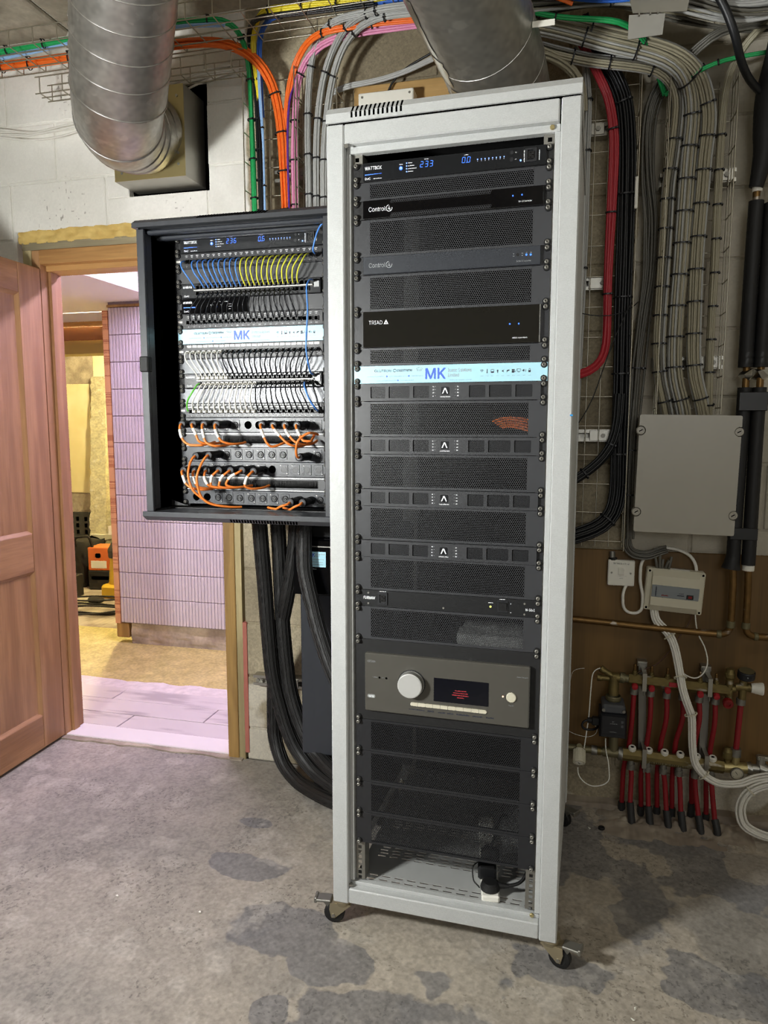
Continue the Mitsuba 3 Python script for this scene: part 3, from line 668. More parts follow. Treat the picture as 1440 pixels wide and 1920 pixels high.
VENT = {(1, 'panel_grey'): None, (2, 'panel_grey'): None, (2, 'panel_dark'): None}
def vent(u, n, m, label):
    t = thing('vent_panel', label, 'vent panel', 'perforated vent panels in the grey rack')
    if VENT[(n, m)] is None: VENT[(n, m)] = proto(vent_mesh(n), m)
    rpart(t, 'perforated_sheet', VENT[(n, m)], tr(0, -0.0035, -(u + n / 2) * U))
    screws(t, u, n)
    return t
def plate(t, u, n, m, name='face', x0=-0.2413, x1=0.2413, y0=-0.0035, c=0.0004):
    return part(t, name, box(x0, x1, y0, -0.0003, -(u + n) * U + 0.0004, -u * U - 0.0004, c), m)
SEG = {'0': 'abcdef', '2': 'abged', '3': 'abgcd', '6': 'afgedc', '.': ''}
def seven(ch, x, z, y, h):
    w, s, t = h * 0.52, 0.12, h * 0.1
    L = {'a': (0, h, w, h), 'b': (w, h, w, h / 2), 'c': (w, h / 2, w, 0), 'd': (0, 0, w, 0), 'e': (0, h / 2, 0, 0), 'f': (0, h, 0, h / 2), 'g': (0, h / 2, w, h / 2)}
    out = []
    for k in SEG[ch]:
        x0, z0, x1, z1 = L[k]
        g = 0.12 * t + 0.03 * h
        if z0 == z1: p = [(x0 + g, z0 - t / 2), (x1 - g, z0 - t / 2), (x1 - g, z0 + t / 2), (x0 + g, z0 + t / 2)]
        else: p = [(x0 - t / 2, z1 + g), (x0 + t / 2, z1 + g), (x0 + t / 2, z0 - g), (x0 - t / 2, z0 - g)]
        out.append(prism(Polygon([(x + a + s * b, z + b) for a, b in p]), y - 0.0004, y))
    return out
def dashes(x, z, y, w, h, seed):
    """print too small to read in the photograph: a row of tiny strokes"""
    q = random.Random(seed); out = []; a = x
    while a < x + w:
        b = a + q.uniform(0.25, 0.8) * h
        out.append(box(a, min(b, x + w), y - 0.0003, y, z, z + h * q.uniform(0.6, 1.0))); a = b + 0.22 * h
    return cat(out)
def iec(t, x, z, y, w=0.026, h=0.030):
    k = part(t, 'power_outlet', prism(rrect(x - w / 2, x + w / 2, z - h / 2, z + h / 2, 0.002).difference(Polygon([(x - 0.008, z - 0.011), (x + 0.005, z - 0.011), (x + 0.009, z - 0.007), (x + 0.009, z + 0.007), (x + 0.005, z + 0.011), (x - 0.008, z + 0.011)])), y - 0.003, y), 'panel_dark')
    part(k, 'core', box(x - 0.0065, x + 0.0068, y - 0.002, y, z - 0.008, z + 0.008), 'socket_black')
    for a, b in ((-0.001, 0.005), (0.004, 0.0), (-0.001, -0.005)):
        part(k, 'slot', box(x + a - 0.002, x + a + 0.002, y - 0.0024, y - 0.0019, z + b - 0.0007, z + b + 0.0007), 'void')
def conditioner(u, volts, amps, label, faces=-0.214, facee=0.226):
    t = thing('power_conditioner', label, 'power conditioner')
    zc = -(u + 0.5) * U; y = -0.010
    plate(t, u, 1, 'black_matt')
    part(t, 'front_panel', box(faces, facee, y, -0.0036, -(u + 1) * U + 0.0008, -u * U - 0.0008, 0.001), 'device_black')
    part(t, 'lettering', text('WATTBOX', 0.0078, -0.2095, zc + 0.0045, y, bold=True, w=0.043), 'white_print')
    part(t, 'lettering', cat([text('OvrC', 0.0055, -0.2095, zc - 0.0185, y, bold=True, w=0.0145), dashes(-0.188, zc - 0.0175, y, 0.022, 0.0022, 1)]), 'white_print')
    part(t, 'glow_bar', hull([(-0.2095, y, zc - 0.0075), (-0.2095, y - 0.0006, zc - 0.0055), (-0.166, y, zc - 0.0060), (-0.166, y - 0.0006, zc - 0.0056), (-0.2095, y - 0.0006, zc - 0.0078), (-0.166, y - 0.0006, zc - 0.0062)]), 'blue_print', emitter=BLUE_LIT)
    part(t, 'power_button', cyl((-0.118, y, zc + 0.001), (-0.118, y - 0.001, zc + 0.001), 0.0045, 16), 'blue_print', emitter=BLUE_LIT)
    part(t, 'power_symbol', cat([xf(prism(disc(0, 0, 0.0024).difference(disc(0, 0, 0.0016)), -0.0006, 0), tr(-0.118, y - 0.001, zc + 0.001)), box(-0.1185, -0.1175, y - 0.0016, y - 0.001, zc + 0.001, zc + 0.004)]), 'white_print')
    part(t, 'caption', cat([dashes(-0.122, zc + 0.009, y, 0.009, 0.0022, 2), dashes(-0.06, zc + 0.0155, y, 0.010, 0.0022, 3), dashes(0.036, zc + 0.0155, y, 0.010, 0.0022, 4)] + [dashes(-0.1005, zc + 0.0105 - i * 0.0065, y, w, 0.0022, 5 + i) for i, w in enumerate((0.011, 0.016, 0.021, 0.013))]), 'white_print')
    for i in range(4):
        part(t, 'indicator', cyl((-0.104, y, zc + 0.0115 - i * 0.0065), (-0.104, y - 0.0008, zc + 0.0115 - i * 0.0065), 0.0016, 10), 'blue_print', emitter=PALE_LIT)
    part(t, 'voltage_digits', cat(sum([seven(c, -0.0705 + i * 0.0118, zc - 0.001, y, 0.0125) for i, c in enumerate(volts)], [])), 'blue_print', emitter=BLUE_LIT)
    part(t, 'current_digits', cat(seven(amps[0], 0.031, zc - 0.001, y, 0.0125) + seven(amps[2], 0.0428, zc - 0.001, y, 0.0125) + [box(0.0402, 0.0416, y - 0.0004, y, zc - 0.0015, zc - 0.0003)]), 'blue_print', emitter=BLUE_LIT)
    for i in range(8):
        x = 0.068 + i * 0.0088
        part(t, 'indicator', cyl((x, y, zc + 0.0035), (x, y - 0.0008, zc + 0.0035), 0.0014, 10), 'blue_print', emitter=PALE_LIT)
    part(t, 'caption', cat([dashes(0.0672 + i * 0.0088, zc - 0.001, y, 0.0016, 0.0022, 30 + i) for i in range(8)] + [dashes(0.155, zc + 0.0095, y, 0.003, 0.002, 40), dashes(0.155, zc - 0.0055, y, 0.003, 0.002, 41)] + [xf(dashes(0, 0, 0, 0.026, 0.003, 42), tr(0.177, y, zc - 0.013) @ rot('y', -90)), xf(dashes(0, 0, 0, 0.022, 0.002, 43), tr(0.211, y, zc - 0.011) @ rot('y', -90))]), 'white_print')
    for z in (0.0105, -0.0045):
        part(t, 'push_button', turned((0.147, y, zc + z), (0, -1, 0), [(0, 0.0006), (0.0035, 0.0006), (0.0042, 0.0016), (0.0048, 0.0016), (0.0048, 0), (0, 0)], 16), 'panel_dark')
    part(t, 'indicator', cyl((0.168, y, zc - 0.0085), (0.168, y - 0.0008, zc - 0.0085), 0.0022, 10), 'blue_print', emitter=PALE_LIT)
    iec(t, 0.1915, zc + 0.001, y)
    screws(t, u, 1)
    return t
def strip_perf(t, x0, x1, z, y, nrow=2, p=0.0052):
    m, w, h = hexmesh(x1 - x0, nrow * p * 0.9, p, 0.0017, 0, 0.0012)
    part(t, 'perforated_strip', mv(m, (x0 + x1) / 2, y, z), 'panel_dark')
def status_leds(t, pts, y, r=0.0018):
    for x, z in pts:
        part(t, 'indicator', cyl((x, y, z), (x, y - 0.0006, z), r, 10), 'blue_print', emitter=BLUE_LIT)
def logo4(t, x, z, y, h, m):
    part(t, 'lettering', text('Control', h, x, z, y, w=h * 4.05), m)
    cx, cz = x + h * 4.95, z + h * 0.5
    ring = disc(cx, cz, h * 0.78, 10).difference(disc(cx, cz, h * 0.62, 10)).difference(sbox(cx - h * 0.1, cz + h * 0.1, cx + h * 0.9, cz + h))
    part(t, 'emblem', cat([prism(ring, y - 0.0005, y)] + [text('4', h * 0.95, cx, cz - h * 0.45, y, 'c')]), m)
def triangle_logo(t, x, z, y, h, m):
    part(t, 'emblem', prism(Polygon([(x, z), (x + h * 1.1, z), (x + h * 0.55, z + h)]).difference(Polygon([(x + h * 0.38, z + h * 0.18), (x + h * 0.72, z + h * 0.18), (x + h * 0.55, z + h * 0.52)])), y - 0.0005, y), m)
def amp(u, label):
    t = thing('amplifier', label, 'amplifier', 'slim amplifiers in the grey rack')
    zc = -(u + 0.5) * U; y = -0.011
    plate(t, u, 1, 'panel_dark')
    wins = [(-0.196, -0.157), (-0.148, -0.094), (-0.085, -0.044), (0.055, 0.095), (0.104, 0.158), (0.167, 0.207)]
    pg = sbox(-0.222, -(u + 1) * U + 0.001, 0.2265, -u * U - 0.001)
    for a, b in wins: pg = pg.difference(rrect(a, b, zc - 0.0145, zc + 0.0145, 0.002))
    part(t, 'front_panel', prism(pg, y, -0.0036), 'panel_grey')
    for a, b in wins:
        m, w, h = hexmesh(b - a + 0.002, 0.031, 0.003, 0.001, 0, 0.0006)
        part(t, 'grille', mv(m, (a + b) / 2, y + 0.003, zc), 'panel_dark')
    part(t, 'badge', prism(rrect(-0.0135, 0.0060, zc - 0.0075, zc + 0.0115, 0.002), y - 0.0012, y), 'device_black')
    part(t, 'emblem', prism(Polygon([(-0.0115, zc - 0.005), (-0.0085, zc - 0.005), (-0.0038, zc + 0.0055), (0.001, zc - 0.005), (0.004, zc - 0.005), (-0.0018, zc + 0.009), (-0.0058, zc + 0.009)]), y - 0.0018, y - 0.0012), 'white_print')
    part(t, 'caption', cat([dashes(-0.016, zc - 0.0135, y, 0.025, 0.0026, u)] + [dashes(-0.035, zc + 0.011 - i * 0.0075, y, 0.003, 0.003, u + i) for i in range(4)] + [dashes(0.026, zc + 0.011 - i * 0.0075, y, 0.004, 0.003, u + 9 + i) for i in range(4)] + [box(xx, xx + 0.001, y - 0.0003, y, zc + 0.0122 - i * 0.0075, zc + 0.0130 - i * 0.0075) for i in range(4) for xx in (-0.029, 0.021)]), 'white_print')
    screws(t, u, 1)
def brand_panel(u, label, lx=-0.203, cab=False):
    """pale lit-looking acrylic panel with the installer's print"""
    t = thing('printed_panel', label, 'sign panel')
    zc = -(u + 0.5) * U; y = -0.006
    part(t, 'face', box(-0.2413, 0.2413, y, -0.0003, -(u + 1) * U + 0.0004, -u * U - 0.0004, 0.0006), 'panel_pale')
    part(t, 'lettering', text('MK', 0.0255, -0.055, zc - 0.0125, y, bold=True, w=0.051), 'blue_print', 'large blue initials')
    part(t, 'lettering', cat([text('Iconic Solutions', 0.0085, 0.002, zc + 0.0035, y, w=0.058), text('Limited', 0.0085, 0.002, zc - 0.0085, y, w=0.027)]), 'grey_print')
    part(t, 'lettering', text('LUTRON', 0.0064, -0.179, zc + 0.006, y, w=0.036), 'dark_print')
    part(t, 'emblem', prism(disc(-0.1835, zc + 0.0095, 0.0033).difference(disc(-0.1835, zc + 0.0095, 0.0022)), y - 0.0005, y), 'dark_print')
    part(t, 'lettering', text('CRESTRON', 0.0056, -0.128, zc + 0.0067, y, bold=True, w=0.039), 'dark_print')
    part(t, 'emblem', prism(disc(-0.134, zc + 0.0095, 0.0042).difference(disc(-0.134, zc + 0.0095, 0.0028)).difference(sbox(-0.15, zc + 0.009, -0.13, zc + 0.010)), y - 0.0005, y), 'dark_print')
    part(t, 'lettering', text('KNX', 0.0056, -0.0765, zc + 0.0067, y, w=0.013), 'grey_print')
    part(t, 'emblem', cat([tube(np.stack([-0.0705 + 0.009 * np.cos(a), np.full(9, y), zc + 0.009 + 0.007 * np.sin(a)], 1), 0.0006, 5) for a in [np.linspace(0.35, 2.79, 9)]]), 'grey_print')
    part(t, 'caption', cat([dashes(-0.205, zc - 0.006, y, 0.042, 0.0035, 70), dashes(-0.148, zc - 0.006, y, 0.048, 0.0035, 71), dashes(-0.09, zc - 0.006, y, 0.030, 0.0035, 72), dashes(-0.18, zc - 0.0165, y, 0.052, 0.0033, 73), dashes(-0.118, zc - 0.0165, y, 0.034, 0.0033, 74), dashes(0.006, zc - 0.0175, y, 0.054, 0.0028, 75)] + [dashes(0.082 + i * 0.0126, zc - 0.009, y, 0.007, 0.0018, 80 + i) for i in range(10)]), 'pale_print')
    for i in range(3):     # small round marks before the contact lines
        part(t, 'mark', prism(disc((-0.154, -0.097, -0.125)[i], zc - (0.0045, 0.0045, 0.015)[i], 0.0022), y - 0.0004, y), 'blue_print')
    # ten service icons
    I = []; q = 0.0126; x = 0.0855; z = zc + 0.003
    for k in range(3):
        a = np.linspace(0.8, 2.35, 7); rr = 0.0022 + 0.0022 * k
        I.append(tube(np.stack([x + rr * np.cos(a), np.full(7, y), z - 0.003 + rr * np.sin(a)], 1), 0.0005, 4))
    x += q; I += [box(x - 0.0008, x + 0.0008, y - 0.0005, y, z - 0.002, z + 0.005), prism(disc(x, z - 0.003, 0.0016), y - 0.0005, y)]
    x += q; I += [prism(sbox(x - 0.0038, z - 0.004, x + 0.0038, z + 0.0045).difference(sbox(x - 0.003, z - 0.0005, x + 0.003, z + 0.0037)), y - 0.0005, y)]
    x += q; I += [prism(disc(x, z + 0.001, 0.002), y - 0.0005, y), box(x - 0.0008, x + 0.0008, y - 0.0005, y, z - 0.0045, z)]
    x += q; I += [prism(Polygon([(x - 0.0035, z), (x + 0.003, z + 0.0035), (x + 0.001, z), (x + 0.003, z - 0.0035)]), y - 0.0005, y)]
    x += q; I += [xf(box(-0.0038, 0.003, -0.0005, 0, -0.0014, 0.0014), tr(x, y, z + 0.001) @ rot('y', -20)), box(x - 0.0035, x - 0.0028, y - 0.0005, y, z - 0.004, z)]
    x += q; I += [box(x - 0.004, x + 0.002, y - 0.0005, y, z - 0.0045, z), prism(disc(x - 0.0025, z + 0.0022, 0.0018), y - 0.0005, y), prism(disc(x + 0.001, z + 0.0022, 0.0018), y - 0.0005, y), prism(Polygon([(x + 0.0022, z - 0.002), (x + 0.0045, z), (x + 0.0045, z - 0.0045)]), y - 0.0005, y)]
    x += q; I += [prism(sbox(x - 0.0045, z - 0.002, x + 0.0045, z + 0.0045).difference(sbox(x - 0.0037, z - 0.0012, x + 0.0037, z + 0.0037)), y - 0.0005, y), box(x - 0.002, x + 0.002, y - 0.0005, y, z - 0.004, z - 0.003)]
    x += q; I += [prism(Polygon([(x - 0.004, z - 0.001), (x - 0.0025, z - 0.001), (x, z - 0.0035), (x, z + 0.004), (x - 0.0025, z + 0.0015), (x - 0.004, z + 0.0015)]), y - 0.0005, y)] + [tube(np.stack([x + 0.0005 + rr * np.cos(a), np.full(6, y), z + rr * np.sin(a)], 1), 0.0004, 4) for rr in (0.002, 0.004) for a in [np.linspace(-0.8, 0.8, 6)]]
    x += q; I += [box(x - 0.0028, x + 0.0028, y - 0.0005, y, z - 0.004, z + 0.0005)] + [tube(np.stack([x + 0.002 * np.cos(a), np.full(7, y), z + 0.001 + 0.0035 * np.sin(a)], 1), 0.0005, 4) for a in [np.linspace(0, math.pi, 7)]]
    part(t, 'service_icons', cat(I), 'dark_print')
    screws(t, u, 1)
    return t

conditioner(0, '233', '0.0', 'black power conditioner showing 233 in blue digits, top unit of the grey rack')
vent(1, 1, 'panel_grey', 'narrow perforated vent panel directly under the 233 power conditioner')
t = thing('media_controller', 'glossy black controller with two perforated strips in the upper grey rack', 'controller')
plate(t, 2, 1, 'black_matt'); zc = -2.5 * U
part(t, 'front_panel', box(-0.214, 0.2215, -0.012, -0.0036, -3 * U + 0.001, -2 * U - 0.001, 0.001), 'gloss_black')
for z in (0.0165, -0.0165): strip_perf(t, -0.145, 0.103, zc + z, -0.0125)
logo4(t, -0.199, zc - 0.0055, -0.012, 0.0105, 'white_print')
status_leds(t, [(0.152, zc + 0.003), (0.173, zc + 0.0035)], -0.012)
part(t, 'caption', text('CA-10 Controller', 0.0034, 0.165, zc - 0.0125, -0.012, w=0.031), 'white_print')
screws(t, 2, 1)
vent(3, 2, 'panel_grey', 'perforated vent panel between the two controllers in the upper grey rack')
t = thing('media_controller', 'matt dark grey controller with faint lettering in the upper grey rack', 'controller')
plate(t, 5, 1, 'panel_dark'); zc = -5.5 * U
part(t, 'front_panel', box(-0.214, 0.2185, -0.012, -0.0036, -6 * U + 0.001, -5 * U - 0.001, 0.001), 'panel_blue_grey')
logo4(t, -0.199, zc - 0.0055, -0.012, 0.0105, 'grey_print')
part(t, 'receiver_window', cyl((0.166, -0.012, zc + 0.003), (0.166, -0.0126, zc + 0.003), 0.0036, 14), 'socket_black')
status_leds(t, [(0.186, zc + 0.002), (0.196, zc + 0.0015)], -0.012, 0.0026)
part(t, 'caption', cat([text('CORE 3 Controller', 0.0034, 0.163, zc - 0.0135, -0.012, w=0.034)] + [dashes(x, zc + b, -0.012, 0.003, 0.002, 90 + i) for i, (x, b) in enumerate(((0.155, 0.005), (0.155, 0.0), (0.175, 0.005), (0.175, 0.0), (0.185, 0.006), (0.195, 0.0055)))]), 'grey_print')
screws(t, 5, 1)
vent(6, 2, 'panel_grey', 'perforated vent panel between the matt controller and the glossy black matrix')
t = thing('audio_matrix', 'tall glossy black audio matrix unit with a triangle emblem', 'audio matrix')
plate(t, 8, 2, 'panel_dark'); zc = -9 * U
part(t, 'front_panel', box(-0.214, 0.2195, -0.014, -0.0036, -10 * U + 0.001, -8 * U - 0.001, 0.001), 'gloss_triad')
part(t, 'end_cap', box(0.2198, 0.2212, -0.014, -0.0036, -10 * U + 0.001, -8 * U - 0.001), 'zinc')
part(t, 'lettering', text('TRIAD', 0.0093, -0.199, zc + 0.012, -0.014, w=0.0355), 'white_print')
triangle_logo(t, -0.1605, zc + 0.012, -0.014, 0.0115, 'white_print')
status_leds(t, [(0.151, zc + 0.0005), (0.172, zc + 0.0005)], -0.014, 0.002)
part(t, 'caption', text('AMS16 Audio Matrix', 0.0034, 0.157, zc - 0.0335, -0.014, w=0.036), 'white_print')
screws(t, 8, 2)
vent(10, 1, 'panel_grey', 'narrow perforated vent panel directly above the pale blue printed panel of the rack')
brand_panel(11, 'pale blue printed company panel in the middle of the grey rack')
amp(12, 'slim dark amplifier directly under the pale blue panel of the grey rack')
vent(13, 2, 'panel_grey', 'perforated vent panel with orange cable showing behind it, under the uppermost amplifier')
amp(15, 'second slim dark amplifier below the pale blue panel of the grey rack')
vent(16, 2, 'panel_grey', 'perforated vent panel between the second and third slim amplifiers')
amp(18, 'third slim dark amplifier below the pale blue panel of the grey rack')
vent(19, 2, 'panel_grey', 'perforated vent panel between the third and fourth slim amplifiers')
amp(21, 'lowest of the four slim dark amplifiers in the grey rack')
vent(22, 2, 'panel_grey', 'perforated vent panel between the lowest amplifier and the black power strip unit')
t = thing('power_distributor', 'plain black power distributor with one socket and a rocker switch', 'power conditioner')
plate(t, 24, 1, 'black_paint', y0=-0.004); zc = -24.5 * U; y = -0.004
part(t, 'lettering', text('FURMAN', 0.0075, -0.2195, zc - 0.003, y, bold=True, slant=0.25, w=0.031), 'white_print')
part(t, 'lettering', text('M-10x E', 0.0062, 0.203, zc - 0.006, y, bold=True, w=0.022), 'white_print')
iec(t, -0.166, zc + 0.001, y, 0.026, 0.034)
k = part(t, 'rocker_switch', box(0.133, 0.160, y - 0.002, y, zc - 0.014, zc + 0.016, 0.001), 'panel_dark')
part(k, 'rocker', hull([(0.137, y - 0.002, zc - 0.009), (0.156, y - 0.002, zc - 0.009), (0.137, y - 0.006, zc + 0.011), (0.156, y - 0.006, zc + 0.011), (0.137, y - 0.002, zc + 0.012), (0.156, y - 0.002, zc + 0.012), (0.137, y - 0.003, zc - 0.009), (0.156, y - 0.003, zc - 0.009)]), 'black_matt')
part(t, 'indicator', cyl((0.116, y, zc - 0.001), (0.116, y - 0.001, zc - 0.001), 0.0028, 10), 'foam_yellow', emitter=GREEN_LIT)
part(t, 'caption', cat([dashes(-0.175, zc + 0.0188, y, 0.018, 0.002, 120), dashes(0.110, zc + 0.008, y, 0.013, 0.0022, 121), dashes(0.138, zc + 0.0185, y, 0.014, 0.002, 122), box(0.1655, 0.167, y - 0.0004, y, zc + 0.008, zc + 0.011), box(0.1655, 0.1675, y - 0.0004, y, zc - 0.014, zc - 0.012)]), 'white_print')
for x, z in ((-0.205, 0.014), (-0.205, -0.014), (0.2, 0.012), (0.2, -0.015), (-0.004, -0.013)):
    part(t, 'rivet', cyl((x, y, zc + z), (x, y - 0.0015, zc + z), 0.0026, 10), 'zinc_dull')
screws(t, 24, 1)
vent(25, 2, 'panel_grey', 'perforated vent panel with a silvery bag behind it, above the large receiver')
t = thing('av_receiver', 'large dark grey receiver with a big silver volume knob', 'receiver')
plate(t, 27, 5, 'black_matt')
rx0, rx1, rz0, rz1, y = -0.2105, 0.2185, -1.3915, -1.2335, -0.020
part(t, 'front_panel', box(rx0, rx1, y, -0.0036, rz0, rz1, 0.0025), 'arcam_grey')
kn = part(t, 'volume_knob', turned((-0.083, y, -1.3045), (0, -1, 0), [(0.0345, 0), (0.0345, 0.004), (0.0325, 0.006), (0.0325, 0.021), (0.0, 0.021)], 40), 'knob_shaded')
part(kn, 'cap', turned((-0.083, y - 0.021, -1.3045), (0, -1, 0), [(0.0325, 0), (0.0325, 0.0008), (0.030, 0.0028), (0.0, 0.0028)], 40), 'knob_silver')
part(t, 'knob_ring', turned((-0.083, y, -1.3045), (0, -1, 0), [(0.0365, 0), (0.0365, 0.0015), (0.0, 0.0015)], 40), 'panel_dark')
part(t, 'display', box(-0.024, 0.1175, y - 0.0008, y, -1.3455, -1.2830, 0.0003), 'screen_black')
part(t, 'display_text', cat([text('HDMI ARC', 0.0028, 0.046, -1.313, y - 0.0008, 'c', depth=0.0003), dashes(0.027, -1.319, y - 0.0008, 0.038, 0.0028, 131), dashes(0.024, -1.325, y - 0.0008, 0.043, 0.0028, 132), dashes(0.037, -1.331, y - 0.0008, 0.018, 0.0028, 133)][1:] + [dashes(0.031, -1.313, y - 0.0008, 0.030, 0.0028, 130)]), 'cable_red', emitter=RED_LIT)
for i in range(10):
    a = -0.0858 + i * 0.01995
    pg = rrect(a + 0.0004, a + 0.0195, -1.3636, -1.3548, 0.0008)
    if i in (0, 9):
        cx = a + (0.0046 if i == 0 else 0.0153)
        pg = disc(cx, -1.3592, 0.0044).union(sbox(cx, -1.3636, a + 0.0195, -1.3548) if i == 0 else sbox(a + 0.0004, -1.3636, cx, -1.3548))
    part(t, 'button', prism(pg, y - 0.0035, y), 'cream_plastic')
part(t, 'power_button', turned((0.174, y, -1.3145), (0, -1, 0), [(0.0125, 0), (0.0125, 0.003), (0.0112, 0.004), (0.0112, 0.0045), (0, 0.005)], 28), 'cream_plastic')
part(t, 'indicator', cyl((0.1532, y, -1.3145), (0.1532, y - 0.0008, -1.3145), 0.0022, 10), 'white_plastic', emitter=AMBER_LIT)
for x in (-0.17, -0.1515):
    part(t, 'jack', turned((x, y, -1.2975), (0, -1, 0), [(0, 0), (0.0028, 0), (0.0028, 0.0006), (0, 0.0006)], 14), 'void')
part(t, 'lettering', cat([text('ARCAM', 0.0056, -0.2035, -1.2575, y, w=0.0215), text('POWER', 0.0026, 0.174, -1.3375, y, 'c'), text('HOME THEATRE', 0.0026, 0.2145, -1.262, y, 'r'), text('PHONES', 0.0024, -0.1755, -1.2985, y, 'r'), text('AUX', 0.0024, -0.1565, -1.2985, y, 'r')]), 'grey_print')
part(t, 'badge', prism(rrect(-0.2035, -0.1815, -1.3545, -1.3450, 0.0045), y - 0.0006, y), 'alu_grey')
part(t, 'lettering', text('airia', 0.0052, -0.1925, -1.3522, y - 0.0006, 'c', bold=True), 'white_print')
part(t, 'caption', cat([dashes(-0.09, -1.3755, y, 0.042, 0.003, 140), text('IMAX', 0.0045, -0.040, -1.3765, y, bold=True)] + [dashes(x, -1.3765, y, w, 0.004, 141 + i) for i, (x, w) in enumerate(((-0.012, 0.018), (0.012, 0.016), (0.036, 0.034), (0.078, 0.024), (0.112, 0.02)))]), 'dark_print')
screws(t, 27, 5)
for i, (u, l) in enumerate(((32, 'black perforated vent panel directly under the large receiver'), (34, 'second black perforated vent panel below the receiver'), (36, 'third black perforated vent panel below the receiver'), (38, 'lowest perforated vent panel of the grey rack, above the open base'))):
    vent(u, 2, 'panel_dark', l)
# things inside the rack that show through
oc = thing('orange_cable_loop', 'orange cables glimpsed behind the perforated panel under the uppermost amplifier', 'cable')
for i in range(5):
    part(oc, 'cable', tube(curve([(0.10 + 0.006 * i, 0.10, -0.628 - 0.004 * i), (0.15, 0.06 + 0.004 * i, -0.618 - 0.006 * i), (0.20, 0.05, -0.625 - 0.007 * i), (0.26, 0.05, -0.645 - 0.007 * i)], 0.01), 0.0027), 'cable_orange')
sb = lumpy(0.02, 0.205, 0.06, 0.2, -1.222, -1.185, 0.03, 9, 0.012)
solo('foil_bag', sb, 'tray_grey', 'crumpled silvery bag glimpsed behind the perforated panel above the receiver', 'bag')
part(rk, 'shelf', box(-0.218, 0.218, 0.03, 0.45, -1.2315, -1.2295), 'black_matt')
# extension lead on the base tray
el = thing('extension_lead', 'white multi-socket extension lead on the slotted rack base', 'extension lead')
EM = tr(0.128, 0.013, -1.9018) @ rot('z', 10)
part(el, 'body', xf(box(-0.024, 0.024, 0, 0.40, 0, 0.020, 0.004), EM), 'white_plastic')
for i in range(4):
    for a, b in ((0, 0.018), (-0.008, -0.002), (0.008, -0.002)):
        part(el, 'socket_slot', xf(box(a - 0.0025, a + 0.0025, 0.08 + i * 0.07 + b, 0.086 + i * 0.07 + b, 0.0195, 0.0205), EM), 'void')
pg_ = thing('mains_plug', 'round black mains plug at the front of the white extension lead', 'plug')
part(pg_, 'body', xf(cat([turned((0, 0.034, 0.0205), (0, 0, 1), [(0, 0), (0.026, 0), (0.027, 0.004), (0.024, 0.016), (0.018, 0.02), (0, 0.021)], 24), cyl((0.02, 0.034, 0.031), (0.05, 0.034, 0.030), 0.009, 12, 0.005)]), EM), 'rubber')
part(pg_, 'cord', xf(tube(curve([(0.045, 0.034, 0.031), (0.08, 0.042, 0.036), (0.105, 0.07, 0.065), (0.125, 0.14, 0.12), (0.125, 0.2, 0.2)], 0.01), 0.0045, 8), EM), 'rubber')
pg_ = thing('power_adaptor', 'black box-shaped power adaptor plugged into the white extension lead', 'plug')
part(pg_, 'body', xf(box(-0.032, 0.018, 0.064, 0.112, 0.0205, 0.062, 0.006), EM), 'black_paint')
part(pg_, 'cord', xf(tube(curve([(-0.030, 0.09, 0.06), (-0.048, 0.075, 0.05), (-0.044, 0.05, 0.026), (-0.033, 0.04, 0.023), (-0.029, 0.03, 0.023)], 0.006), 0.0018, 6), EM), 'rubber')
pg_ = thing('mains_plug', 'second black plug behind the box-shaped adaptor on the extension lead', 'plug')
part(pg_, 'body', xf(box(-0.022, 0.03, 0.135, 0.18, 0.0205, 0.06, 0.01), EM), 'rubber')
part(pg_, 'cord', xf(tube(curve([(0.004, 0.15, 0.06), (0.01, 0.145, 0.085), (0.03, 0.22, 0.11), (0.06, 0.3, 0.08)], 0.01), 0.004, 8), EM), 'rubber')
CUR = np.eye(4)
# ================================================================ the black wall cabinet and its patching
CUR = tr(-0.9208, -0.629, 1.95)
kb = thing('wall_cabinet', 'open black wall-mounted network cabinet beside the grey rack', 'network cabinet')
YC, YK = -0.13, 0.575
part(kb, 'side_panel', box(-0.292, -0.288, YC + 0.004, YK, -0.812, 0.005), 'cabinet_paint')
part(kb, 'side_panel', box(0.288, 0.292, YC + 0.004, YK, -0.812, 0.005), 'cabinet_paint')
part(kb, 'dark_side_sheet', box(-0.2875, -0.2865, -0.1, YK, -0.81, 0.0), 'void')  # black sheet that keeps the cabinet interior dark
part(kb, 'back_panel', box(-0.288, 0.288, YK - 0.004, YK, -0.812, 0.005), 'black_matt')
for a, b in ((-0.293, -0.270), (0.270, 0.293)):
    part(kb, 'front_strip', box(a, b, YC, YC + 0.012, -0.812, 0.0, 0.0015), 'cabinet_paint')
    part(kb, 'front_strip_lip', box(a if a > 0 else b - 0.003, (a if a > 0 else b - 0.003) + 0.003, YC + 0.012, YC + 0.04, -0.805, -0.01), 'cabinet_paint')
def cap(z0, z1, up):
    p = [(YC - 0.006, z0), (YC - 0.006, z1), (YC + 0.012, z1 + 0.012), (YK, z1 + 0.012), (YK, z0)] if up else [(YC - 0.006, z1), (YC - 0.006, z0), (YC + 0.014, z0 - 0.014), (YK, z0 - 0.014), (YK, z1)]
    v, f = flat(trimesh.creation.extrude_polygon(Polygon(p), 0.606, engine='earcut'))
    return np.stack([v[:, 2] - 0.303, v[:, 0], v[:, 1]], 1), f
ct = part(kb, 'top_panel', cap(0.004, 0.016, True), 'cabinet_paint')
cbm = part(kb, 'bottom_panel', cap(-0.826, -0.812, False), 'cabinet_paint')
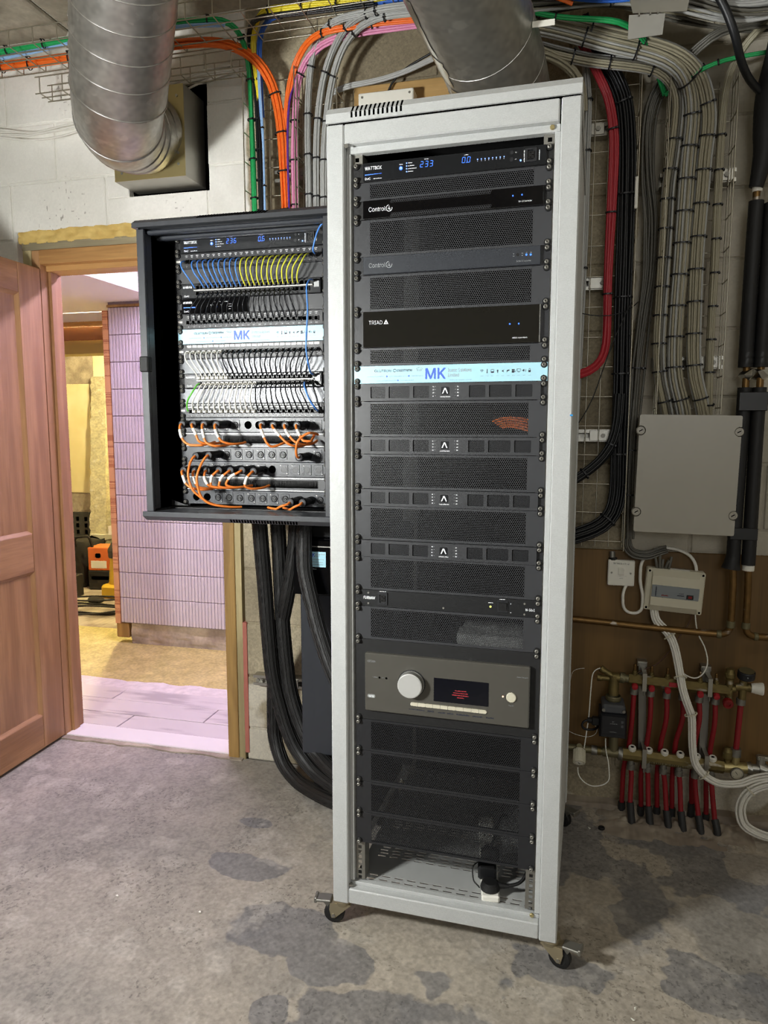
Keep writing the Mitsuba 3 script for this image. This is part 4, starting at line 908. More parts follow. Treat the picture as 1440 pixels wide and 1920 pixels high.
for i in range(24):
    x = -0.02 + i * 0.0088
    part(cbm, 'vent_slot', hull([(x, YC - 0.0045, -0.829), (x + 0.004, YC - 0.0045, -0.829), (x - 0.004, YC + 0.0105, -0.8385), (x, YC + 0.0105, -0.8385), (x, YC + 0.004, -0.828), (x + 0.004, YC + 0.004, -0.828)]), 'void')
    x = -0.1 + i * 0.0088
    part(ct, 'vent_slot', hull([(x, YC - 0.0045, 0.0185), (x + 0.004, YC - 0.0045, 0.0185), (x + 0.004, YC + 0.0105, 0.0285), (x + 0.008, YC + 0.0105, 0.0285), (x, YC + 0.004, 0.018), (x + 0.004, YC + 0.004, 0.018)]), 'void')
for y, z in ((-0.105, -0.004), (-0.055, -0.008), (-0.025, 0.0)):
    part(kb, 'cross_rail', box(-0.27, 0.27, y - 0.009, y + 0.009, z - 0.008, z + 0.004, 0.003), 'panel_blue_grey')
for x in (-0.17, -0.07, 0.05, 0.13):
    part(kb, 'brush_plate', box(x - 0.045, x + 0.045, 0.02, 0.10, -0.004, -0.001), 'olive_beam')
lt = part(kb, 'latch', box(-0.296, -0.268, YC - 0.005, YC + 0.02, -0.402, -0.357, 0.003), 'black_matt')
for s in (-1, 1):
    xa, xb = sorted((s * 0.2475, s * 0.2215))
    part(kb, 'mounting_rail', cat([box(xa, xb, 0.0005, 0.0025, -0.815, 0.02), box(*sorted((s * 0.2215, s * 0.2235)), 0.0025, 0.03, -0.815, 0.01)]), 'panel_dark')
part(kb, 'gusset', prism(Polygon([(0.205, 0.0), (0.262, 0.0), (0.262, -0.045)]), -0.04, -0.037), 'rail_black')
part(kb, 'gusset', prism(Polygon([(-0.205, -0.802), (-0.262, -0.802), (-0.262, -0.785)]), -0.04, -0.037), 'rail_black')
part(kb, 'cable_shelf', box(-0.27, 0.27, -0.04, 0.01, -0.811, -0.808), 'rail_black')

PORT = proto(cat([box(-0.0066, 0.0066, -0.0045, 0, -0.0066, -0.0052), box(-0.0066, 0.0066, -0.0045, 0, 0.0052, 0.0066), box(-0.0066, -0.0054, -0.0045, 0, -0.0066, 0.0066), box(0.0054, 0.0066, -0.0045, 0, -0.0066, 0.0066)]), 'panel_dark')
HOLE = proto(box(-0.0054, 0.0054, -0.0012, 0.0, -0.0052, 0.0052), 'void')
def pxs(i): return -0.203 + 0.41 * i / 23
def patch_panel(u, label, strip):
    t = thing('patch_bay', label, 'patch panel')
    plate(t, u, 1, 'panel_grey'); zc = -(u + 0.5) * U; y = -0.0035
    part(t, 'front_panel', box(-0.222, 0.226, y - 0.004, y, -(u + 1) * U + 0.002, -u * U - 0.002, 0.0008), 'panel_dark'); y -= 0.004
    for i in range(24):
        rpart(t, 'port', PORT, tr(pxs(i), y, zc - 0.003)); rpart(t, 'port_opening', HOLE, tr(pxs(i), y, zc - 0.003))
    if strip == 'white':
        L = proto(box(-0.0075, 0.0075, y - 0.0006, y, zc + 0.0115, zc + 0.0185), 'white_plastic')
        for i in range(24): rpart(t, 'label', L, tr(pxs(i), 0, 0))
    elif strip == 'silver':
        part(t, 'cover_strip', box(-0.214, 0.214, y - 0.006, y, zc + 0.006, zc + 0.0135, 0.002), 'alu_grey')
        part(t, 'cover_strip', box(-0.214, 0.214, y - 0.004, y, zc + 0.0145, zc + 0.0195, 0.001), 'alu_grey')
    else:
        L = proto(box(-0.0077, 0.0077, y - 0.0006, y, zc + 0.0085, zc + 0.0188), 'panel_dark')
        for i in range(24): rpart(t, 'label', L, tr(pxs(i), 0, 0))
        part(t, 'caption', cat([dashes(pxs(i) - 0.0045, zc + 0.0142, y - 0.0006, 0.009, 0.0022, 200 + i) for i in range(24)] + [dashes(pxs(i) - 0.0025, zc + 0.0098, y - 0.0006, 0.005, 0.0022, 300 + i) for i in range(24)]), 'white_print')
    part(t, 'port_numbers', cat([text(str(i + 1), 0.0042, pxs(i), zc - 0.0175, y, 'c') for i in range(24)]), 'white_print')
    part(t, 'side_tag', box(-0.2405, -0.226, -0.0045, -0.0035, zc - 0.003, zc + 0.003), 'white_plastic')
    screws(t, u, 1)
    return t
def blank(u, m, label, n=1):
    t = thing('blanking_panel', label, 'blanking panel'); plate(t, u, n, m, c=0.001)
    part(t, 'folded_edge', box(-0.2413, 0.2413, -0.006, -0.0035, -(u + n) * U + 0.0006, -(u + n) * U + 0.003), m)
    screws(t, u, n)
    return t
def switch(u, label):
    t = thing('network_switch', label, 'network switch')
    plate(t, u, 1, 'black_matt'); zc = -(u + 0.5) * U; y = -0.012
    part(t, 'front_panel', box(-0.221, 0.222, y, -0.0036, -(u + 1) * U + 0.001, -u * U - 0.001, 0.001), 'device_black')
    part(t, 'lettering', text('araknis', 0.0072, -0.2155, zc + 0.0085, y, bold=True, w=0.03), 'white_print')
    part(t, 'lettering', text('OvrC', 0.0052, -0.2125, zc - 0.017, y, bold=True), 'white_print')
    for i in range(24):
        for s in (1, -1):
            x = -0.166 + i * 0.0151
            rpart(t, 'port', PORT, tr(x, y, zc + s * 0.0085)); rpart(t, 'port_opening', HOLE, tr(x, y, zc + s * 0.0085))
    part(t, 'glare_bar', box(-0.176, 0.200, y - 0.010, y, zc - 0.0012, zc + 0.0022, 0.0008), 'white_plastic', 'white bar standing for glare between the two port rows')  # white bar put in for glare on the switch edge
    part(t, 'uplink_ports', box(0.202, 0.219, y - 0.003, y, zc - 0.006, zc + 0.012, 0.001), 'alu_grey')
    screws(t, u, 1)
    return t

conditioner(0, '236', '0.6', 'black power conditioner showing 236 in blue digits, top unit of the black wall cabinet', -0.2225, 0.232)
patch_panel(1, 'patch panel with blue and yellow cables at the top of the black cabinet', 'dark')
blank(2, 'panel_grey', 'plain grey panel behind the blue and yellow patch cables')
switch(3, 'black network switch fed by the blue and yellow patch cables')
t = thing('network_router', 'half-width glossy black router with a blue glow line behind black patch cables', 'router')
plate(t, 4, 1, 'panel_grey'); zc = -4.5 * U
part(t, 'front_panel', box(-0.2235, -0.008, -0.010, -0.0036, -5 * U + 0.001, -4 * U - 0.001, 0.001), 'gloss_black')
part(t, 'lettering', text('araknis', 0.0072, -0.218, zc + 0.0085, -0.010, bold=True, w=0.03), 'white_print')
part(t, 'lettering', text('OvrC', 0.0052, -0.216, zc - 0.017, -0.010, bold=True), 'white_print')
part(t, 'glow_bar', box(-0.217, -0.178, -0.0106, -0.010, zc - 0.0045, zc - 0.002), 'blue_print', emitter=BLUE_LIT)
part(t, 'caption', cat([dashes(x, zc + z, -0.010, w, 0.002, 400 + i) for i, (x, z, w) in enumerate(((-0.118, 0.010, 0.006), (-0.1, 0.010, 0.006), (-0.082, 0.0095, 0.012), (-0.128, 0.001, 0.009), (-0.095, 0.001, 0.007), (-0.068, 0.002, 0.009), (-0.068, -0.005, 0.009), (-0.068, -0.012, 0.006)))]), 'white_print')
status_leds(t, [(-0.107, zc - 0.004)], -0.010)
screws(t, 4, 1)
patch_panel(5, 'patch panel with numbered ports and black cables above the printed panel of the cabinet', 'dark')
brand_panel(6, 'pale blue printed company panel inside the black wall cabinet')
patch_panel(7, 'patch panel with a row of white labels under the printed cabinet panel', 'white')
blank(8, 'blank_grey', 'pale grey panel behind the upper white and black patch cables')
switch(9, 'black network switch between the two fans of white and black cables')
blank(10, 'blank_grey', 'pale grey panel behind the lower white and black patch cables')
patch_panel(11, 'lowest patch panel with silver cover strips above the speaker sockets', 'silver')
SOCK = proto(cat([turned((0, 0, 0), (0, -1, 0), [(0.0105, 0), (0.0105, 0.002), (0.0085, 0.0035), (0.0075, 0.0035), (0.0075, 0.0008), (0, 0.0008)], 20), turned((0, 0, 0), (0, -1, 0), [(0.0045, 0.0008), (0.0045, 0.004), (0.0025, 0.004), (0.0025, 0.0015), (0, 0.0015)], 14)]), 'panel_dark')
SPLATE = proto(cat([box(-0.013, 0.013, -0.0016, 0, -0.0155, 0.0155, 0.0006)] + [turned((s * 0.0105, -0.0016, -s * 0.0125), (0, -1, 0), [(0.0018, 0), (0.0018, 0.0008), (0, 0.0008)], 8) for s in (-1, 1)]), 'panel_blue_grey')
SCR2 = proto(cat([turned((s * 0.0105, -0.0016, -s * 0.0125), (0, -1, 0), [(0.0018, 0), (0.0018, 0.0008), (0, 0.0008)], 8) for s in (-1, 1)]), 'zinc')
BHOLE = proto(turned((0, 0, 0), (0, -1, 0), [(0.0118, 0), (0.0118, 0.0003), (0, 0.0003)], 20), 'void')
def sockets(u, label, socks, holes, blanks=(), plugs=()):
    t = thing('speaker_socket_panel', label, 'socket panel')
    plate(t, u, 1, 'panel_blue_grey', c=0.0008); zc = -(u + 0.5) * U
    for x in list(socks) + list(plugs):
        k = rpart(t, 'socket', SPLATE, tr(x, -0.0036, zc)); rpart(k, 'screw', SCR2, tr(x, -0.0036, zc)); rpart(k, 'ring', SOCK, tr(x, -0.0052, zc))
    for x in holes: rpart(t, 'cut_out', BHOLE, tr(x, -0.0036, zc))
    for x in blanks:
        k = rpart(t, 'blank_plate', SPLATE, tr(x, -0.0036, zc)); rpart(k, 'screw', SCR2, tr(x, -0.0036, zc))
        part(k, 'ring', turned((x, -0.0052, zc), (0, -1, 0), [(0.0095, 0), (0.0095, 0.001), (0.0085, 0.001), (0.0085, 0.0003), (0, 0.0003)], 20), 'panel_dark')
    screws(t, u, 1)
def brushes(u, label, x0, x1):
    t = thing('brush_panel', label, 'brush panel')
    zc = -(u + 0.5) * U
    pg = sbox(-0.2413, -(u + 1) * U + 0.0004, 0.2413, -u * U - 0.0004).difference(sbox(x0, zc - 0.011, x1, zc + 0.012))
    part(t, 'face', prism(pg, -0.0035, -0.0003), 'panel_grey')
    part(t, 'edge', box(-0.235, 0.235, -0.006, -0.0035, zc + 0.0165, zc + 0.0195), 'alu_grey')
    part(t, 'edge', box(-0.235, 0.235, -0.006, -0.0035, zc - 0.0205, zc - 0.0175), 'alu_grey')
    part(t, 'backing', box(x0, x1, 0.0, 0.002, zc - 0.012, zc + 0.013), 'void')
    q = random.Random(u); ms = []
    for i in range(230):
        x = x0 + (x1 - x0) * i / 229
        ms.append(hull([(x - 0.0004, -0.001, zc + 0.012), (x + 0.0004, -0.001, zc + 0.012), (x, -0.0005, zc + 0.012), (x + q.uniform(-0.002, 0.002), -0.003 - q.random() * 0.004, zc - 0.009 - q.random() * 0.002)]))
    part(t, 'bristles', cat(ms), 'rubber', kind='stuff')
    screws(t, u, 1)
sockets(12, 'uppermost speaker socket panel of the cabinet, with eight plugged orange cables', [], (-0.054, -0.017, 0.018), (0.206,), (-0.168, -0.132, -0.096, -0.058, 0.088, 0.124, 0.16, 0.19))
brushes(13, 'brush strip panel under the uppermost speaker sockets', -0.10, 0.19)
sockets(14, 'speaker socket panel with a row of empty round sockets between the two brush strips', (-0.089, -0.051, -0.015, 0.023, 0.059, 0.095, 0.205), (), (), (-0.128, -0.09 + 0.0, 0.16)[:1])
sockets(15, 'socket panel with seven plugged orange cables and four blank plates', (), (0.059,), (0.097, 0.134, 0.171, 0.208), (-0.163, -0.127, -0.089, -0.05, -0.012, 0.025))
brushes(16, 'lower brush strip panel of the black cabinet', -0.12, 0.205)
sockets(17, 'lowest speaker socket panel of the cabinet with a row of empty round sockets', (-0.122, -0.085, -0.049, -0.011, 0.027, 0.064, 0.1, 0.211), (-0.197, -0.16))

# patch leads
PLUGM = box(-0.0052, 0.0052, -0.016, -0.002, -0.0040, 0.0040, 0.0008)
PLUGS = {c: proto(PLUGM, c) for c in ('socket_black', 'white_plastic')}
def lead(i, x0, z0, x1, z1, col, label, group, bow, q, r=0.0021):
    t = thing('patch_cable', label, 'patch cable', group)
    j = lambda s: q.uniform(-s, s)
    mx = (x0 + x1) / 2
    pts = [(x0, -0.022, z0), (x0 + j(0.001), -0.034, z0 - 0.003), (x0 + (mx - x0) * 0.25 + j(0.0015), -bow * 0.9, z0 + (z1 - z0) * 0.24), (mx + j(0.002), -bow, (z0 + z1) / 2), (x1 + (mx - x1) * 0.2 + j(0.0015), -bow * 0.75, z1 + (z0 - z1) * 0.2), (x1, -0.030, z1 + 0.002), (x1, -0.026, z1)]
    part(t, 'cord', tube(curve(pts, 0.0055), r, 7), 'cable_' + col)
    pc = 'white_plastic' if col == 'white' else 'socket_black'
    rpart(t, 'plug', PLUGS[pc], tr(x0, -0.0065, z0)); rpart(t, 'plug', PLUGS[pc], tr(x1, -0.0125, z1))
q_ = random.Random(11)
for i in range(23):
    if i == 1: continue
    c = 'patchblue' if i < 11 else 'patchyellow'
    nth = ORD[(i if i == 0 else i - 1) if i < 11 else i - 11]
    lead(i, pxs(i), -0.070, -0.168 + i * 0.01485, -0.1505, c, f"{nth} {'blue' if i < 11 else 'yellow'} patch cable from the left under the top patch panel", f"{'blue' if i < 11 else 'yellow'} patch cables under the top patch panel", 0.058, q_)
for i in range(20):
    lead(i, -0.150 + i * 0.0151, -0.1652, pxs(i + 1), -0.2475, 'black', f'{ORD[i]} black patch cable from the left in front of the router', 'black patch cables in front of the router', 0.05, q_, 0.0019)
for i in range(24):
    c = 'white' if i < 7 else 'black'
    lead(i, pxs(i), -0.3365, -0.166 + i * 0.0151, -0.414, c, f'{ORD[i if i < 7 else i - 7]} {c} patch cable from the left in the upper white and black fan', f'{c} patch cables of the upper fan', 0.052, q_, 0.0023 if c == 'white' else 0.0019)
for i in range(24):
    c = 'lime' if i == 0 else 'white' if i < 13 else 'black'
    nm = 'green patch cable left of the white cables in the lower fan' if i == 0 else f'{ORD[i - 1 if i < 13 else i - 13]} {c} patch cable from the left in the lower white and black fan'
    lead(i, -0.166 + i * 0.0151, -0.431, pxs(i), -0.5145, c, nm, None if i == 0 else f'{c} patch cables of the lower fan', 0.052, q_, 0.0023 if c != 'black' else 0.0019)
def loose(pts, col, label, r=0.0024):
    t = thing('patch_cable', label, 'patch cable'); part(t, 'cord', tube(curve(pts, 0.006), r, 8), 'cable_' + col)
    for p, d in ((pts[0], pts[1]), (pts[-1], pts[-2])):
        d = np.array(d) - p; d /= np.linalg.norm(d)
        part(t, 'plug', cyl(np.array(p) - d * 0.006, np.array(p) + d * 0.008, 0.0045, 10), 'socket_black')
loose([(.262, -.07, .0), (.252, -.08, -.006), (.23, -.062, -.026), (.217, -.052, -.054), (.211, -.045, -.068), (.211, -.02, -.072)], 'patchblue', 'blue patch cable hanging from the top right corner of the cabinet')
loose([(.201, -.02, -.144), (.206, -.05, -.147), (.206, -.085, -.173), (.210, -.09, -.236), (.207, -.09, -.284), (.204, -.09, -.343), (.207, -.085, -.379), (.205, -.07, -.392), (.2, -.04, -.407), (.203, -.02, -.411)], 'patchblue', 'long blue patch cable hanging across the right of the printed cabinet panel')
loose([(.175, -.025, -.43), (.189, -.06, -.453), (.202, -.065, -.482), (.214, -.05, -.506), (.216, -.02, -.516)], 'patchblue', 'short blue patch cable among the black cables above the speaker sockets')
loose([(.20, -.025, -.432), (.212, -.05, -.455), (.222, -.05, -.49), (.226, -.03, -.512)], 'black', 'black patch cable at the far right of the lower fan')

# speaker leads
SPK = dict(
    a1=[(-.199, -.075, -.553), (-.193, -.095, -.581), (-.184, -.095, -.602), (-.159, -.095, -.615), (-.13, -.09, -.615), (-.12, -.02, -.607)],
    a2=[(-.163, -.075, -.553), (-.145, -.095, -.577), (-.135, -.095, -.602), (-.116, -.08, -.611), (-.101, -.02, -.609)],
    a3=[(-.127, -.075, -.553), (-.119, -.095, -.581), (-.111, -.095, -.606), (-.084, -.09, -.617), (-.064, -.02, -.612)],
    a4=[(-.087, -.075, -.554), (-.075, -.095, -.581), (-.06, -.09, -.604), (-.037, -.07, -.611), (-.019, -.02, -.607)],
    a5=[(.058, -.075, -.554), (.07, -.095, -.581), (.081, -.095, -.605), (.094, -.085, -.618), (.117, -.06, -.609), (.125, -.02, -.602)],
    a6=[(.094, -.075, -.556), (.117, -.095, -.581), (.148, -.095, -.609), (.169, -.07, -.617), (.18, -.02, -.608)],
    a7=[(.131, -.075, -.556), (.152, -.1, -.585), (.174, -.1, -.605), (.196, -.08, -.611), (.209, -.02, -.601)],
    a8=[(.167, -.075, -.556), (.183, -.1, -.58), (.2, -.105, -.601), (.218, -.1, -.601), (.214, -.06, -.585)],
    b1=[(-.157, -.075, -.648), (-.163, -.1, -.671), (-.164, -.11, -.701), (-.154, -.11, -.74), (-.131, -.1, -.769), (-.103, -.08, -.79), (-.085, -.03, -.803)],
    b2=[(-.114, -.075, -.645), (-.125, -.1, -.67), (-.133, -.115, -.713), (-.126, -.11, -.761), (-.103, -.1, -.786), (-.07, -.08, -.796), (-.03, -.035, -.802)],
    b3=[(.172, -.075, -.649), (.174, -.1, -.634), (.181, -.11, -.605), (.196, -.105, -.587), (.214, -.1, -.578), (.222, -.05, -.583)],
    c1=[(-.199, -.075, -.692), (-.19, -.095, -.706), (-.182, -.095, -.727), (-.163, -.095, -.742), (-.13, -.08, -.748), (-.115, -.02, -.744)],
    c2=[(-.161, -.075, -.693), (-.155, -.095, -.714), (-.144, -.09, -.739), (-.12, -.06, -.745), (-.11, -.02, -.742)],
    c3=[(-.122, -.075, -.691), (-.119, -.095, -.713), (-.108, -.09, -.734), (-.09, -.06, -.744), (-.08, -.02, -.742)],
    c4=[(-.082, -.075, -.69), (-.096, -.095, -.708), (-.099, -.095, -.734), (-.073, -.08, -.741), (-.05, -.02, -.743)],
    c5=[(-.045, -.075, -.69), (-.063, -.095, -.708), (-.073, -.095, -.734), (-.05, -.08, -.741), (-.025, -.02, -.74)],
    c6=[(-.007, -.075, -.689), (-.035, -.095, -.707), (-.05, -.095, -.729), (-.027, -.08, -.739), (.0, -.02, -.737)],
    c7=[(.029, -.075, -.691), (.018, -.095, -.707), (.01, -.095, -.732), (.028, -.08, -.742), (.055, -.02, -.736)],
    d1=[(.143, -.075, -.78), (.127, -.095, -.788), (.09, -.06, -.802), (.05, -.02, -.803)],
    d2=[(.181, -.075, -.78), (.167, -.095, -.789), (.135, -.06, -.802), (.10, -.02, -.803)])
WHERE = dict(a='the uppermost speaker socket row', b='the empty socket row between the brushes', c='the socket row with blank plates', d='the lowest socket row')
for k, pts in SPK.items():
    row, n = k[0], int(k[1]) - 1
    p0 = np.array(pts[0])
    t = thing('speaker_cable', f'{ORD[n]} orange speaker cable from the left plugged into {WHERE[row]}', 'cable', f'orange speaker cables in {WHERE[row]}')
    off = 0.031 if row in 'abcd' else 0
    b0 = np.array([p0[0] + 0.004, -0.006, p0[2] + 0.001]); b1 = np.array([p0[0], -0.074, p0[2]])
    d = b1 - b0
    part(t, 'connector', turned(b0, d, [(0, 0), (0.0118, 0), (0.0118, 0.020), (0.0105, 0.022), (0.0112, 0.046), (0.0120, 0.048), (0.0120, 0.058), (0.0095, 0.066), (0.0075, 0.0685), (0, 0.0685)], 22), 'socket_black')
    part(t, 'collar', turned(b0 + d * 0.93, d, [(0.0085, 0), (0.0108, 0.002), (0.0108, 0.006), (0.007, 0.0075), (0, 0.0075)], 22), 'panel_grey')
    c = curve([tuple(b1 + d / np.linalg.norm(d) * 0.004)] + [(p0[0] + (pts[1][0] - p0[0]) * 0.15, -0.088, p0[2] - 0.004 if pts[1][2] < p0[2] else p0[2] + 0.003)] + pts[1:], 0.004)
    part(t, 'cord', tube(c, 0.0036, 10), 'cable_orange_patch')
    if row in 'ac':
        L = np.r_[0, np.cumsum(np.linalg.norm(np.diff(c, axis=0), axis=1))]
        s = (L > 0.022) & (L < 0.050)
        part(t, 'label_sleeve', tube(c[s], 0.0047, 10), 'cable_white', 'white label sleeve')
CUR = np.eye(4)
# ================================================================ cable trays, cable bundles and ducts
def bundle(name, label, path, n, rw, rn, r, col, ties=(), seed=1, tie_mat='cable_black', group=None, wob=0.25, cat_='cable bundle', sides=6, step=0.03, cols=None):
    """n cables packed in an ellipse (rw along the wall, rn away from it) round the path"""
    t = thing(name, label, cat_, group)
    q = np.random.default_rng(seed)
    c = curve(path, step)
    tg = np.gradient(c, axis=0); tg /= np.linalg.norm(tg, axis=1, keepdims=True)
    nn = np.tile([0, -1.0, 0], (len(c), 1)) - tg * (-tg[:, 1])[:, None]
    nn /= np.linalg.norm(nn, axis=1, keepdims=True)
    bb = np.cross(nn, tg)
    k = np.arange(n) + 0.5
    rad = np.sqrt(k / n); th = k * 2.39996 + q.uniform(0, 6)
    uu, vv = rad * np.cos(th), rad * np.sin(th)
    if n <= 5:
        uu, vv = np.linspace(-0.85, 0.85, n) if n > 1 else np.zeros(1), np.where(np.arange(n) % 2, 0.35, -0.35)
    L = np.r_[0, np.cumsum(np.linalg.norm(np.diff(c, axis=0), axis=1))]
    for i in range(n):
        w1 = wob * np.sin(L * q.uniform(5, 11) + q.uniform(0, 6)) * 0.5; w2 = wob * np.sin(L * q.uniform(5, 11) + q.uniform(0, 6)) * 0.5
        p = c + bb * ((uu[i] * (rw - r) + w1 * r * 2))[:, None] + nn * ((vv[i] * max(rn - r, 0.0005) + w2 * r * 2))[:, None]
        part(t, 'cable', tube(p, r, sides), 'cable_' + (cols[i % len(cols)] if cols else col))
    a = np.arange(14) * 2 * math.pi / 14
    for f in ties:
        x = f * L[-1]
        j = min(len(c) - 2, max(0, int(np.searchsorted(L, x)) - 1)); w = (x - L[j]) / (L[j + 1] - L[j])
        o = c[j] * (1 - w) + c[j + 1] * w
        ring = o + bb[j] * (np.cos(a) * (rw + 0.0012))[:, None] + nn[j] * (np.sin(a) * (rn + 0.0012))[:, None]
        k_ = part(t, 'cable_tie', cat([xf_band(ring, tg[j], 0.0024), hull([o + bb[j] * (rw * s) + nn[j] * (rn * 0.6 + e) + tg[j] * d for s in (0.55, 0.75) for e in (0.004, 0.010) for d in (-0.003, 0.003)])]), tie_mat)
    return t
def xf_band(ring, t, h):
    n = len(ring); ctr = ring.mean(0)
    out = ring + (ring - ctr) / np.linalg.norm(ring - ctr, axis=1, keepdims=True) * 0.0013
    R = [ring - t * h, out - t * h, out + t * h, ring + t * h]
    v = np.vstack(R); f = []
    for a in range(4):
        b = (a + 1) % 4
        for i in range(n):
            j = (i + 1) % n
            f += [[a * n + i, a * n + j, b * n + j], [a * n + i, b * n + j, b * n + i]]
    v2, f2 = flat((v, np.array(f)))
    return v2, f2
def basket(name, label, p0, p1, w_dir, w, depth, d_dir, nlong, pitch, r=0.0022, side=1):
    """wire basket tray: long wires from p0 to p1, U-shaped cross wires"""
    t = thing(name, label, 'cable tray')
    p0, p1, w_dir, d_dir = (np.asarray(x, float) for x in (p0, p1, w_dir, d_dir))
    ax = p1 - p0; Ln = np.linalg.norm(ax); ax /= Ln
    for i in range(nlong):
        o = p0 + w_dir * w * i / (nlong - 1)
        part(t, 'long_wire', cyl(o, o + ax * Ln, r, 6), 'steel_wire')
    for s in (0, 1):
        for k in range(1, 1 + side):
            o = p0 + w_dir * w * s + d_dir * depth * k / side
            part(t, 'long_wire', cyl(o, o + ax * Ln, r, 6), 'steel_wire')
    m = int(Ln / pitch)
    for i in range(m + 1):
        o = p0 + ax * (0.02 + i * pitch)
        if 0.02 + i * pitch > Ln: break
        pts = [o + d_dir * depth, o + d_dir * 0.004, o + w_dir * 0.004, o + w_dir * (w - 0.004), o + w_dir * w + d_dir * 0.004, o + w_dir * w + d_dir * depth]
        part(t, 'cross_wire', tube(np.array(pts) - 0.0, r * 0.95, 6), 'steel_wire')
    return t
Y_ = np.array([0, -1.0, 0])
basket('wire_tray', 'upright wire tray behind the green, black and orange bundles', (-1.158, -0.055, 1.92), (-1.158, -0.055, 2.64), (1, 0, 0), 0.195, 0.085, Y_, 4, 0.1)
basket('wire_tray', 'upright wire tray behind the three grey bundles left of the rack', (-0.952, -0.055, 1.92), (-0.952, -0.055, 2.60), (1, 0, 0), 0.145, 0.085, Y_, 3, 0.1)
basket('wire_tray', 'upright wire tray behind the red and black bundles right of the rack', (-0.03, -0.055, 0.972), (-0.03, -0.055, 2.56), (1, 0, 0), 0.225, 0.085, Y_, 6, 0.1)
basket('wire_tray', 'upright wire tray behind the four grey bundles above the grey box', (0.280, -0.055, 1.43), (0.280, -0.055, 2.47), (1, 0, 0), 0.195, 0.085, Y_, 6, 0.1, side=2)
basket('wire_tray', 'long horizontal wire tray under the ceiling', (-2.6, -0.125, 2.742), (0.9, -0.125, 2.742), (0, -1, 0), 0.19, 0.055, np.array([0, 0, 1.0]), 5, 0.1)
tl = basket('wire_tray', 'short low wire tray behind the upper left duct', (-2.02, -0.07, 2.66), (-1.15, -0.07, 2.66), (0, -1, 0), 0.07, 0.06, np.array([0, 0, 1.0]), 3, 0.1)
for (x0, x1, z) in ((-1.08, -0.94, 2.31), (-0.93, -0.80, 2.312), (-0.05, 0.10, 2.367), (-0.05, 0.13, 1.872), (-0.05, 0.15, 1.359), (0.27, 0.50, 2.19), (0.27, 0.49, 1.60)):
    k = thing('wall_channel', {-1.08: 'short slotted metal channel behind the orange and pink bundles', -0.93: 'short slotted metal channel behind the grey bundles left of the rack'}.get(x0, f"slotted metal channel fixing the tray {'behind the red cables, ' + {2.367: 'highest', 1.872: 'middle', 1.359: 'lowest'}.get(z, '') if x0 < 0.2 else 'behind the four grey bundles, ' + ('upper' if z > 2 else 'lower')}"), 'bracket')
    part(k, 'channel', cat([box(x0, x1, -0.045, -0.004, z - 0.021, z - 0.019), box(x0, x1, -0.045, -0.004, z + 0.019, z + 0.021), box(x0, x1, -0.048, -0.045, z - 0.021, z - 0.009), box(x0, x1, -0.048, -0.045, z + 0.009, z + 0.021), box(x0, x1, -0.006, -0.004, z - 0.021, z + 0.021)]), 'zinc')
    part(k, 'clamp_plate', box(x1 - 0.075, x1 - 0.01, -0.053, -0.049, z - 0.018, z + 0.018, 0.001), 'zinc')
    part(k, 'bolt', cyl((x1 - 0.03, -0.053, z), (x1 - 0.03, -0.059, z), 0.008, 6), 'zinc_dull')
k = thing('wall_channel', 'slotted metal channel low on the wall behind the hanging black sleeves', 'bracket')
z = 0.366
part(k, 'channel', cat([box(-1.21, -0.80, -0.045, -0.004, z - 0.021, z - 0.019), box(-1.21, -0.80, -0.045, -0.004, z + 0.019, z + 0.021), box(-1.21, -0.80, -0.048, -0.045, z - 0.021, z - 0.010), box(-1.21, -0.80, -0.048, -0.045, z + 0.010, z + 0.021), box(-1.21, -0.80, -0.006, -0.004, z - 0.021, z + 0.021)]), 'zinc')
part(k, 'clamp_plate', box(-1.045, -1.015, -0.052, -0.046, z - 0.017, z + 0.017, 0.001), 'zinc'); part(k, 'bolt', cyl((-1.19, -0.046, z), (-1.19, -0.05, z), 0.008, 12), 'zinc_dull')

green = [(-2.6,-.24,2.768),(-2.226,-.24,2.773),(-2.083,-.24,2.775),(-1.762,-.24,2.78),(-1.355,-.24,2.782),(-1.204,-.24,2.774),(-1.154,-.2,2.769),(-1.149,-.13,2.735),(-1.147,-.1,2.65),(-1.143,-.1,2.449),(-1.139,-.1,2.198),(-1.135,-.1,1.995)]
bundle('green_bundle', 'green cables tied in a bundle dropping down the wall left of the black cable', green, 6, .0135, .010, .0046, 'green', (.10,.17,.24,.31,.40,.60,.66,.72,.78,.84,.9), 1)
bundle('pale_blue_bundle', 'pale blue cables beside the green ones in the tray at the top left', [(-2.6,-.22,2.757),(-2.247,-.22,2.760),(-2.102,-.22,2.762),(-1.96,-.22,2.768),(-1.762,-.24,2.770),(-1.356,-.24,2.768),(-1.174,-.24,2.752)], 3, .010, .008, .0045, 'paleblue', (), 2)
oA = [(-2.6,-.16,2.772),(-2.304,-.16,2.769),(-2.156,-.16,2.766),(-2.011,-.16,2.762),(-1.847,-.16,2.762),(-1.403,-.16,2.755),(-1.261,-.15,2.750),(-1.178,-.13,2.73),(-1.102,-.12,2.676),(-1.057,-.11,2.603),(-1.038,-.1,2.512),(-1.028,-.1,2.42),(-1.023,-.1,2.31),(-1.017,-.1,2.189),(-1.015,-.1,1.995)]
bundle('orange_bundle', 'thick bundle of orange cables arriving from the top left and dropping to the cabinet', oA, 10, .0225, .015, .0047, 'orange', (.10,.15,.205,.26,.34,.42,.74,.80,.86,.92), 3)
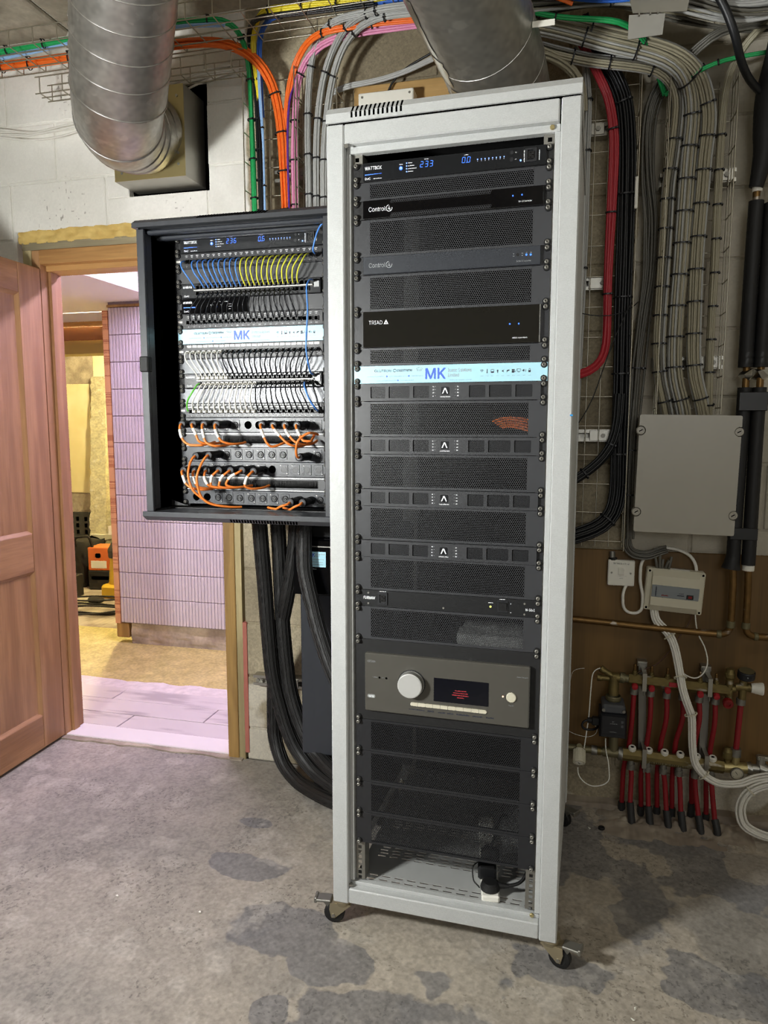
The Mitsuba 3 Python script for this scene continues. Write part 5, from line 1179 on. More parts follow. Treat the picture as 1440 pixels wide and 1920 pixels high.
bundle('black_bundle', 'black cables dropping between the green and pale blue cables', [(-.647,-.24,2.752),(-.829,-.24,2.754),(-1.018,-.24,2.758),(-1.095,-.18,2.782),(-1.138,-.13,2.774),(-1.133,-.1,2.703),(-1.122,-.1,2.629),(-1.118,-.1,2.447),(-1.113,-.1,2.196),(-1.109,-.1,1.995)], 5, .0125, .010, .0042, 'black', (.52,.62,.7,.78,.86), 4)
bundle('yellow_bundle', 'yellow cables curving down from the ceiling tray', [(.3,-.24,2.762),(-.37,-.24,2.765),(-.559,-.24,2.763),(-.665,-.24,2.762),(-.903,-.24,2.777),(-1.017,-.24,2.781),(-1.079,-.18,2.787),(-1.118,-.13,2.767),(-1.124,-.12,2.71),(-1.117,-.108,2.63),(-1.114,-.09,2.50)], 5, .012, .009, .0042, 'yellow', (.45,.55,.62,.69,.76), 5)
bundle('blue_bundle', 'deep blue cables curving down from the ceiling tray beside the yellow ones', [(.3,-.22,2.757),(-.373,-.22,2.761),(-.581,-.22,2.762),(-.798,-.22,2.768),(-.968,-.22,2.769),(-1.043,-.18,2.779),(-1.094,-.13,2.755),(-1.107,-.11,2.695),(-1.108,-.1,2.61),(-1.104,-.1,2.50)], 5, .011, .009, .0042, 'blue', (.5,.6,.68,.76), 6)
bundle('pale_blue_bundle', 'two pale blue cables running down beside the black cables', [(-1.106,-.115,2.66),(-1.102,-.112,2.53),(-1.098,-.105,2.40),(-1.096,-.105,2.2),(-1.094,-.1,1.995)], 2, .006, .004, .0038, 'paleblue', (.3,.6), 7)
bundle('orange_bundle', 'slimmer bundle of orange cables arriving from the right beside the pink ones', [(.3,-.2,2.692),(-.307,-.2,2.699),(-.532,-.2,2.703),(-.676,-.2,2.709),(-.824,-.2,2.707),(-.892,-.17,2.702),(-.947,-.13,2.676),(-.986,-.11,2.61),(-1.005,-.1,2.527),(-1.015,-.09,2.44),(-1.018,-.085,2.3),(-1.012,-.08,1.995)], 6, .0125, .009, .0046, 'orange', (.25,.33,.41,.49,.58), 8)
pk = [(.3,-.16,2.705),(-.311,-.16,2.709),(-.505,-.16,2.710),(-.687,-.16,2.711),(-.781,-.16,2.705),(-.864,-.14,2.696),(-.927,-.12,2.66),(-.962,-.11,2.598),(-.977,-.1,2.488),(-.982,-.1,2.343),(-.98,-.1,2.186),(-.978,-.1,1.995)]
bundle('pink_bundle', 'bundle of pink cables beside the orange bundle', pk, 8, .0155, .012, .0043, 'pink', (.24,.33,.42,.57,.67,.75,.82,.9), 9)
bundle('purple_cable', 'single purple cable between the orange and pink bundles', [(-.868,-.13,2.684),(-.939,-.11,2.649),(-.984,-.105,2.587),(-1.0,-.11,2.49),(-1.003,-.112,2.346),(-1.0,-.112,2.189),(-.998,-.11,1.995)], 1, .004, .004, .0045, 'purple', (), 10, cat_='cable')
g1 = [(.3,-.24,2.70),(-.369,-.24,2.715),(-.541,-.24,2.719),(-.665,-.24,2.722),(-.78,-.22,2.725),(-.857,-.16,2.725),(-.903,-.12,2.666),(-.924,-.1,2.554),(-.928,-.1,2.429),(-.927,-.1,2.302),(-.926,-.1,1.985)]
g2 = [(.3,-.27,2.70),(-.333,-.26,2.712),(-.485,-.26,2.714),(-.624,-.26,2.718),(-.725,-.22,2.718),(-.822,-.14,2.673),(-.877,-.11,2.545),(-.896,-.1,2.372),(-.897,-.1,2.281),(-.898,-.1,1.985)]
g3 = [(.3,-.24,2.685),(-.302,-.24,2.698),(-.471,-.24,2.702),(-.611,-.24,2.707),(-.709,-.2,2.703),(-.788,-.14,2.669),(-.843,-.11,2.541),(-.866,-.1,2.369),(-.869,-.1,2.279),(-.869,-.1,1.985)]
for p, s, l in ((g1, 11, 'leftmost of the three grey bundles curving down left of the rack'), (g2, 12, 'middle one of the three grey bundles curving down left of the rack'), (g3, 13, 'rightmost of the three grey bundles curving down left of the rack')):
    bundle('grey_bundle', l, p, 12, .0145, .0125, .0036, 'grey', (.34,.42,.5,.57,.66,.74,.81,.88), s)

# right of the rack
TR = (.40,.455,.51,.565,.62,.675,.73,.785,.84,.895,.955)
H1 = [(-.326,-.3,2.623),(-.199,-.28,2.611),(-.136,-.26,2.607),(-.04,-.24,2.586),(.087,-.22,2.547),(.197,-.2,2.519),(.282,-.17,2.492),(.329,-.13,2.455),(.35,-.1,2.403),(.353,-.1,2.34),(.346,-.1,2.244),(.344,-.1,2.148),(.341,-.1,2.034),(.338,-.1,1.901),(.334,-.1,1.801),(.332,-.1,1.666),(.336,-.1,1.563),(.368,-.09,1.45),(.378,-.07,1.405)]
H2 = [(-.327,-.3,2.645),(-.199,-.28,2.640),(-.136,-.26,2.632),(-.04,-.24,2.611),(.087,-.22,2.575),(.197,-.2,2.547),(.301,-.17,2.515),(.365,-.13,2.472),(.395,-.1,2.406),(.404,-.1,2.335),(.395,-.1,2.24),(.393,-.1,2.144),(.389,-.1,2.03),(.387,-.1,1.899),(.389,-.1,1.732),(.39,-.1,1.647),(.397,-.1,1.562),(.43,-.09,1.45),(.440,-.07,1.405)]
H3 = [(-.25,-.24,2.60),(-.17,-.22,2.585),(-.105,-.21,2.560),(-.039,-.2,2.541),(.034,-.18,2.526),(.155,-.16,2.508),(.244,-.14,2.492),(.291,-.11,2.462),(.312,-.1,2.407),(.308,-.1,2.344),(.302,-.1,2.248),(.291,-.1,2.152),(.29,-.1,2.037),(.287,-.1,1.904),(.285,-.1,1.803),(.283,-.1,1.667),(.289,-.1,1.564),(.318,-.09,1.45),(.328,-.07,1.405)]
H4 = [(.80,-.2,2.59),(.534,-.2,2.563),(.5,-.2,2.535),(.474,-.16,2.509),(.452,-.12,2.469),(.443,-.1,2.394),(.441,-.1,2.315),(.44,-.1,2.236),(.44,-.1,2.14),(.441,-.1,2.027),(.443,-.1,1.896),(.442,-.1,1.797),(.442,-.1,1.663),(.444,-.1,1.561),(.449,-.09,1.45),(.453,-.07,1.405)]
bundle('grey_bundle', 'second from left of the four grey bundles running down to the grey box', H1, 24, .0270, .022, .0039, 'warmgrey', (.11,.2,.29) + TR, 21, cols=('warmgrey', 'warmgrey', 'grey'), sides=7)
bundle('grey_bundle', 'third from left of the four grey bundles running down to the grey box', H2, 22, .0245, .020, .0039, 'warmgrey', (.115,.205,.295) + TR, 22, cols=('warmgrey', 'grey', 'warmgrey', 'warmgrey'), sides=7)
bundle('grey_bundle', 'leftmost of the four grey bundles running down to the grey box', H3, 18, .0225, .018, .0038, 'warmgrey', (.15,.22,.30) + TR[1:], 23, cols=('warmgrey', 'warmgrey', 'darkgrey', 'grey'), sides=7)
bundle('grey_bundle', 'slim rightmost of the four grey bundles running down to the grey box', H4, 9, .0135, .011, .0038, 'warmgrey', (.4,.47,.54,.61,.68,.75,.82,.89,.96), 24, sides=7)
bundle('grey_bundle', 'loose dark grey cables hanging between the two right-hand wire trays', [(.300,-.07,2.515),(.268,-.06,2.49),(.241,-.05,2.455),(.225,-.04,2.355),(.232,-.04,2.205),(.250,-.04,2.052),(.250,-.04,1.916),(.238,-.04,1.779),(.228,-.04,1.639),(.221,-.04,1.497),(.215,-.04,1.335),(.213,-.04,1.151),(.214,-.04,1.0)], 9, .026, .014, .0042, 'darkgrey', (.62,.8,.9), 25, wob=0.9)
bundle('grey_bundle', 'pale grey cables running down right behind the rack edge', [(.0,-.16,2.60),(.018,-.12,2.574),(.029,-.1,2.502),(.036,-.1,2.42),(.035,-.1,2.255),(.036,-.1,2.121),(.034,-.1,1.883),(.030,-.1,1.568),(.02,-.1,1.2)], 8, .014, .012, .0038, 'grey', (.13,.24,.5), 26)
bundle('red_bundle', 'four red fire cables sweeping down and turning behind the rack', [(-.06,-.22,2.64),(-.0,-.2,2.586),(.052,-.14,2.514),(.086,-.11,2.467),(.11,-.1,2.388),(.121,-.1,2.281),(.119,-.1,2.082),(.116,-.1,1.879),(.119,-.1,1.689),(.111,-.12,1.621),(.077,-.14,1.577),(.04,-.16,1.562),(-.011,-.2,1.552),(-.1,-.22,1.55)], 5, .0165, .010, .0056, 'red', (.28,.47,.66), 27, sides=9)
bundle('black_bundle', 'broad bundle of black cables running down beside the red ones', [(.0,-.2,2.64),(.042,-.14,2.578),(.105,-.09,2.523),(.150,-.07,2.421),(.163,-.07,2.254),(.166,-.07,2.002),(.168,-.07,1.743),(.172,-.07,1.461),(.172,-.07,1.298),(.175,-.07,1.171),(.160,-.08,1.088),(.11,-.1,1.042),(.043,-.12,1.019),(-.014,-.14,1.003),(-.1,-.16,.995)], 22, .030, .018, .0046, 'black', (.15,.3,.47,.6,.74,.86), 28)
bundle('black_bundle', 'lower branch of black cables bending left behind the rack', [(.168,-.085,1.50),(.168,-.085,1.425),(.153,-.09,1.335),(.103,-.1,1.263),(.042,-.12,1.217),(-.018,-.14,1.181),(-.1,-.15,1.14)], 9, .020, .012, .0046, 'black', (.35,.62), 29)
bundle('black_cable', 'thin stray black cable crossing in front of the red and black bundles', [(.215,-.08,1.80),(.18,-.12,1.765),(.11,-.125,1.75),(.03,-.12,1.765)], 1, .002, .002, .0016, 'black', (), 30, cat_='cable')
bundle('black_cable', 'thin stray black cable running slantwise down to the rack edge', [(.19,-.12,1.79),(.15,-.125,1.70),(.11,-.12,1.58),(.075,-.115,1.47),(.035,-.11,1.40)], 1, .002, .002, .0016, 'black', (), 31, cat_='cable')
solo('white_splice', box(.186, .196, -.150, -.141, 2.079, 2.177, .002), 'white_plastic', 'white sleeve clipped on the edge wire of the tray with the black bundle', 'clip')
# crowded cables under the ceiling on the right
bundle('grey_bundle', 'wide untidy grey run under the ceiling at the top right corner', [(-.2,-.30,2.668),(.1,-.30,2.655),(.3,-.30,2.60),(.45,-.28,2.568),(.6,-.27,2.58),(.95,-.27,2.60)], 26, .042, .030, .0046, 'grey', (.25,), 32, wob=1.6, cols=('grey', 'darkgrey', 'grey', 'warmgrey'))
bundle('grey_bundle', 'dark untidy grey run behind the metal bracket at the top right', [(-.2,-.22,2.69),(.1,-.22,2.68),(.3,-.20,2.63),(.5,-.18,2.59),(.95,-.18,2.585)], 26, .040, .03, .0046, 'darkgrey', (), 33, wob=1.6, cols=('darkgrey', 'warmgrey', 'darkgrey'))
bundle('grey_bundle', 'uppermost grey run touching the ceiling at the top right', [(-.1,-.36,2.73),(.2,-.36,2.70),(.4,-.34,2.655),(.6,-.32,2.655),(.95,-.32,2.67)], 22, .04, .03, .0046, 'grey', (), 34, wob=1.6)
bundle('grey_bundle', 'grey cables curling up to the ceiling run beside the black pipe', [(.335,-.15,2.52),(.36,-.18,2.535),(.40,-.2,2.555),(.46,-.2,2.565),(.6,-.2,2.56)], 8, .022, .012, .0042, 'darkgrey', (), 35, wob=1.0)
bundle('grey_bundle', 'tangled grey loop just right of the big duct', [(-.20,-.25,2.57),(-.14,-.24,2.545),(-.08,-.22,2.53),(-.02,-.18,2.505),(.01,-.15,2.48),(.02,-.12,2.40)], 9, .022, .016, .0042, 'warmgrey', (), 36, wob=1.2)
bundle('green_bundle', 'green cables crossing under the ceiling behind the metal bracket', [(-.25,-.26,2.69),(-.14,-.30,2.625),(-.02,-.30,2.593),(.1,-.30,2.573),(.15,-.27,2.562),(.20,-.21,2.540),(.24,-.13,2.49),(.27,-.08,2.44)], 3, .009, .007, .0046, 'green', (.3,), 37)
bundle('green_bundle', 'thin green cables going right behind the black pipe', [(.27,-.09,2.435),(.33,-.13,2.465),(.42,-.17,2.485),(.52,-.17,2.492),(.8,-.17,2.50)], 2, .007, .005, .0042, 'green', (.3,), 38)
bundle('blue_bundle', 'dark blue cables under the ceiling right of the big duct', [(-.2,-.34,2.70),(-.08,-.34,2.655),(.03,-.34,2.625),(.12,-.34,2.615),(.3,-.34,2.63)], 8, .02, .016, .0045, 'blue', (), 39, wob=1.2)
bundle('orange_bundle', 'short length of orange cables glimpsed beside the top of the big duct', [(-.22,-.36,2.70),(-.15,-.36,2.66),(-.08,-.35,2.64),(-.02,-.33,2.62)], 3, .011, .008, .0045, 'orange', (), 40)
bundle('black_hose', 'thick black cable crossing down to the insulated pipe at the top right', [(.32,-.34,2.69),(.355,-.33,2.615),(.392,-.32,2.555),(.425,-.30,2.495),(.455,-.25,2.447),(.49,-.20,2.415),(.535,-.15,2.395)], 1, .011, .011, .0115, 'black', (), 41, sides=14, cat_='cable', step=0.015)
# loose grey and black cables behind the white box
bundle('grey_bundle', 'two grey cables running flat along the wall above the white junction box', [(-.86,-.05,2.575),(-.80,-.06,2.59),(-.70,-.06,2.595),(-.58,-.07,2.61),(-.47,-.08,2.64),(-.3,-.1,2.67)], 3, .012, .006, .0048, 'grey', (), 42)
bundle('black_cable', 'single black cable looping over the board above the rack', [(-.66,-.045,2.53),(-.645,-.05,2.57),(-.60,-.06,2.615),(-.52,-.07,2.645),(-.42,-.1,2.67)], 1, .004, .004, .004, 'black', (), 43, cat_='cable')
bundle('white_cables', 'old white cables clipped along the wall below the ceiling at the top left', [(-2.7,-.02,2.58),(-2.30,-.02,2.585),(-2.15,-.025,2.565),(-2.0,-.02,2.57),(-1.8,-.02,2.60),(-1.55,-.03,2.655),(-1.4,-.03,2.70),(-1.25,-.02,2.72)], 6, .03, .010, .0045, 'white', (), 44, wob=1.5)

# metal bracket hanging from the ceiling at the top right
k = thing('ceiling_bracket', 'bent galvanised bracket hanging under the ceiling at the top right', 'bracket')
part(k, 'plate', hull([(.13,-.372,2.605),(.145,-.372,2.548),(.288,-.372,2.535),(.305,-.372,2.63),(.15,-.372,2.63),(.13,-.370,2.605),(.145,-.370,2.548),(.288,-.370,2.535),(.305,-.370,2.63),(.15,-.370,2.63)]), 'zinc')
part(k, 'lower_flange', hull([(.135,-.369,2.546),(.232,-.369,2.538),(.228,-.355,2.49),(.135,-.355,2.488),(.135,-.367,2.546),(.232,-.367,2.538),(.228,-.353,2.49),(.135,-.353,2.488)]), 'zinc_dull')
part(k, 'fold', hull([(.15,-.40,2.585),(.245,-.40,2.583),(.245,-.40,2.66),(.15,-.40,2.66),(.15,-.373,2.585),(.245,-.373,2.583),(.245,-.373,2.66),(.15,-.373,2.66)]), 'zinc')
for x in (.17, .29): part(k, 'hanger_rod', cyl((x, -.375, 2.62), (x, -.375, 2.93), .005, 8), 'zinc')
for x in (.16, .19, .21): part(k, 'tab', box(x, x + .004, -.378, -.370, 2.538, 2.548), 'zinc')

# board and white junction box above the rack
solo('backing_board', box(-.775, -.30, -.035, -.005, 2.36, 2.595, .002), 'mdf', 'fibreboard panel on the wall between the rack top and the ceiling', 'board')
k = thing('junction_box', 'white rectangular junction box on the fibreboard panel above the rack', 'junction box')
part(k, 'body', box(-.742, -.545, -.095, -.035, 2.38, 2.545, .003), 'white_plastic')
for x in (-.728, -.559): part(k, 'screw', cyl((x, -.095, 2.530), (x, -.097, 2.530), .004, 10), 'zinc_dull')

# ---- ducts
def gore_duct(path, r, n=36, step=0.02):
    c = curve(path, step)
    return c, tube(c, r, n)
def ring_at(c, i, r, w=0.004):
    t = c[min(i + 1, len(c) - 1)] - c[max(i - 1, 0)]; t /= np.linalg.norm(t)
    return turned(c[i] - t * w, t, [(r, 0), (r + 0.0035, w * 0.7), (r + 0.0035, w * 1.3), (r, w * 2)], 36, True)
wbx = thing('duct_box', 'yellowish zinc box set in a rough hole in the white wall behind the left duct', 'duct box')
part(wbx, 'front_plate', prism(sbox(-1.702, 2.317, -1.403, 2.640).difference(disc(-1.552, 2.478, .125, 12)), -.122, -.120), 'zinc_yellow')
for a in ((-1.702, -1.700, -.12, .10, 2.317, 2.640), (-1.405, -1.403, -.12, .10, 2.317, 2.640), (-1.702, -1.403, -.12, .10, 2.317, 2.319), (-1.702, -1.403, -.12, .10, 2.638, 2.640)):
    part(wbx, 'side', box(*a), 'zinc')
part(wbx, 'back', box(-1.702, -1.403, .1, .102, 2.317, 2.64), 'zinc_dull')
for x, z in ((-1.43, 2.36), (-1.43, 2.40), (-1.67, 2.345), (-1.43, 2.6)): part(wbx, 'rivet', cyl((x, -.122, z), (x, -.125, z), .005, 10), 'zinc')
struct('dark_hole_fill', cat([box(-1.76, -1.70, .03, .12, 2.28, 2.72), box(-1.40, -1.34, .03, .12, 2.28, 2.72), box(-1.76, -1.34, .03, .12, 2.64, 2.72), box(-1.76, -1.34, .03, .12, 2.28, 2.315)]), 'void')  # black blocks standing for deep shade around the duct box
d1 = thing('spiral_duct', 'shiny spiral duct coming down from the ceiling into the box on the white wall', 'duct')
e = curve([(-1.552, -.115, 2.478), (-1.552, -.19, 2.455), (-1.535, -.29, 2.43), (-1.50, -.38, 2.415), (-1.445, -.47, 2.42), (-1.38, -.555, 2.455)], .012)
rr = np.interp(np.linspace(0, 1, len(e)), [0, .15, .5, 1], [.135, .136, .141, .143])
part(d1, 'elbow', tube(e, rr, 40), 'galvanised')
part(d1, 'collar', turned((-1.552, -.122, 2.478), (0, -1, -0.25), [(.142, 0), (.142, .012), (.137, .02), (.136, .035)], 40, True), 'galvanised')
for i in (10, 17, 26): part(d1, 'gore_seam', ring_at(e, i, rr[i] + 0.0005, 0.003), 'galvanised')
ax = np.array([.17, -.215, .165]); ax /= np.linalg.norm(ax); s0 = e[-1] - ax * .03
Ln = .95
part(d1, 'pipe', turned(s0, ax, [(.145, 0), (.145, Ln)], 48, True), 'galvanised')
for i in range(11):
    M = axis_frame(ax); o = s0 + ax * (.004 + i * .088)
    a = np.linspace(0, 2 * math.pi, 49)
    pts = o + (np.cos(a) * .145)[:, None] * M[:3, 0] + (np.sin(a) * .145)[:, None] * M[:3, 1] + ax * (a / (2 * math.pi) * .022)[:, None] * (1 if i else 0)
    part(d1, 'seam', tube(pts, .0028, 5), 'galvanised')
d2 = thing('elbow_duct', 'large galvanised elbow duct coming down behind the top of the rack', 'duct')
c2 = curve([(-.215, -.002, 2.345), (-.215, -.03, 2.347), (-.217, -.08, 2.358), (-.225, -.2, 2.405), (-.24, -.32, 2.455), (-.265, -.46, 2.497), (-.30, -.64, 2.54), (-.35, -.94, 2.60)], .015)
c2 = c2 + np.array([0, 0, 0])
part(d2, 'body', tube(c2, .148, 44), 'galvanised')
for i in (8, 16, 24, 33): part(d2, 'gore_seam', ring_at(c2, min(i, len(c2) - 2), .1462, .002), 'galvanised')
tg = np.gradient(c2, axis=0); tg /= np.linalg.norm(tg, axis=1, keepdims=True)
for i0, i1, a0, a1, sd in ((30, 37, 125, 170, 1), (38, 52, 130, 150, 2), (25, 29, 110, 135, 3)):
    V, q = [], np.random.default_rng(sd)
    ii = np.linspace(i0, i1, 9).astype(int); aa = np.radians(np.linspace(a0, a1, 10))
    for i in ii:
        n0 = np.cross(tg[i], [0, 0, 1.0]); n0 /= np.linalg.norm(n0); b0_ = np.cross(tg[i], n0)
        for a in aa + q.uniform(-.03, .03): V.append(c2[i] + (n0 * -math.cos(a) + b0_ * math.sin(a)) * (.1492 + .0012 * q.random()))
    k0 = np.arange(8)[:, None] * 10 + np.arange(9)[None]; k0 = k0.ravel()
    part(d2, 'foil_tape', (np.array(V), np.vstack([np.stack([k0, k0 + 1, k0 + 11], 1), np.stack([k0, k0 + 11, k0 + 10], 1)])), 'foil', 'wrinkled foil tape patch')
part(d2, 'label', mv(box(-.03, .03, -.001, .001, -.008, .008), -.095, -.515, 2.48), 'white_plastic')

# ---- black sleeves below the cabinet
S = [('leftmost black braided sleeve hanging from the cabinet to behind the rack', [(-1.052,-.32,1.12),(-1.051,-.3,.971),(-1.051,-.27,.77),(-1.044,-.25,.523),(-1.005,-.24,.316),(-.94,-.25,.182),(-.839,-.3,.125),(-.738,-.36,.115),(-.58,-.42,.12)]),
     ('second black braided sleeve from the left under the cabinet', [(-1.000,-.28,1.12),(-1.002,-.25,.926),(-1.000,-.24,.705),(-.985,-.23,.458),(-.938,-.24,.30),(-.856,-.28,.195),(-.738,-.36,.165),(-.58,-.42,.16)]),
     ('black braided sleeve swinging left behind the others and looping along the floor', [(-.91,-.3,1.12),(-.928,-.29,.957),(-.964,-.27,.795),(-1.03,-.20,.597),(-1.085,-.13,.383),(-1.088,-.13,.206),(-1.034,-.17,.085),(-.925,-.24,.045),(-.739,-.36,.06),(-.58,-.42,.07)]),
     ('black braided sleeve swinging right behind the rack post', [(-.872,-.34,1.12),(-.87,-.35,.932),(-.836,-.37,.788),(-.788,-.4,.658),(-.71,-.44,.52),(-.60,-.46,.42)])]
for i, (l, p) in enumerate(S):
    c = curve(p, .012)
    t = thing('cable_sleeve', l, 'cable sleeve', 'black sleeves under the cabinet')
    q = tube(c, .026, 18)
    part(t, 'braid', (q[0] + (meshkit.noise(q[0] * 60)[:, None] - .5) * .004, q[1]), 'sleeve_black')
    for k in range(14):
        a = k * 2 * math.pi / 14
        tg = np.gradient(c, axis=0); tg /= np.linalg.norm(tg, axis=1, keepdims=True)
        n0 = np.cross(tg, [0, 1, 0]); n0 /= np.linalg.norm(n0, axis=1, keepdims=True); b0_ = np.cross(tg, n0)
        part(t, 'strand', tube(c + n0 * (.0255 * math.cos(a)) + b0_ * (.0255 * math.sin(a)), .0022, 4), 'sleeve_black')
# black wall unit behind the sleeves
k = thing('battery_unit', 'tall black wall unit with a pale label, half hidden behind the rack', 'power unit')
part(k, 'cabinet', box(-.905, -.50, -.30, -.003, .205, .80, .004), 'panel_blue_grey')
part(k, 'hood', box(-.925, -.50, -.315, -.003, .80, 1.00, .006), 'gloss_black')
part(k, 'top', box(-.915, -.50, -.28, -.003, 1.0, 1.06, .004), 'black_paint')
part(k, 'trim_line', box(-.905, -.52, -.317, -.315, .972, .976), 'zinc_dull')
lb = part(k, 'label', box(-.872, -.802, -.317, -.315, .902, .956), 'panel_pale', 'pale blue printed label')
part(lb, 'lettering', text('MK', .013, -.868, .938, -.317, bold=True), 'blue_print')
part(lb, 'caption', cat([dashes(-.842, .946, -.317, .036, .003, 500), dashes(-.842, .940, -.317, .02, .003, 501), dashes(-.868, .928, -.317, .06, .0025, 502), dashes(-.862, .919, -.317, .05, .002, 503), dashes(-.862, .910, -.317, .05, .002, 504)]), 'grey_print')
part(k, 'caption', dashes(-.866, .893, -.3155, .03, .003, 505), 'grey_print')
part(k, 'foot', box(-.88, -.84, -.25, -.05, 0, .205), 'black_paint')
# ================================================================ lower right: boxes, pipes and the heating manifold
def cable(name, label, pts, r, col, category='cable', step=0.008, sides=8):
    t = thing(name, label, category); part(t, 'cord', tube(curve(pts, step), r, sides), col if col.startswith('sleeve') else 'cable_' + col); return t
GM = tr(0.382, -0.0, 1.233) @ rot('y', 0.9)
k = thing('enclosure', 'large plain grey plastic enclosure on the right wall under the four grey bundles', 'electrical box')
part(k, 'base', xf(box(-.152, .152, -.115, -.006, -.190, .190, .008), GM), 'grey_box')
pg = rrect(-.155, .155, -.194, .194, .006)
for sx in (-1, 1):
    for z in (-.128, .142): pg = pg.difference(disc(sx * .150, z, .016))
part(k, 'lid', xf(prism(pg, -.142, -.113), GM), 'grey_box')
for sx in (-1, 1):
    for z in (-.128, .142):
        s = part(k, 'lid_screw', xf(turned((sx * .149, -.116, z), (0, -1, 0), [(.0145, 0), (.0145, .018), (.012, .022), (.0085, .022), (.0085, .020), (0, .020)], 24), GM), 'grey_box')
        part(s, 'slot', xf(box(-.006, .006, -.0005, .0005, -.0014, .0014), GM @ tr(sx * .149, -.1365, z) @ rot('y', -30)), 'void')
# fused switch
k = thing('wall_switch', 'white isolator switch plate with a small rocker on the brown board', 'switch')
part(k, 'back_box', box(.155, .241, -.030, -.016, .835, .922), 'grey_label')
part(k, 'plate', box(.153, .243, -.042, -.030, .832, .924, .003), 'white_plastic')
part(k, 'rocker', hull([(.189, -.042, .870), (.208, -.042, .870), (.189, -.042, .898), (.208, -.042, .898), (.190, -.045, .872), (.207, -.045, .872), (.190, -.050, .896), (.207, -.050, .896)]), 'white_plastic')
for x in (.166, .230): part(k, 'screw', cyl((x, -.042, .878), (x, -.0435, .878), .0035, 10), 'zinc_dull')
part(k, 'lettering', text('FF MCB 13 L3', .0058, .198, .9085, -.042, 'c'), 'dark_print')
part(k, 'caption', cat([box(.180, .217, -.0424, -.042, .8665, .8670), dashes(.193, .858, -.042, .012, .002, 600)]), 'grey_print')
k = thing('cable_gland', 'dark pipe stub entering the top of the white isolator switch', 'gland')
part(k, 'nut', cyl((.17, -.028, .922), (.17, -.028, .930), .014, 16), 'black_paint'); part(k, 'stub', cyl((.168, -.028, .93), (.166, -.026, .952), .010, 14), 'zinc_dull')
# heating controller
CM = tr(.373, 0, .826) @ rot('y', 3.4)
k = thing('heating_controller', 'cream heating control box with a grey strip and a red window', 'control box')
part(k, 'body', xf(box(-.095, .095, -.060, -.016, -.074, .074, .004), CM), 'cream_plastic')
part(k, 'cover', xf(hull([(x, y, z) for x in (-.078, .078) for z in (-.070, .070) for y in (-.060,)] + [(x, -.076, z) for x in (-.076, .076) for z in (-.052, .052)]), CM), 'cream_plastic')
part(k, 'grey_strip', xf(box(-.075, .077, -.0785, -.070, -.022, .020, .001), CM), 'grey_label')
part(k, 'indicator_window', xf(box(.038, .060, -.080, -.0785, -.019, -.004), CM), 'socket_black'); part(k, 'red_lens', xf(box(.043, .055, -.0808, -.080, -.016, -.007), CM), 'led_red_off')
part(k, 'caption', xf(cat([box(-.063, -.060, -.0788, -.0785, -.019, .015), box(.008, .030, -.0788, -.0785, -.011, -.008), dashes(.012, -.004, -.0785, .016, .003, 610)]), CM), 'dark_print')
part(k, 'lettering', xf(dashes(-.042, -.016, -.0785, .022, .005, 611), CM), 'led_red_off')
for x in (-.086, .086):
    for z in (-.065, .065): part(k, 'screw_well', xf(cyl((x, -.060, z), (x, -.063, z), .007, 14), CM), 'cream_plastic'); part(k, 'screw', xf(cyl((x, -.0632, z), (x, -.0636, z), .004, 10), CM), 'void')
part(k, 'top_clip', xf(box(-.02, .045, -.05, -.035, .074, .078), CM), 'zinc')
loop_ = [(.217,-.036,.834),(.206,-.05,.802),(.208,-.05,.764),(.226,-.05,.74),(.251,-.05,.738),(.272,-.05,.758),(.272,-.05,.797),(.261,-.05,.862),(.262,-.045,.908),(.275,-.035,.935),(.30,-.03,.955)]
cable('white_cable', 'thick white cable looping below the white isolator switch', loop_, .0055, 'white')
cable('white_cable', 'thick white cable arching into the top right of the cream control box', [(.444,-.04,.898),(.438,-.04,.925),(.418,-.04,.952),(.38,-.035,.968),(.337,-.03,.973),(.305,-.03,.965)], .0055, 'white')
bundle('grey_bundle', 'untidy grey cables swooping towards the top of the cream control box', [(.214,-.04,1.0),(.215,-.05,.978),(.24,-.05,.950),(.279,-.05,.945),(.319,-.05,.960),(.345,-.045,.968)], 8, .018, .012, .0036, 'darkgrey', (), 61, wob=1.2, step=.01)
for i, (x0, z0, x1) in enumerate(((.308, .94, .316), (.322, .95, .324), (.333, .935, .331), (.352, .933, .341), (.36, .945, .352))):
    cable('grey_cable', f'{ORD[i]} grey tail from the left entering the top of the cream control box', [(x0, -.052 - .004 * (i % 2), z0), ((x0 + x1) / 2, -.055, .92), (x1, -.045, .895)], .0048, 'darkgrey')
cable('brown_cable', 'thin brown cable slanting from the control box down to the manifold', [(.437,-.05,.757),(.425,-.05,.71),(.406,-.06,.684),(.378,-.065,.635),(.321,-.065,.561),(.285,-.075,.545),(.265,-.08,.535)], .0024, 'brown')
cable('white_cable', 'thin white sensor cable dropping from the control box to the manifold clamp', [(.445,-.05,.757),(.450,-.05,.71),(.458,-.06,.678),(.479,-.07,.636),(.486,-.09,.596),(.471,-.105,.557),(.443,-.115,.541),(.414,-.11,.549),(.40,-.10,.56)], .0024, 'white')
hw = [(.312,-.04,.757),(.318,-.055,.72),(.345,-.06,.693),(.368,-.07,.665),(.383,-.085,.621),(.393,-.11,.566),(.400,-.15,.515),(.413,-.17,.472),(.431,-.17,.424),(.436,-.17,.341),(.448,-.17,.267),(.482,-.17,.224),(.532,-.17,.202),(.59,-.165,.207),(.638,-.15,.225),(.71,-.14,.238)]
bundle('white_bundle', 'white heating cables tied and running down across the manifold', hw, 6, .019, .011, .0040, 'white', (.13, .30, .45, .71), 62, tie_mat='cream_plastic', step=.012, sides=8)
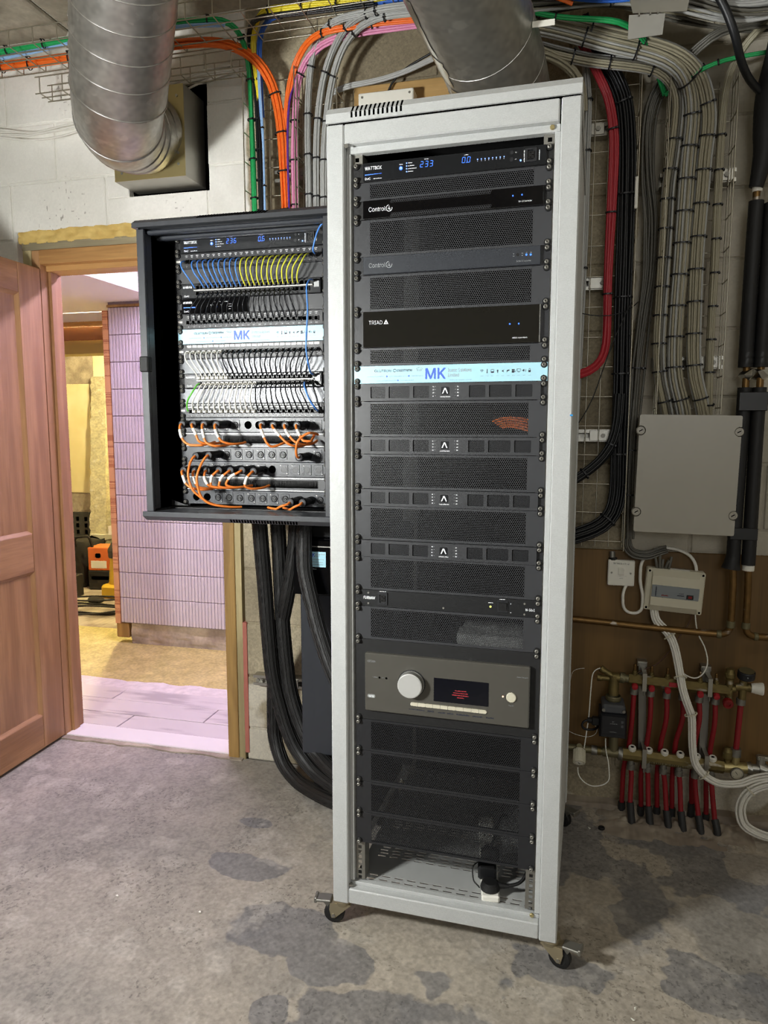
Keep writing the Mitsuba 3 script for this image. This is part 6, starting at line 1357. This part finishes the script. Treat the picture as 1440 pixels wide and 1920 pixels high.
co_ = [(.75,-.15,.19),(.69,-.15,.214),(.635,-.15,.19),(.611,-.15,.164),(.597,-.15,.115),(.61,-.15,.059),(.649,-.15,.033),(.698,-.15,.021),(.78,-.15,.045)]
bundle('white_bundle', 'coiled white cables hanging at the lower right edge above the floor', co_, 7, .020, .012, .0040, 'white', (.1, .3), 63, tie_mat='cream_plastic', step=.012, sides=8)

# insulated pipes
def pipe(t, name, pts, r, m, sides=18, step=.02):
    return part(t, name, tube(curve(pts, step), r, sides), m)
k = thing('insulated_pipe', 'black insulated pipe bending away from the wall at the top right corner', 'pipe')
c = curve([(.56,-.34,2.90),(.565,-.30,2.72),(.568,-.2,2.50),(.558,-.13,2.38),(.562,-.10,2.30),(.566,-.09,2.24),(.560,-.085,2.185),(.552,-.08,2.135)], .015)
part(k, 'insulation', tube(c, np.interp(np.linspace(0, 1, len(c)), [0, .45, .7, .82, .92, 1], [.030, .032, .034, .032, .027, .021]), 20), 'insulation')
part(k, 'copper_pipe', cyl((.555, -.08, 2.15), (.556, -.08, 1.50), .011, 14), 'copper')
part(k, 'collar', cyl((.5565, -.08, 2.140), (.5565, -.08, 2.122), .015, 16), 'white_plastic')
part(k, 'lower_insulation', tube(curve([(.556,-.08,2.094),(.553,-.08,1.85),(.552,-.08,1.58)], .03), .0225, 20), 'insulation')
k2 = thing('insulated_pipe', 'black insulated pipe running down the far right edge beside the other one', 'pipe')
part(k2, 'insulation', tube(curve([(.625,-.34,2.90),(.625,-.2,2.50),(.612,-.1,2.25),(.606,-.08,2.19)], .02), .026, 20), 'insulation')
part(k2, 'copper_pipe', cyl((.600, -.08, 2.2), (.598, -.08, 1.50), .011, 14), 'copper')
part(k2, 'lower_insulation', tube(curve([(.601,-.08,2.085),(.599,-.08,1.85),(.597,-.08,1.58)], .03), .0225, 20), 'insulation')
for t, x, w in ((k, .553, .547), (k2, .597, .594)):
    part(t, 'insulation_tail', tube(curve([(x,-.082,1.515),(x - .002,-.085,1.3),(w,-.088,1.06),(w,-.088,.935 if t is k2 else .95)], .03), .0215, 20), 'insulation')
    part(t, 'tape_band', cat([turned((x, -.08, 1.592 + .02 * j), (0, 0, 1), [(.0232, 0), (.0232, .014)], 20) for j in range(2)]), 'black_paint')
    q = np.random.default_rng(int(x * 1000))
    part(t, 'foil_tape', hull(np.array([x, -.085, 1.555]) + q.uniform(-1, 1, (16, 3)) * [.026, .024, .022]), 'foil', 'crumpled silver foil tape')
part(k, 'flared_end', turned((.546, -.088, .962), (-.1, 0, -1), [(.0215, 0), (.024, .02), (.030, .042), (.027, .042), (0, .02)], 20, True), 'insulation')
part(k2, 'collar', cyl((.5945, -.088, .937), (.5945, -.088, .916), .0185, 18), 'white_plastic')
part(k, 'tape_patch', box(.532, .618, -.112, -.106, 1.44, 1.50, .002), 'black_paint'); part(k2, 'tape_patch', box(.528, .612, -.112, -.107, 1.02, 1.06, .002), 'black_paint')
part(k, 'copper_tail', tube(curve([(.548,-.085,.95),(.552,-.085,.85),(.553,-.080,.725),(.549,-.078,.703),(.535,-.075,.690),(.50,-.07,.689),(.30,-.06,.694),(.04,-.05,.704),(-.12,-.05,.708)], .012), .0115, 14), 'copper', 'bare copper tail turning left')
part(k2, 'copper_tail', tube(curve([(.5945,-.088,.92),(.598,-.085,.85),(.600,-.08,.722),(.603,-.078,.703),(.618,-.075,.690),(.66,-.07,.688),(.95,-.06,.688)], .012), .0115, 14), 'copper', 'bare copper tail turning right')
for t, a, b in ((k, (.5525, -.082, .74), (.5525, -.082, .716)), (k, (.528, -.074, .689), (.512, -.072, .689)), (k2, (.5995, -.082, .738), (.5995, -.082, .716)), (k2, (.626, -.074, .689), (.640, -.072, .689))):
    part(t, 'elbow_joint', cyl(a, b, .0138, 14, ch=.002), 'brass_dull')

# heating manifold
mf = thing('heating_manifold', 'brass underfloor heating manifold with red pipes on the lower right wall', 'manifold')
ub, lb_ = (np.array([.232, -.1, .516]), np.array([.556, -.1, .503])), (np.array([.222, -.1, .2405]), np.array([.552, -.1, .2320]))
def bar(a, b, h, d):
    n = (b - a) / np.linalg.norm(b - a); up = np.array([-n[2], 0, n[0]])
    ch = .3
    return hull([p + up * z + np.array([0, y, 0]) for p in (a, b) for y, z in ((-d, h * ch), (-d, -h * ch), (d, h * ch), (d, -h * ch), (-d * ch, h), (d * ch, h), (-d * ch, -h), (d * ch, -h))])
u = part(mf, 'flow_bar', bar(*ub, .019, .019), 'brass', 'upper brass bar')
l = part(mf, 'return_bar', bar(*lb_, .022, .020), 'brass', 'lower brass bar')
part(l, 'cast_lettering', cat([xf(dashes(.0, 0, 0, .19, .012, 620), tr(.30, -.1195, .226) @ rot('y', 1.5))]), 'brass_dull')
XS = (.252, .307, .359, .410, .463, .514)
RP = [((.25,-.1,.44),(.25,-.1,.397),(.245,-.08,.27)), ((.308,-.1,.44),(.309,-.1,.403),(.304,-.08,.277)), ((.362,-.1,.44),(.362,-.1,.398),(.350,-.08,.282)), ((.413,-.1,.44),(.415,-.1,.404),(.398,-.08,.287)), ((.466,-.1,.44),(.468,-.1,.399),(.460,-.08,.294)), ((.517,-.1,.44),(.517,-.1,.404),(.512,-.08,.29))]
BP = [((.23,-.06,.148),(.23,-.06,.041)), ((.291,-.06,.146),(.296,-.06,.035)), ((.345,-.06,.147),(.350,-.06,.039)), ((.396,-.06,.149),(.400,-.06,.042)), ((.460,-.06,.153),(.464,-.06,.068)), ((.508,-.06,.153),(.513,-.06,.035))]
FP = [((.255,-.1,.19),(.255,-.1,.171),(.253,-.115,.072)), ((.309,-.1,.19),(.31,-.1,.168),(.314,-.115,.066)), ((.362,-.1,.19),(.365,-.1,.165),(.374,-.115,.058)), ((.412,-.1,.19),(.415,-.1,.167),(.421,-.115,.061)), ((.464,-.1,.19),(.464,-.1,.168),(.478,-.115,.053)), ((.515,-.1,.19),(.517,-.1,.168),(.531,-.115,.045))]
for i, x in enumerate(XS):
    zu = .516 - (x - .232) * .04; zl = .2405 - (x - .222) * .026
    v = part(mf, 'valve_spindle', cat([hexnut((x, -.1, zu + .016), (x, -.1, zu + .026), .0105), cyl((x, -.1, zu + .026), (x, -.1, zu + .034), .0075, 12)]), 'brass')
    part(v, 'pin', cat([cyl((x, -.1, zu + .034), (x, -.1, zu + .052), .0052, 12, ch=.001), mv(lathe([(.0052, 0), (.004, .003), (0, .0042)], 12, True), x, -.1, zu + .052)]), 'copper')
    fm = part(mf, 'flow_meter', turned((x, -.112, zu - .016), (0, -1, -.25), [(0, 0), (.0105, 0), (.0105, .012), (.0092, .016), (0, .017)], 18), 'cap_red', 'red plastic cap')
    part(mf, 'coupling_nut', cat([hexnut((x, -.1, zu - .030), (x, -.1, zu - .052), .0145), cyl((x, -.1, zu - .018), (x, -.1, zu - .030), .011, 14)]), 'zinc_dull')
    part(mf, 'flow_pipe', tube(curve([(x, -.1, zu - .045), *RP[i][1:], BP[i][0], BP[i][1], (BP[i][1][0], -.06, 0.0)], .012), .0085, 12), 'pipe_red')
    c_ = part(mf, 'return_cap', turned((x + .002, -.1, zl + .018), (0, -.25, 1), [(.0125, 0), (.0135, .003), (.0135, .012), (.0115, .0155), (.006, .0155), (.005, .012), (0, .012)], 10), 'white_plastic')
    part(c_, 'centre', turned((x + .002, -.1031, zl + .0302), (0, -.25, 1), [(.0055, 0), (.0055, .0012), (0, .0012)], 10), 'void')
    part(mf, 'coupling_nut', cat([hexnut((x, -.1, zl - .032), (x, -.1, zl - .052), .0145), cyl((x, -.1, zl - .018), (x, -.1, zl - .032), .011, 14)]), 'zinc_dull')
    part(mf, 'return_pipe', tube(curve([(x, -.1, zl - .045), *FP[i][1:], (FP[i][2][0] + .006, -.13, 0.0)], .012), .0085, 12), 'pipe_red')
    part(mf, 'conduit_sleeve', tube(curve([BP[i][1], (BP[i][1][0], -.06, -.004)], .01), .0125, 14), 'conduit_black')
    part(mf, 'conduit_sleeve', tube(curve([FP[i][2], (FP[i][2][0] + .004, -.125, .03), (FP[i][2][0] + .008, -.135, -.004)], .01), .0125, 14), 'conduit_black')
for x, x2 in ((.281, .293), (.490, .494)):
    b = part(mf, 'bracket', hull([(x - .013, -.055, .56), (x + .013, -.055, .56), (x2 - .013, -.055, .21), (x2 + .013, -.055, .21), (x - .013, -.05, .56), (x + .013, -.05, .56), (x2 - .013, -.05, .21), (x2 + .013, -.05, .21)]), 'zinc_dull')
    for xc, z, h in ((x + .002, .511, .024), (x2, .236, .027)):
        part(b, 'clamp', cat([box(xc - .007, xc + .007, -.1255, -.1215, z - h, z + h + .012), box(xc - .007, xc + .007, -.1255, -.05, z + h + .009, z + h + .012), box(xc - .007, xc + .007, -.1255, -.05, z - h - .003, z - h)]), 'zinc')
        part(b, 'clamp_screw', cyl((xc, -.118, z - h - .003), (xc, -.118, z - h - .02), .003, 8), 'zinc_dull')
    part(b, 'wall_foot', box(x - .016, x + .016, -.05, -.016, .548, .566), 'zinc')
    part(b, 'wall_foot', box(x2 - .016, x2 + .016, -.05, -.0, .205, .22), 'zinc')
part(mf, 'tag', box(.362, .408, -.1225, -.119, .507, .522), 'cap_red', 'small red tag')
# left end of the manifold: mixing valve, pump, thermostat
pv = thing('mixing_valve', 'brass mixing valve joining the manifold to the pump', 'valve')
part(pv, 'union_nut', hexnut((.219, -.1, .5175), (.203, -.1, .519), .019), 'brass_dull')
part(pv, 'tail', cyl((.232, -.1, .516), (.219, -.1, .517), .014, 16), 'brass_dull')
part(pv, 'body', cat([cyl((.203, -.1, .519), (.180, -.1, .517), .016, 16), cyl((.183, -.1, .524), (.184, -.1, .455), .0175, 20), cyl((.183, -.1, .512), (.128, -.1, .512), .009, 14), cyl((.185, -.1, .518), (.140, -.095, .543), .010, 14)]), 'brass')
part(pv, 'sensor_nut', cat([hexnut((.150, -.096, .537), (.138, -.095, .545), .0125), hexnut((.142, -.1, .512), (.128, -.1, .512), .012)]), 'brass')
part(pv, 'flange', turned((.184, -.1, .452), (0, 0, -1), [(.0245, 0), (.0265, .004), (.0265, .012), (.024, .018), (0, .018)], 24), 'brass_dull')
pm = thing('circulation_pump', 'square dark circulation pump under the brass mixing valve', 'pump')
part(pm, 'casting', cat([box(.145, .222, -.145, -.055, .400, .432, .006), cyl((.184, -.1, .436), (.184, -.1, .395), .022, 18)]), 'pump_grey')
part(pm, 'motor_case', hull([(x, y, z) for x in (.138, .228) for z in (.318, .402) for y in (-.06, -.15)] + [(x, -.162, z) for x in (.144, .222) for z in (.324, .396)]), 'pump_black')
part(pm, 'face', box(.146, .222, -.1645, -.162, .335, .398, .001), 'pump_black')
part(pm, 'caption', cat([dashes(.172, .372, -.1645, .024, .0025, 630), dashes(.172, .343, -.1645, .022, .002, 631), xf(box(-.004, .004, -.0003, 0, -.0004, .0004), tr(.182, -.1645, .380) @ rot('y', 35)), xf(box(-.004, .004, -.0003, 0, -.0004, .0004), tr(.182, -.1645, .380) @ rot('y', -35))]), 'grey_print')
for z in (.362, .377): part(pm, 'button', box(.208, .216, -.1655, -.1645, z, z + .009), 'pump_grey')
for x, z in ((.15, .414), (.217, .414), (.15, .395), (.217, .395)): part(pm, 'bolt', cyl((x, -.145, z), (x, -.152, z), .0055, 10), 'zinc_dull')
part(pm, 'cable_socket', cat([box(.112, .140, -.14, -.112, .350, .376, .004), cyl((.113, -.126, .363), (.098, -.126, .363), .010, 14)]), 'black_matt')
part(pm, 'outlet', cyl((.19, -.1, .32), (.191, -.1, .24), .016, 18), 'brass_dull')
cable('black_cable', 'short black cable curling from the pump socket', [(.100,-.126,.363),(.085,-.128,.358),(.078,-.13,.342),(.088,-.13,.330),(.115,-.125,.328),(.14,-.09,.335)], .004, 'black')
lf = thing('pipe_fitting', 'brass tee and union at the left end of the lower manifold bar', 'fitting')
part(lf, 'tee', cat([cyl((.210, -.1, .2415), (.155, -.1, .2425), .0175, 18), cyl((.155, -.1, .2425), (.02, -.1, .2445), .0125, 16)]), 'brass_dull')
part(lf, 'union_nut', hexnut((.222, -.1, .2405), (.207, -.1, .2415), .0235), 'zinc_dull')
part(lf, 'union_nut', hexnut((.135, -.1, .2428), (.116, -.1, .2430), .0165), 'zinc_dull')
part(lf, 'ring', cyl((.148, -.1, .2427), (.138, -.1, .2428), .015, 18), 'brass')
th = thing('thermostat_head', 'white ribbed thermostat head left of the manifold', 'thermostat')
hd_ = np.array([0, -.72, -.69]); o_ = np.array([.074, -.125, .252])
part(th, 'body', turned(o_, hd_, [(0, -.002), (.017, 0), (.019, .006), (.0215, .046), (.0205, .050), (0, .0502)], 26), 'cream_plastic')
M_ = axis_frame(hd_); M_[:3, 3] = o_
RIB = [xf(box(.0185, .0215, -.0011, .0011, .004, .042), M_ @ rot('z', i * 20)) for i in range(18)]
for i in range(18): part(th, 'rib', RIB[i], 'cream_plastic')
part(th, 'dial', turned(o_ + hd_ * .0502, hd_, [(.013, 0), (.013, .0012), (0, .0012)], 24), 'white_plastic')
part(th, 'pointer', xf(box(-.0012, .0012, -.007, .007, .0514, .0518), M_ @ rot('z', 30)), 'panel_dark')
part(th, 'stem', cyl((.074, -.118, .26), (.074, -.1, .246), .010, 14), 'brass_dull')
cable('white_capillary', 'thin white capillary tube rising from the thermostat to the mixing valve', [(.137,-.095,.545),(.122,-.098,.540),(.111,-.1,.522),(.107,-.11,.474),(.103,-.12,.38),(.095,-.13,.305),(.090,-.135,.262)], .0022, 'white')
cable('white_capillary', 'thin white capillary loop hanging under the thermostat head', [(.070,-.155,.198),(.071,-.155,.178),(.083,-.155,.155),(.12,-.16,.137),(.155,-.16,.145),(.178,-.15,.166),(.174,-.135,.215),(.163,-.125,.268),(.162,-.12,.30)], .0022, 'white')
cable('white_capillary', 'fine white wire curling on the board behind the capillary tubes', [(.035,-.05,.285),(.06,-.06,.278),(.10,-.06,.272),(.13,-.06,.285),(.137,-.06,.305),(.12,-.06,.325)], .0012, 'white')
cable('white_capillary', 'fine white wire beside the mixing valve sensor', [(.037,-.04,.47),(.045,-.05,.51),(.065,-.06,.525),(.085,-.06,.528)], .0012, 'white')
# right end: drain, gauges, white knob
rv = thing('valve_group', 'brass end group of the upper manifold bar with drain and gauge fittings', 'valve')
part(rv, 'end_fitting', cat([cyl((.552, -.1, .503), (.556, -.1, .50), .02, 16), cyl((.556, -.1, .545), (.556, -.1, .462), .0125, 16), cyl((.54, -.1, .508), (.575, -.1, .512), .012, 14)]), 'brass')
part(rv, 'air_vent', turned((.556, -.1, .545), (0, 0, 1), [(.0115, 0), (.0165, .006), (.0165, .018), (.015, .022), (.013, .034), (0, .036)], 20), 'brass')
part(rv, 'drain_cap', turned((.549, -.112, .470), (0, -1, -.2), [(0, 0), (.0155, .002), (.0165, .008), (.0165, .020), (.014, .024), (.007, .024), (.006, .020), (0, .020)], 12), 'led_red_off', 'reddish brown drain cap')
part(rv, 'cross', cat([cyl((.575, -.1, .519), (.614, -.105, .521), .0135, 16), cyl((.598, -.102, .545), (.596, -.102, .478), .0125, 16), hexnut((.613, -.105, .521), (.621, -.106, .521), .015)]), 'brass')
part(rv, 'coupling_nut', cat([hexnut((.594, -.1, .480), (.594, -.1, .458), .0155)]), 'zinc_dull')
part(rv, 'link_pipe', tube(curve([(.594, -.1, .46), (.592, -.1, .40), (.588, -.1, .30)], .02), .0095, 14), 'pipe_red', 'short red link pipe')
part(rv, 'control_knob', turned((.621, -.107, .521), (1, -.06, 0), [(.0, 0), (.0155, 0), (.0165, .006), (.0215, .034), (.020, .037), (0, .0375)], 26), 'white_plastic', 'white flared knob')
g = thing('pressure_gauge', 'round black pressure gauge on top of the brass end fitting', 'gauge')
part(g, 'case', turned((.604, -.103, .550), (.02, -.18, 1), [(.006, -.012), (.006, 0), (.025, .002), (.0275, .006), (.0275, .026), (.0255, .029), (0, .029)], 28), 'pump_black')
part(g, 'dial', turned((.6046, -.1083, .5795), (.02, -.18, 1), [(.024, 0), (.024, .0005), (0, .0005)], 28), 'brass_dull', 'faded round dial')
part(g, 'mark', box(.602, .605, -.1335, -.1315, .560, .566), 'grey_print')
rg = thing('return_end_group', 'yellow brass end group of the lower manifold bar with a dial thermometer', 'valve')
part(rg, 'body', cat([cyl((.552, -.1, .232), (.625, -.1, .236), .0185, 18), cyl((.588, -.1, .24), (.588, -.1, .275), .0135, 16)]), 'zinc_yellow')
part(rg, 'air_vent', turned((.562, -.1, .248), (0, 0, 1), [(.009, 0), (.009, .012), (.017, .02), (.0175, .042), (.013, .052), (.009, .056), (0, .057)], 20), 'brass')
part(rg, 'coupling_nut', hexnut((.588, -.1, .275), (.588, -.1, .302), .0175), 'zinc_dull')
part(rg, 'union', cat([hexnut((.625, -.1, .236), (.640, -.1, .237), .021), cyl((.64, -.1, .237), (.70, -.1, .238), .016, 18), hexnut((.662, -.1, .238), (.684, -.1, .239), .025)]), 'zinc')
part(rg, 'lever_valve', cat([cyl((.667, -.1, .25), (.667, -.1, .285), .014, 14), box(.652, .70, -.112, -.088, .270, .286, .004)]), 'zinc')
tg_ = part(rg, 'thermometer', turned((.590, -.118, .224), (0, -1, -.1), [(.004, -.01), (.0195, 0), (.0215, .003), (.0215, .010), (.0195, .012), (.0185, .0095), (0, .0095)], 28), 'zinc_dull')
part(tg_, 'dial', turned((.590, -.1275, .2231), (0, -1, -.1), [(.0182, 0), (.0182, .0006), (0, .0006)], 28), 'cream_plastic')
part(tg_, 'needle', xf(box(-.0007, .0007, -.0006, 0, -.003, .015), tr(.590, -.1285, .223) @ rot('y', -35)), 'socket_black')
part(tg_, 'ticks', cat([xf(box(-.0005, .0005, -.0004, 0, .013, .0165), tr(.590, -.1283, .223) @ rot('y', a)) for a in range(-130, 131, 26)]), 'dark_print')
# crumbs on the floor
solo('floor_cap', mv(turned((0, 0, 0), (0, 0, 1), [(.011, 0), (.011, .006), (.009, .008), (.007, .008), (.006, .003), (0, .003)], 18), .155, -.19, 0), 'black_matt', 'small black round cap lying on the floor near the pipes', 'cap')
for i, (x, y) in enumerate(((.115, -.2), (.19, -1.02), (.20, -.985), (-1.26, -.92), (-.985, -.93))):
    solo('plaster_crumb', mv(hull(np.random.default_rng(i).uniform(-1, 1, (8, 3)) * [.006, .006, .003] + [0, 0, .003]), x, y, 0), 'white_plastic', ('white crumb beside the black cap on the floor', 'white crumb on the floor right of the front castor', 'second white crumb on the floor right of the front castor', 'white crumb on the open floor at the left', 'tiny white crumb on the floor at the left of the rack')[i], 'debris')

gx, gy = np.meshgrid(np.linspace(.14, .66, 90), np.linspace(-.24, 0.0, 45))
wx = np.clip(np.minimum(gx - .14, .66 - gx) / .1, 0, 1) * np.clip((gy + .24) / .12, 0, 1)
hz = (meshkit.fbm(np.stack([gx * 26, gy * 26, gx * 0], -1), 4, 3) - .30) * .05 * wx - .001
k0 = np.arange(44)[:, None] * 90 + np.arange(89)[None]; k0 = k0.ravel()
struct('floor_005', (np.stack([gx.ravel(), gy.ravel(), hz.ravel()], 1), np.vstack([np.stack([k0, k0 + 1, k0 + 91], 1), np.stack([k0, k0 + 91, k0 + 90], 1)])), 'raw_concrete', 'rough broken concrete where the red pipes enter the floor')
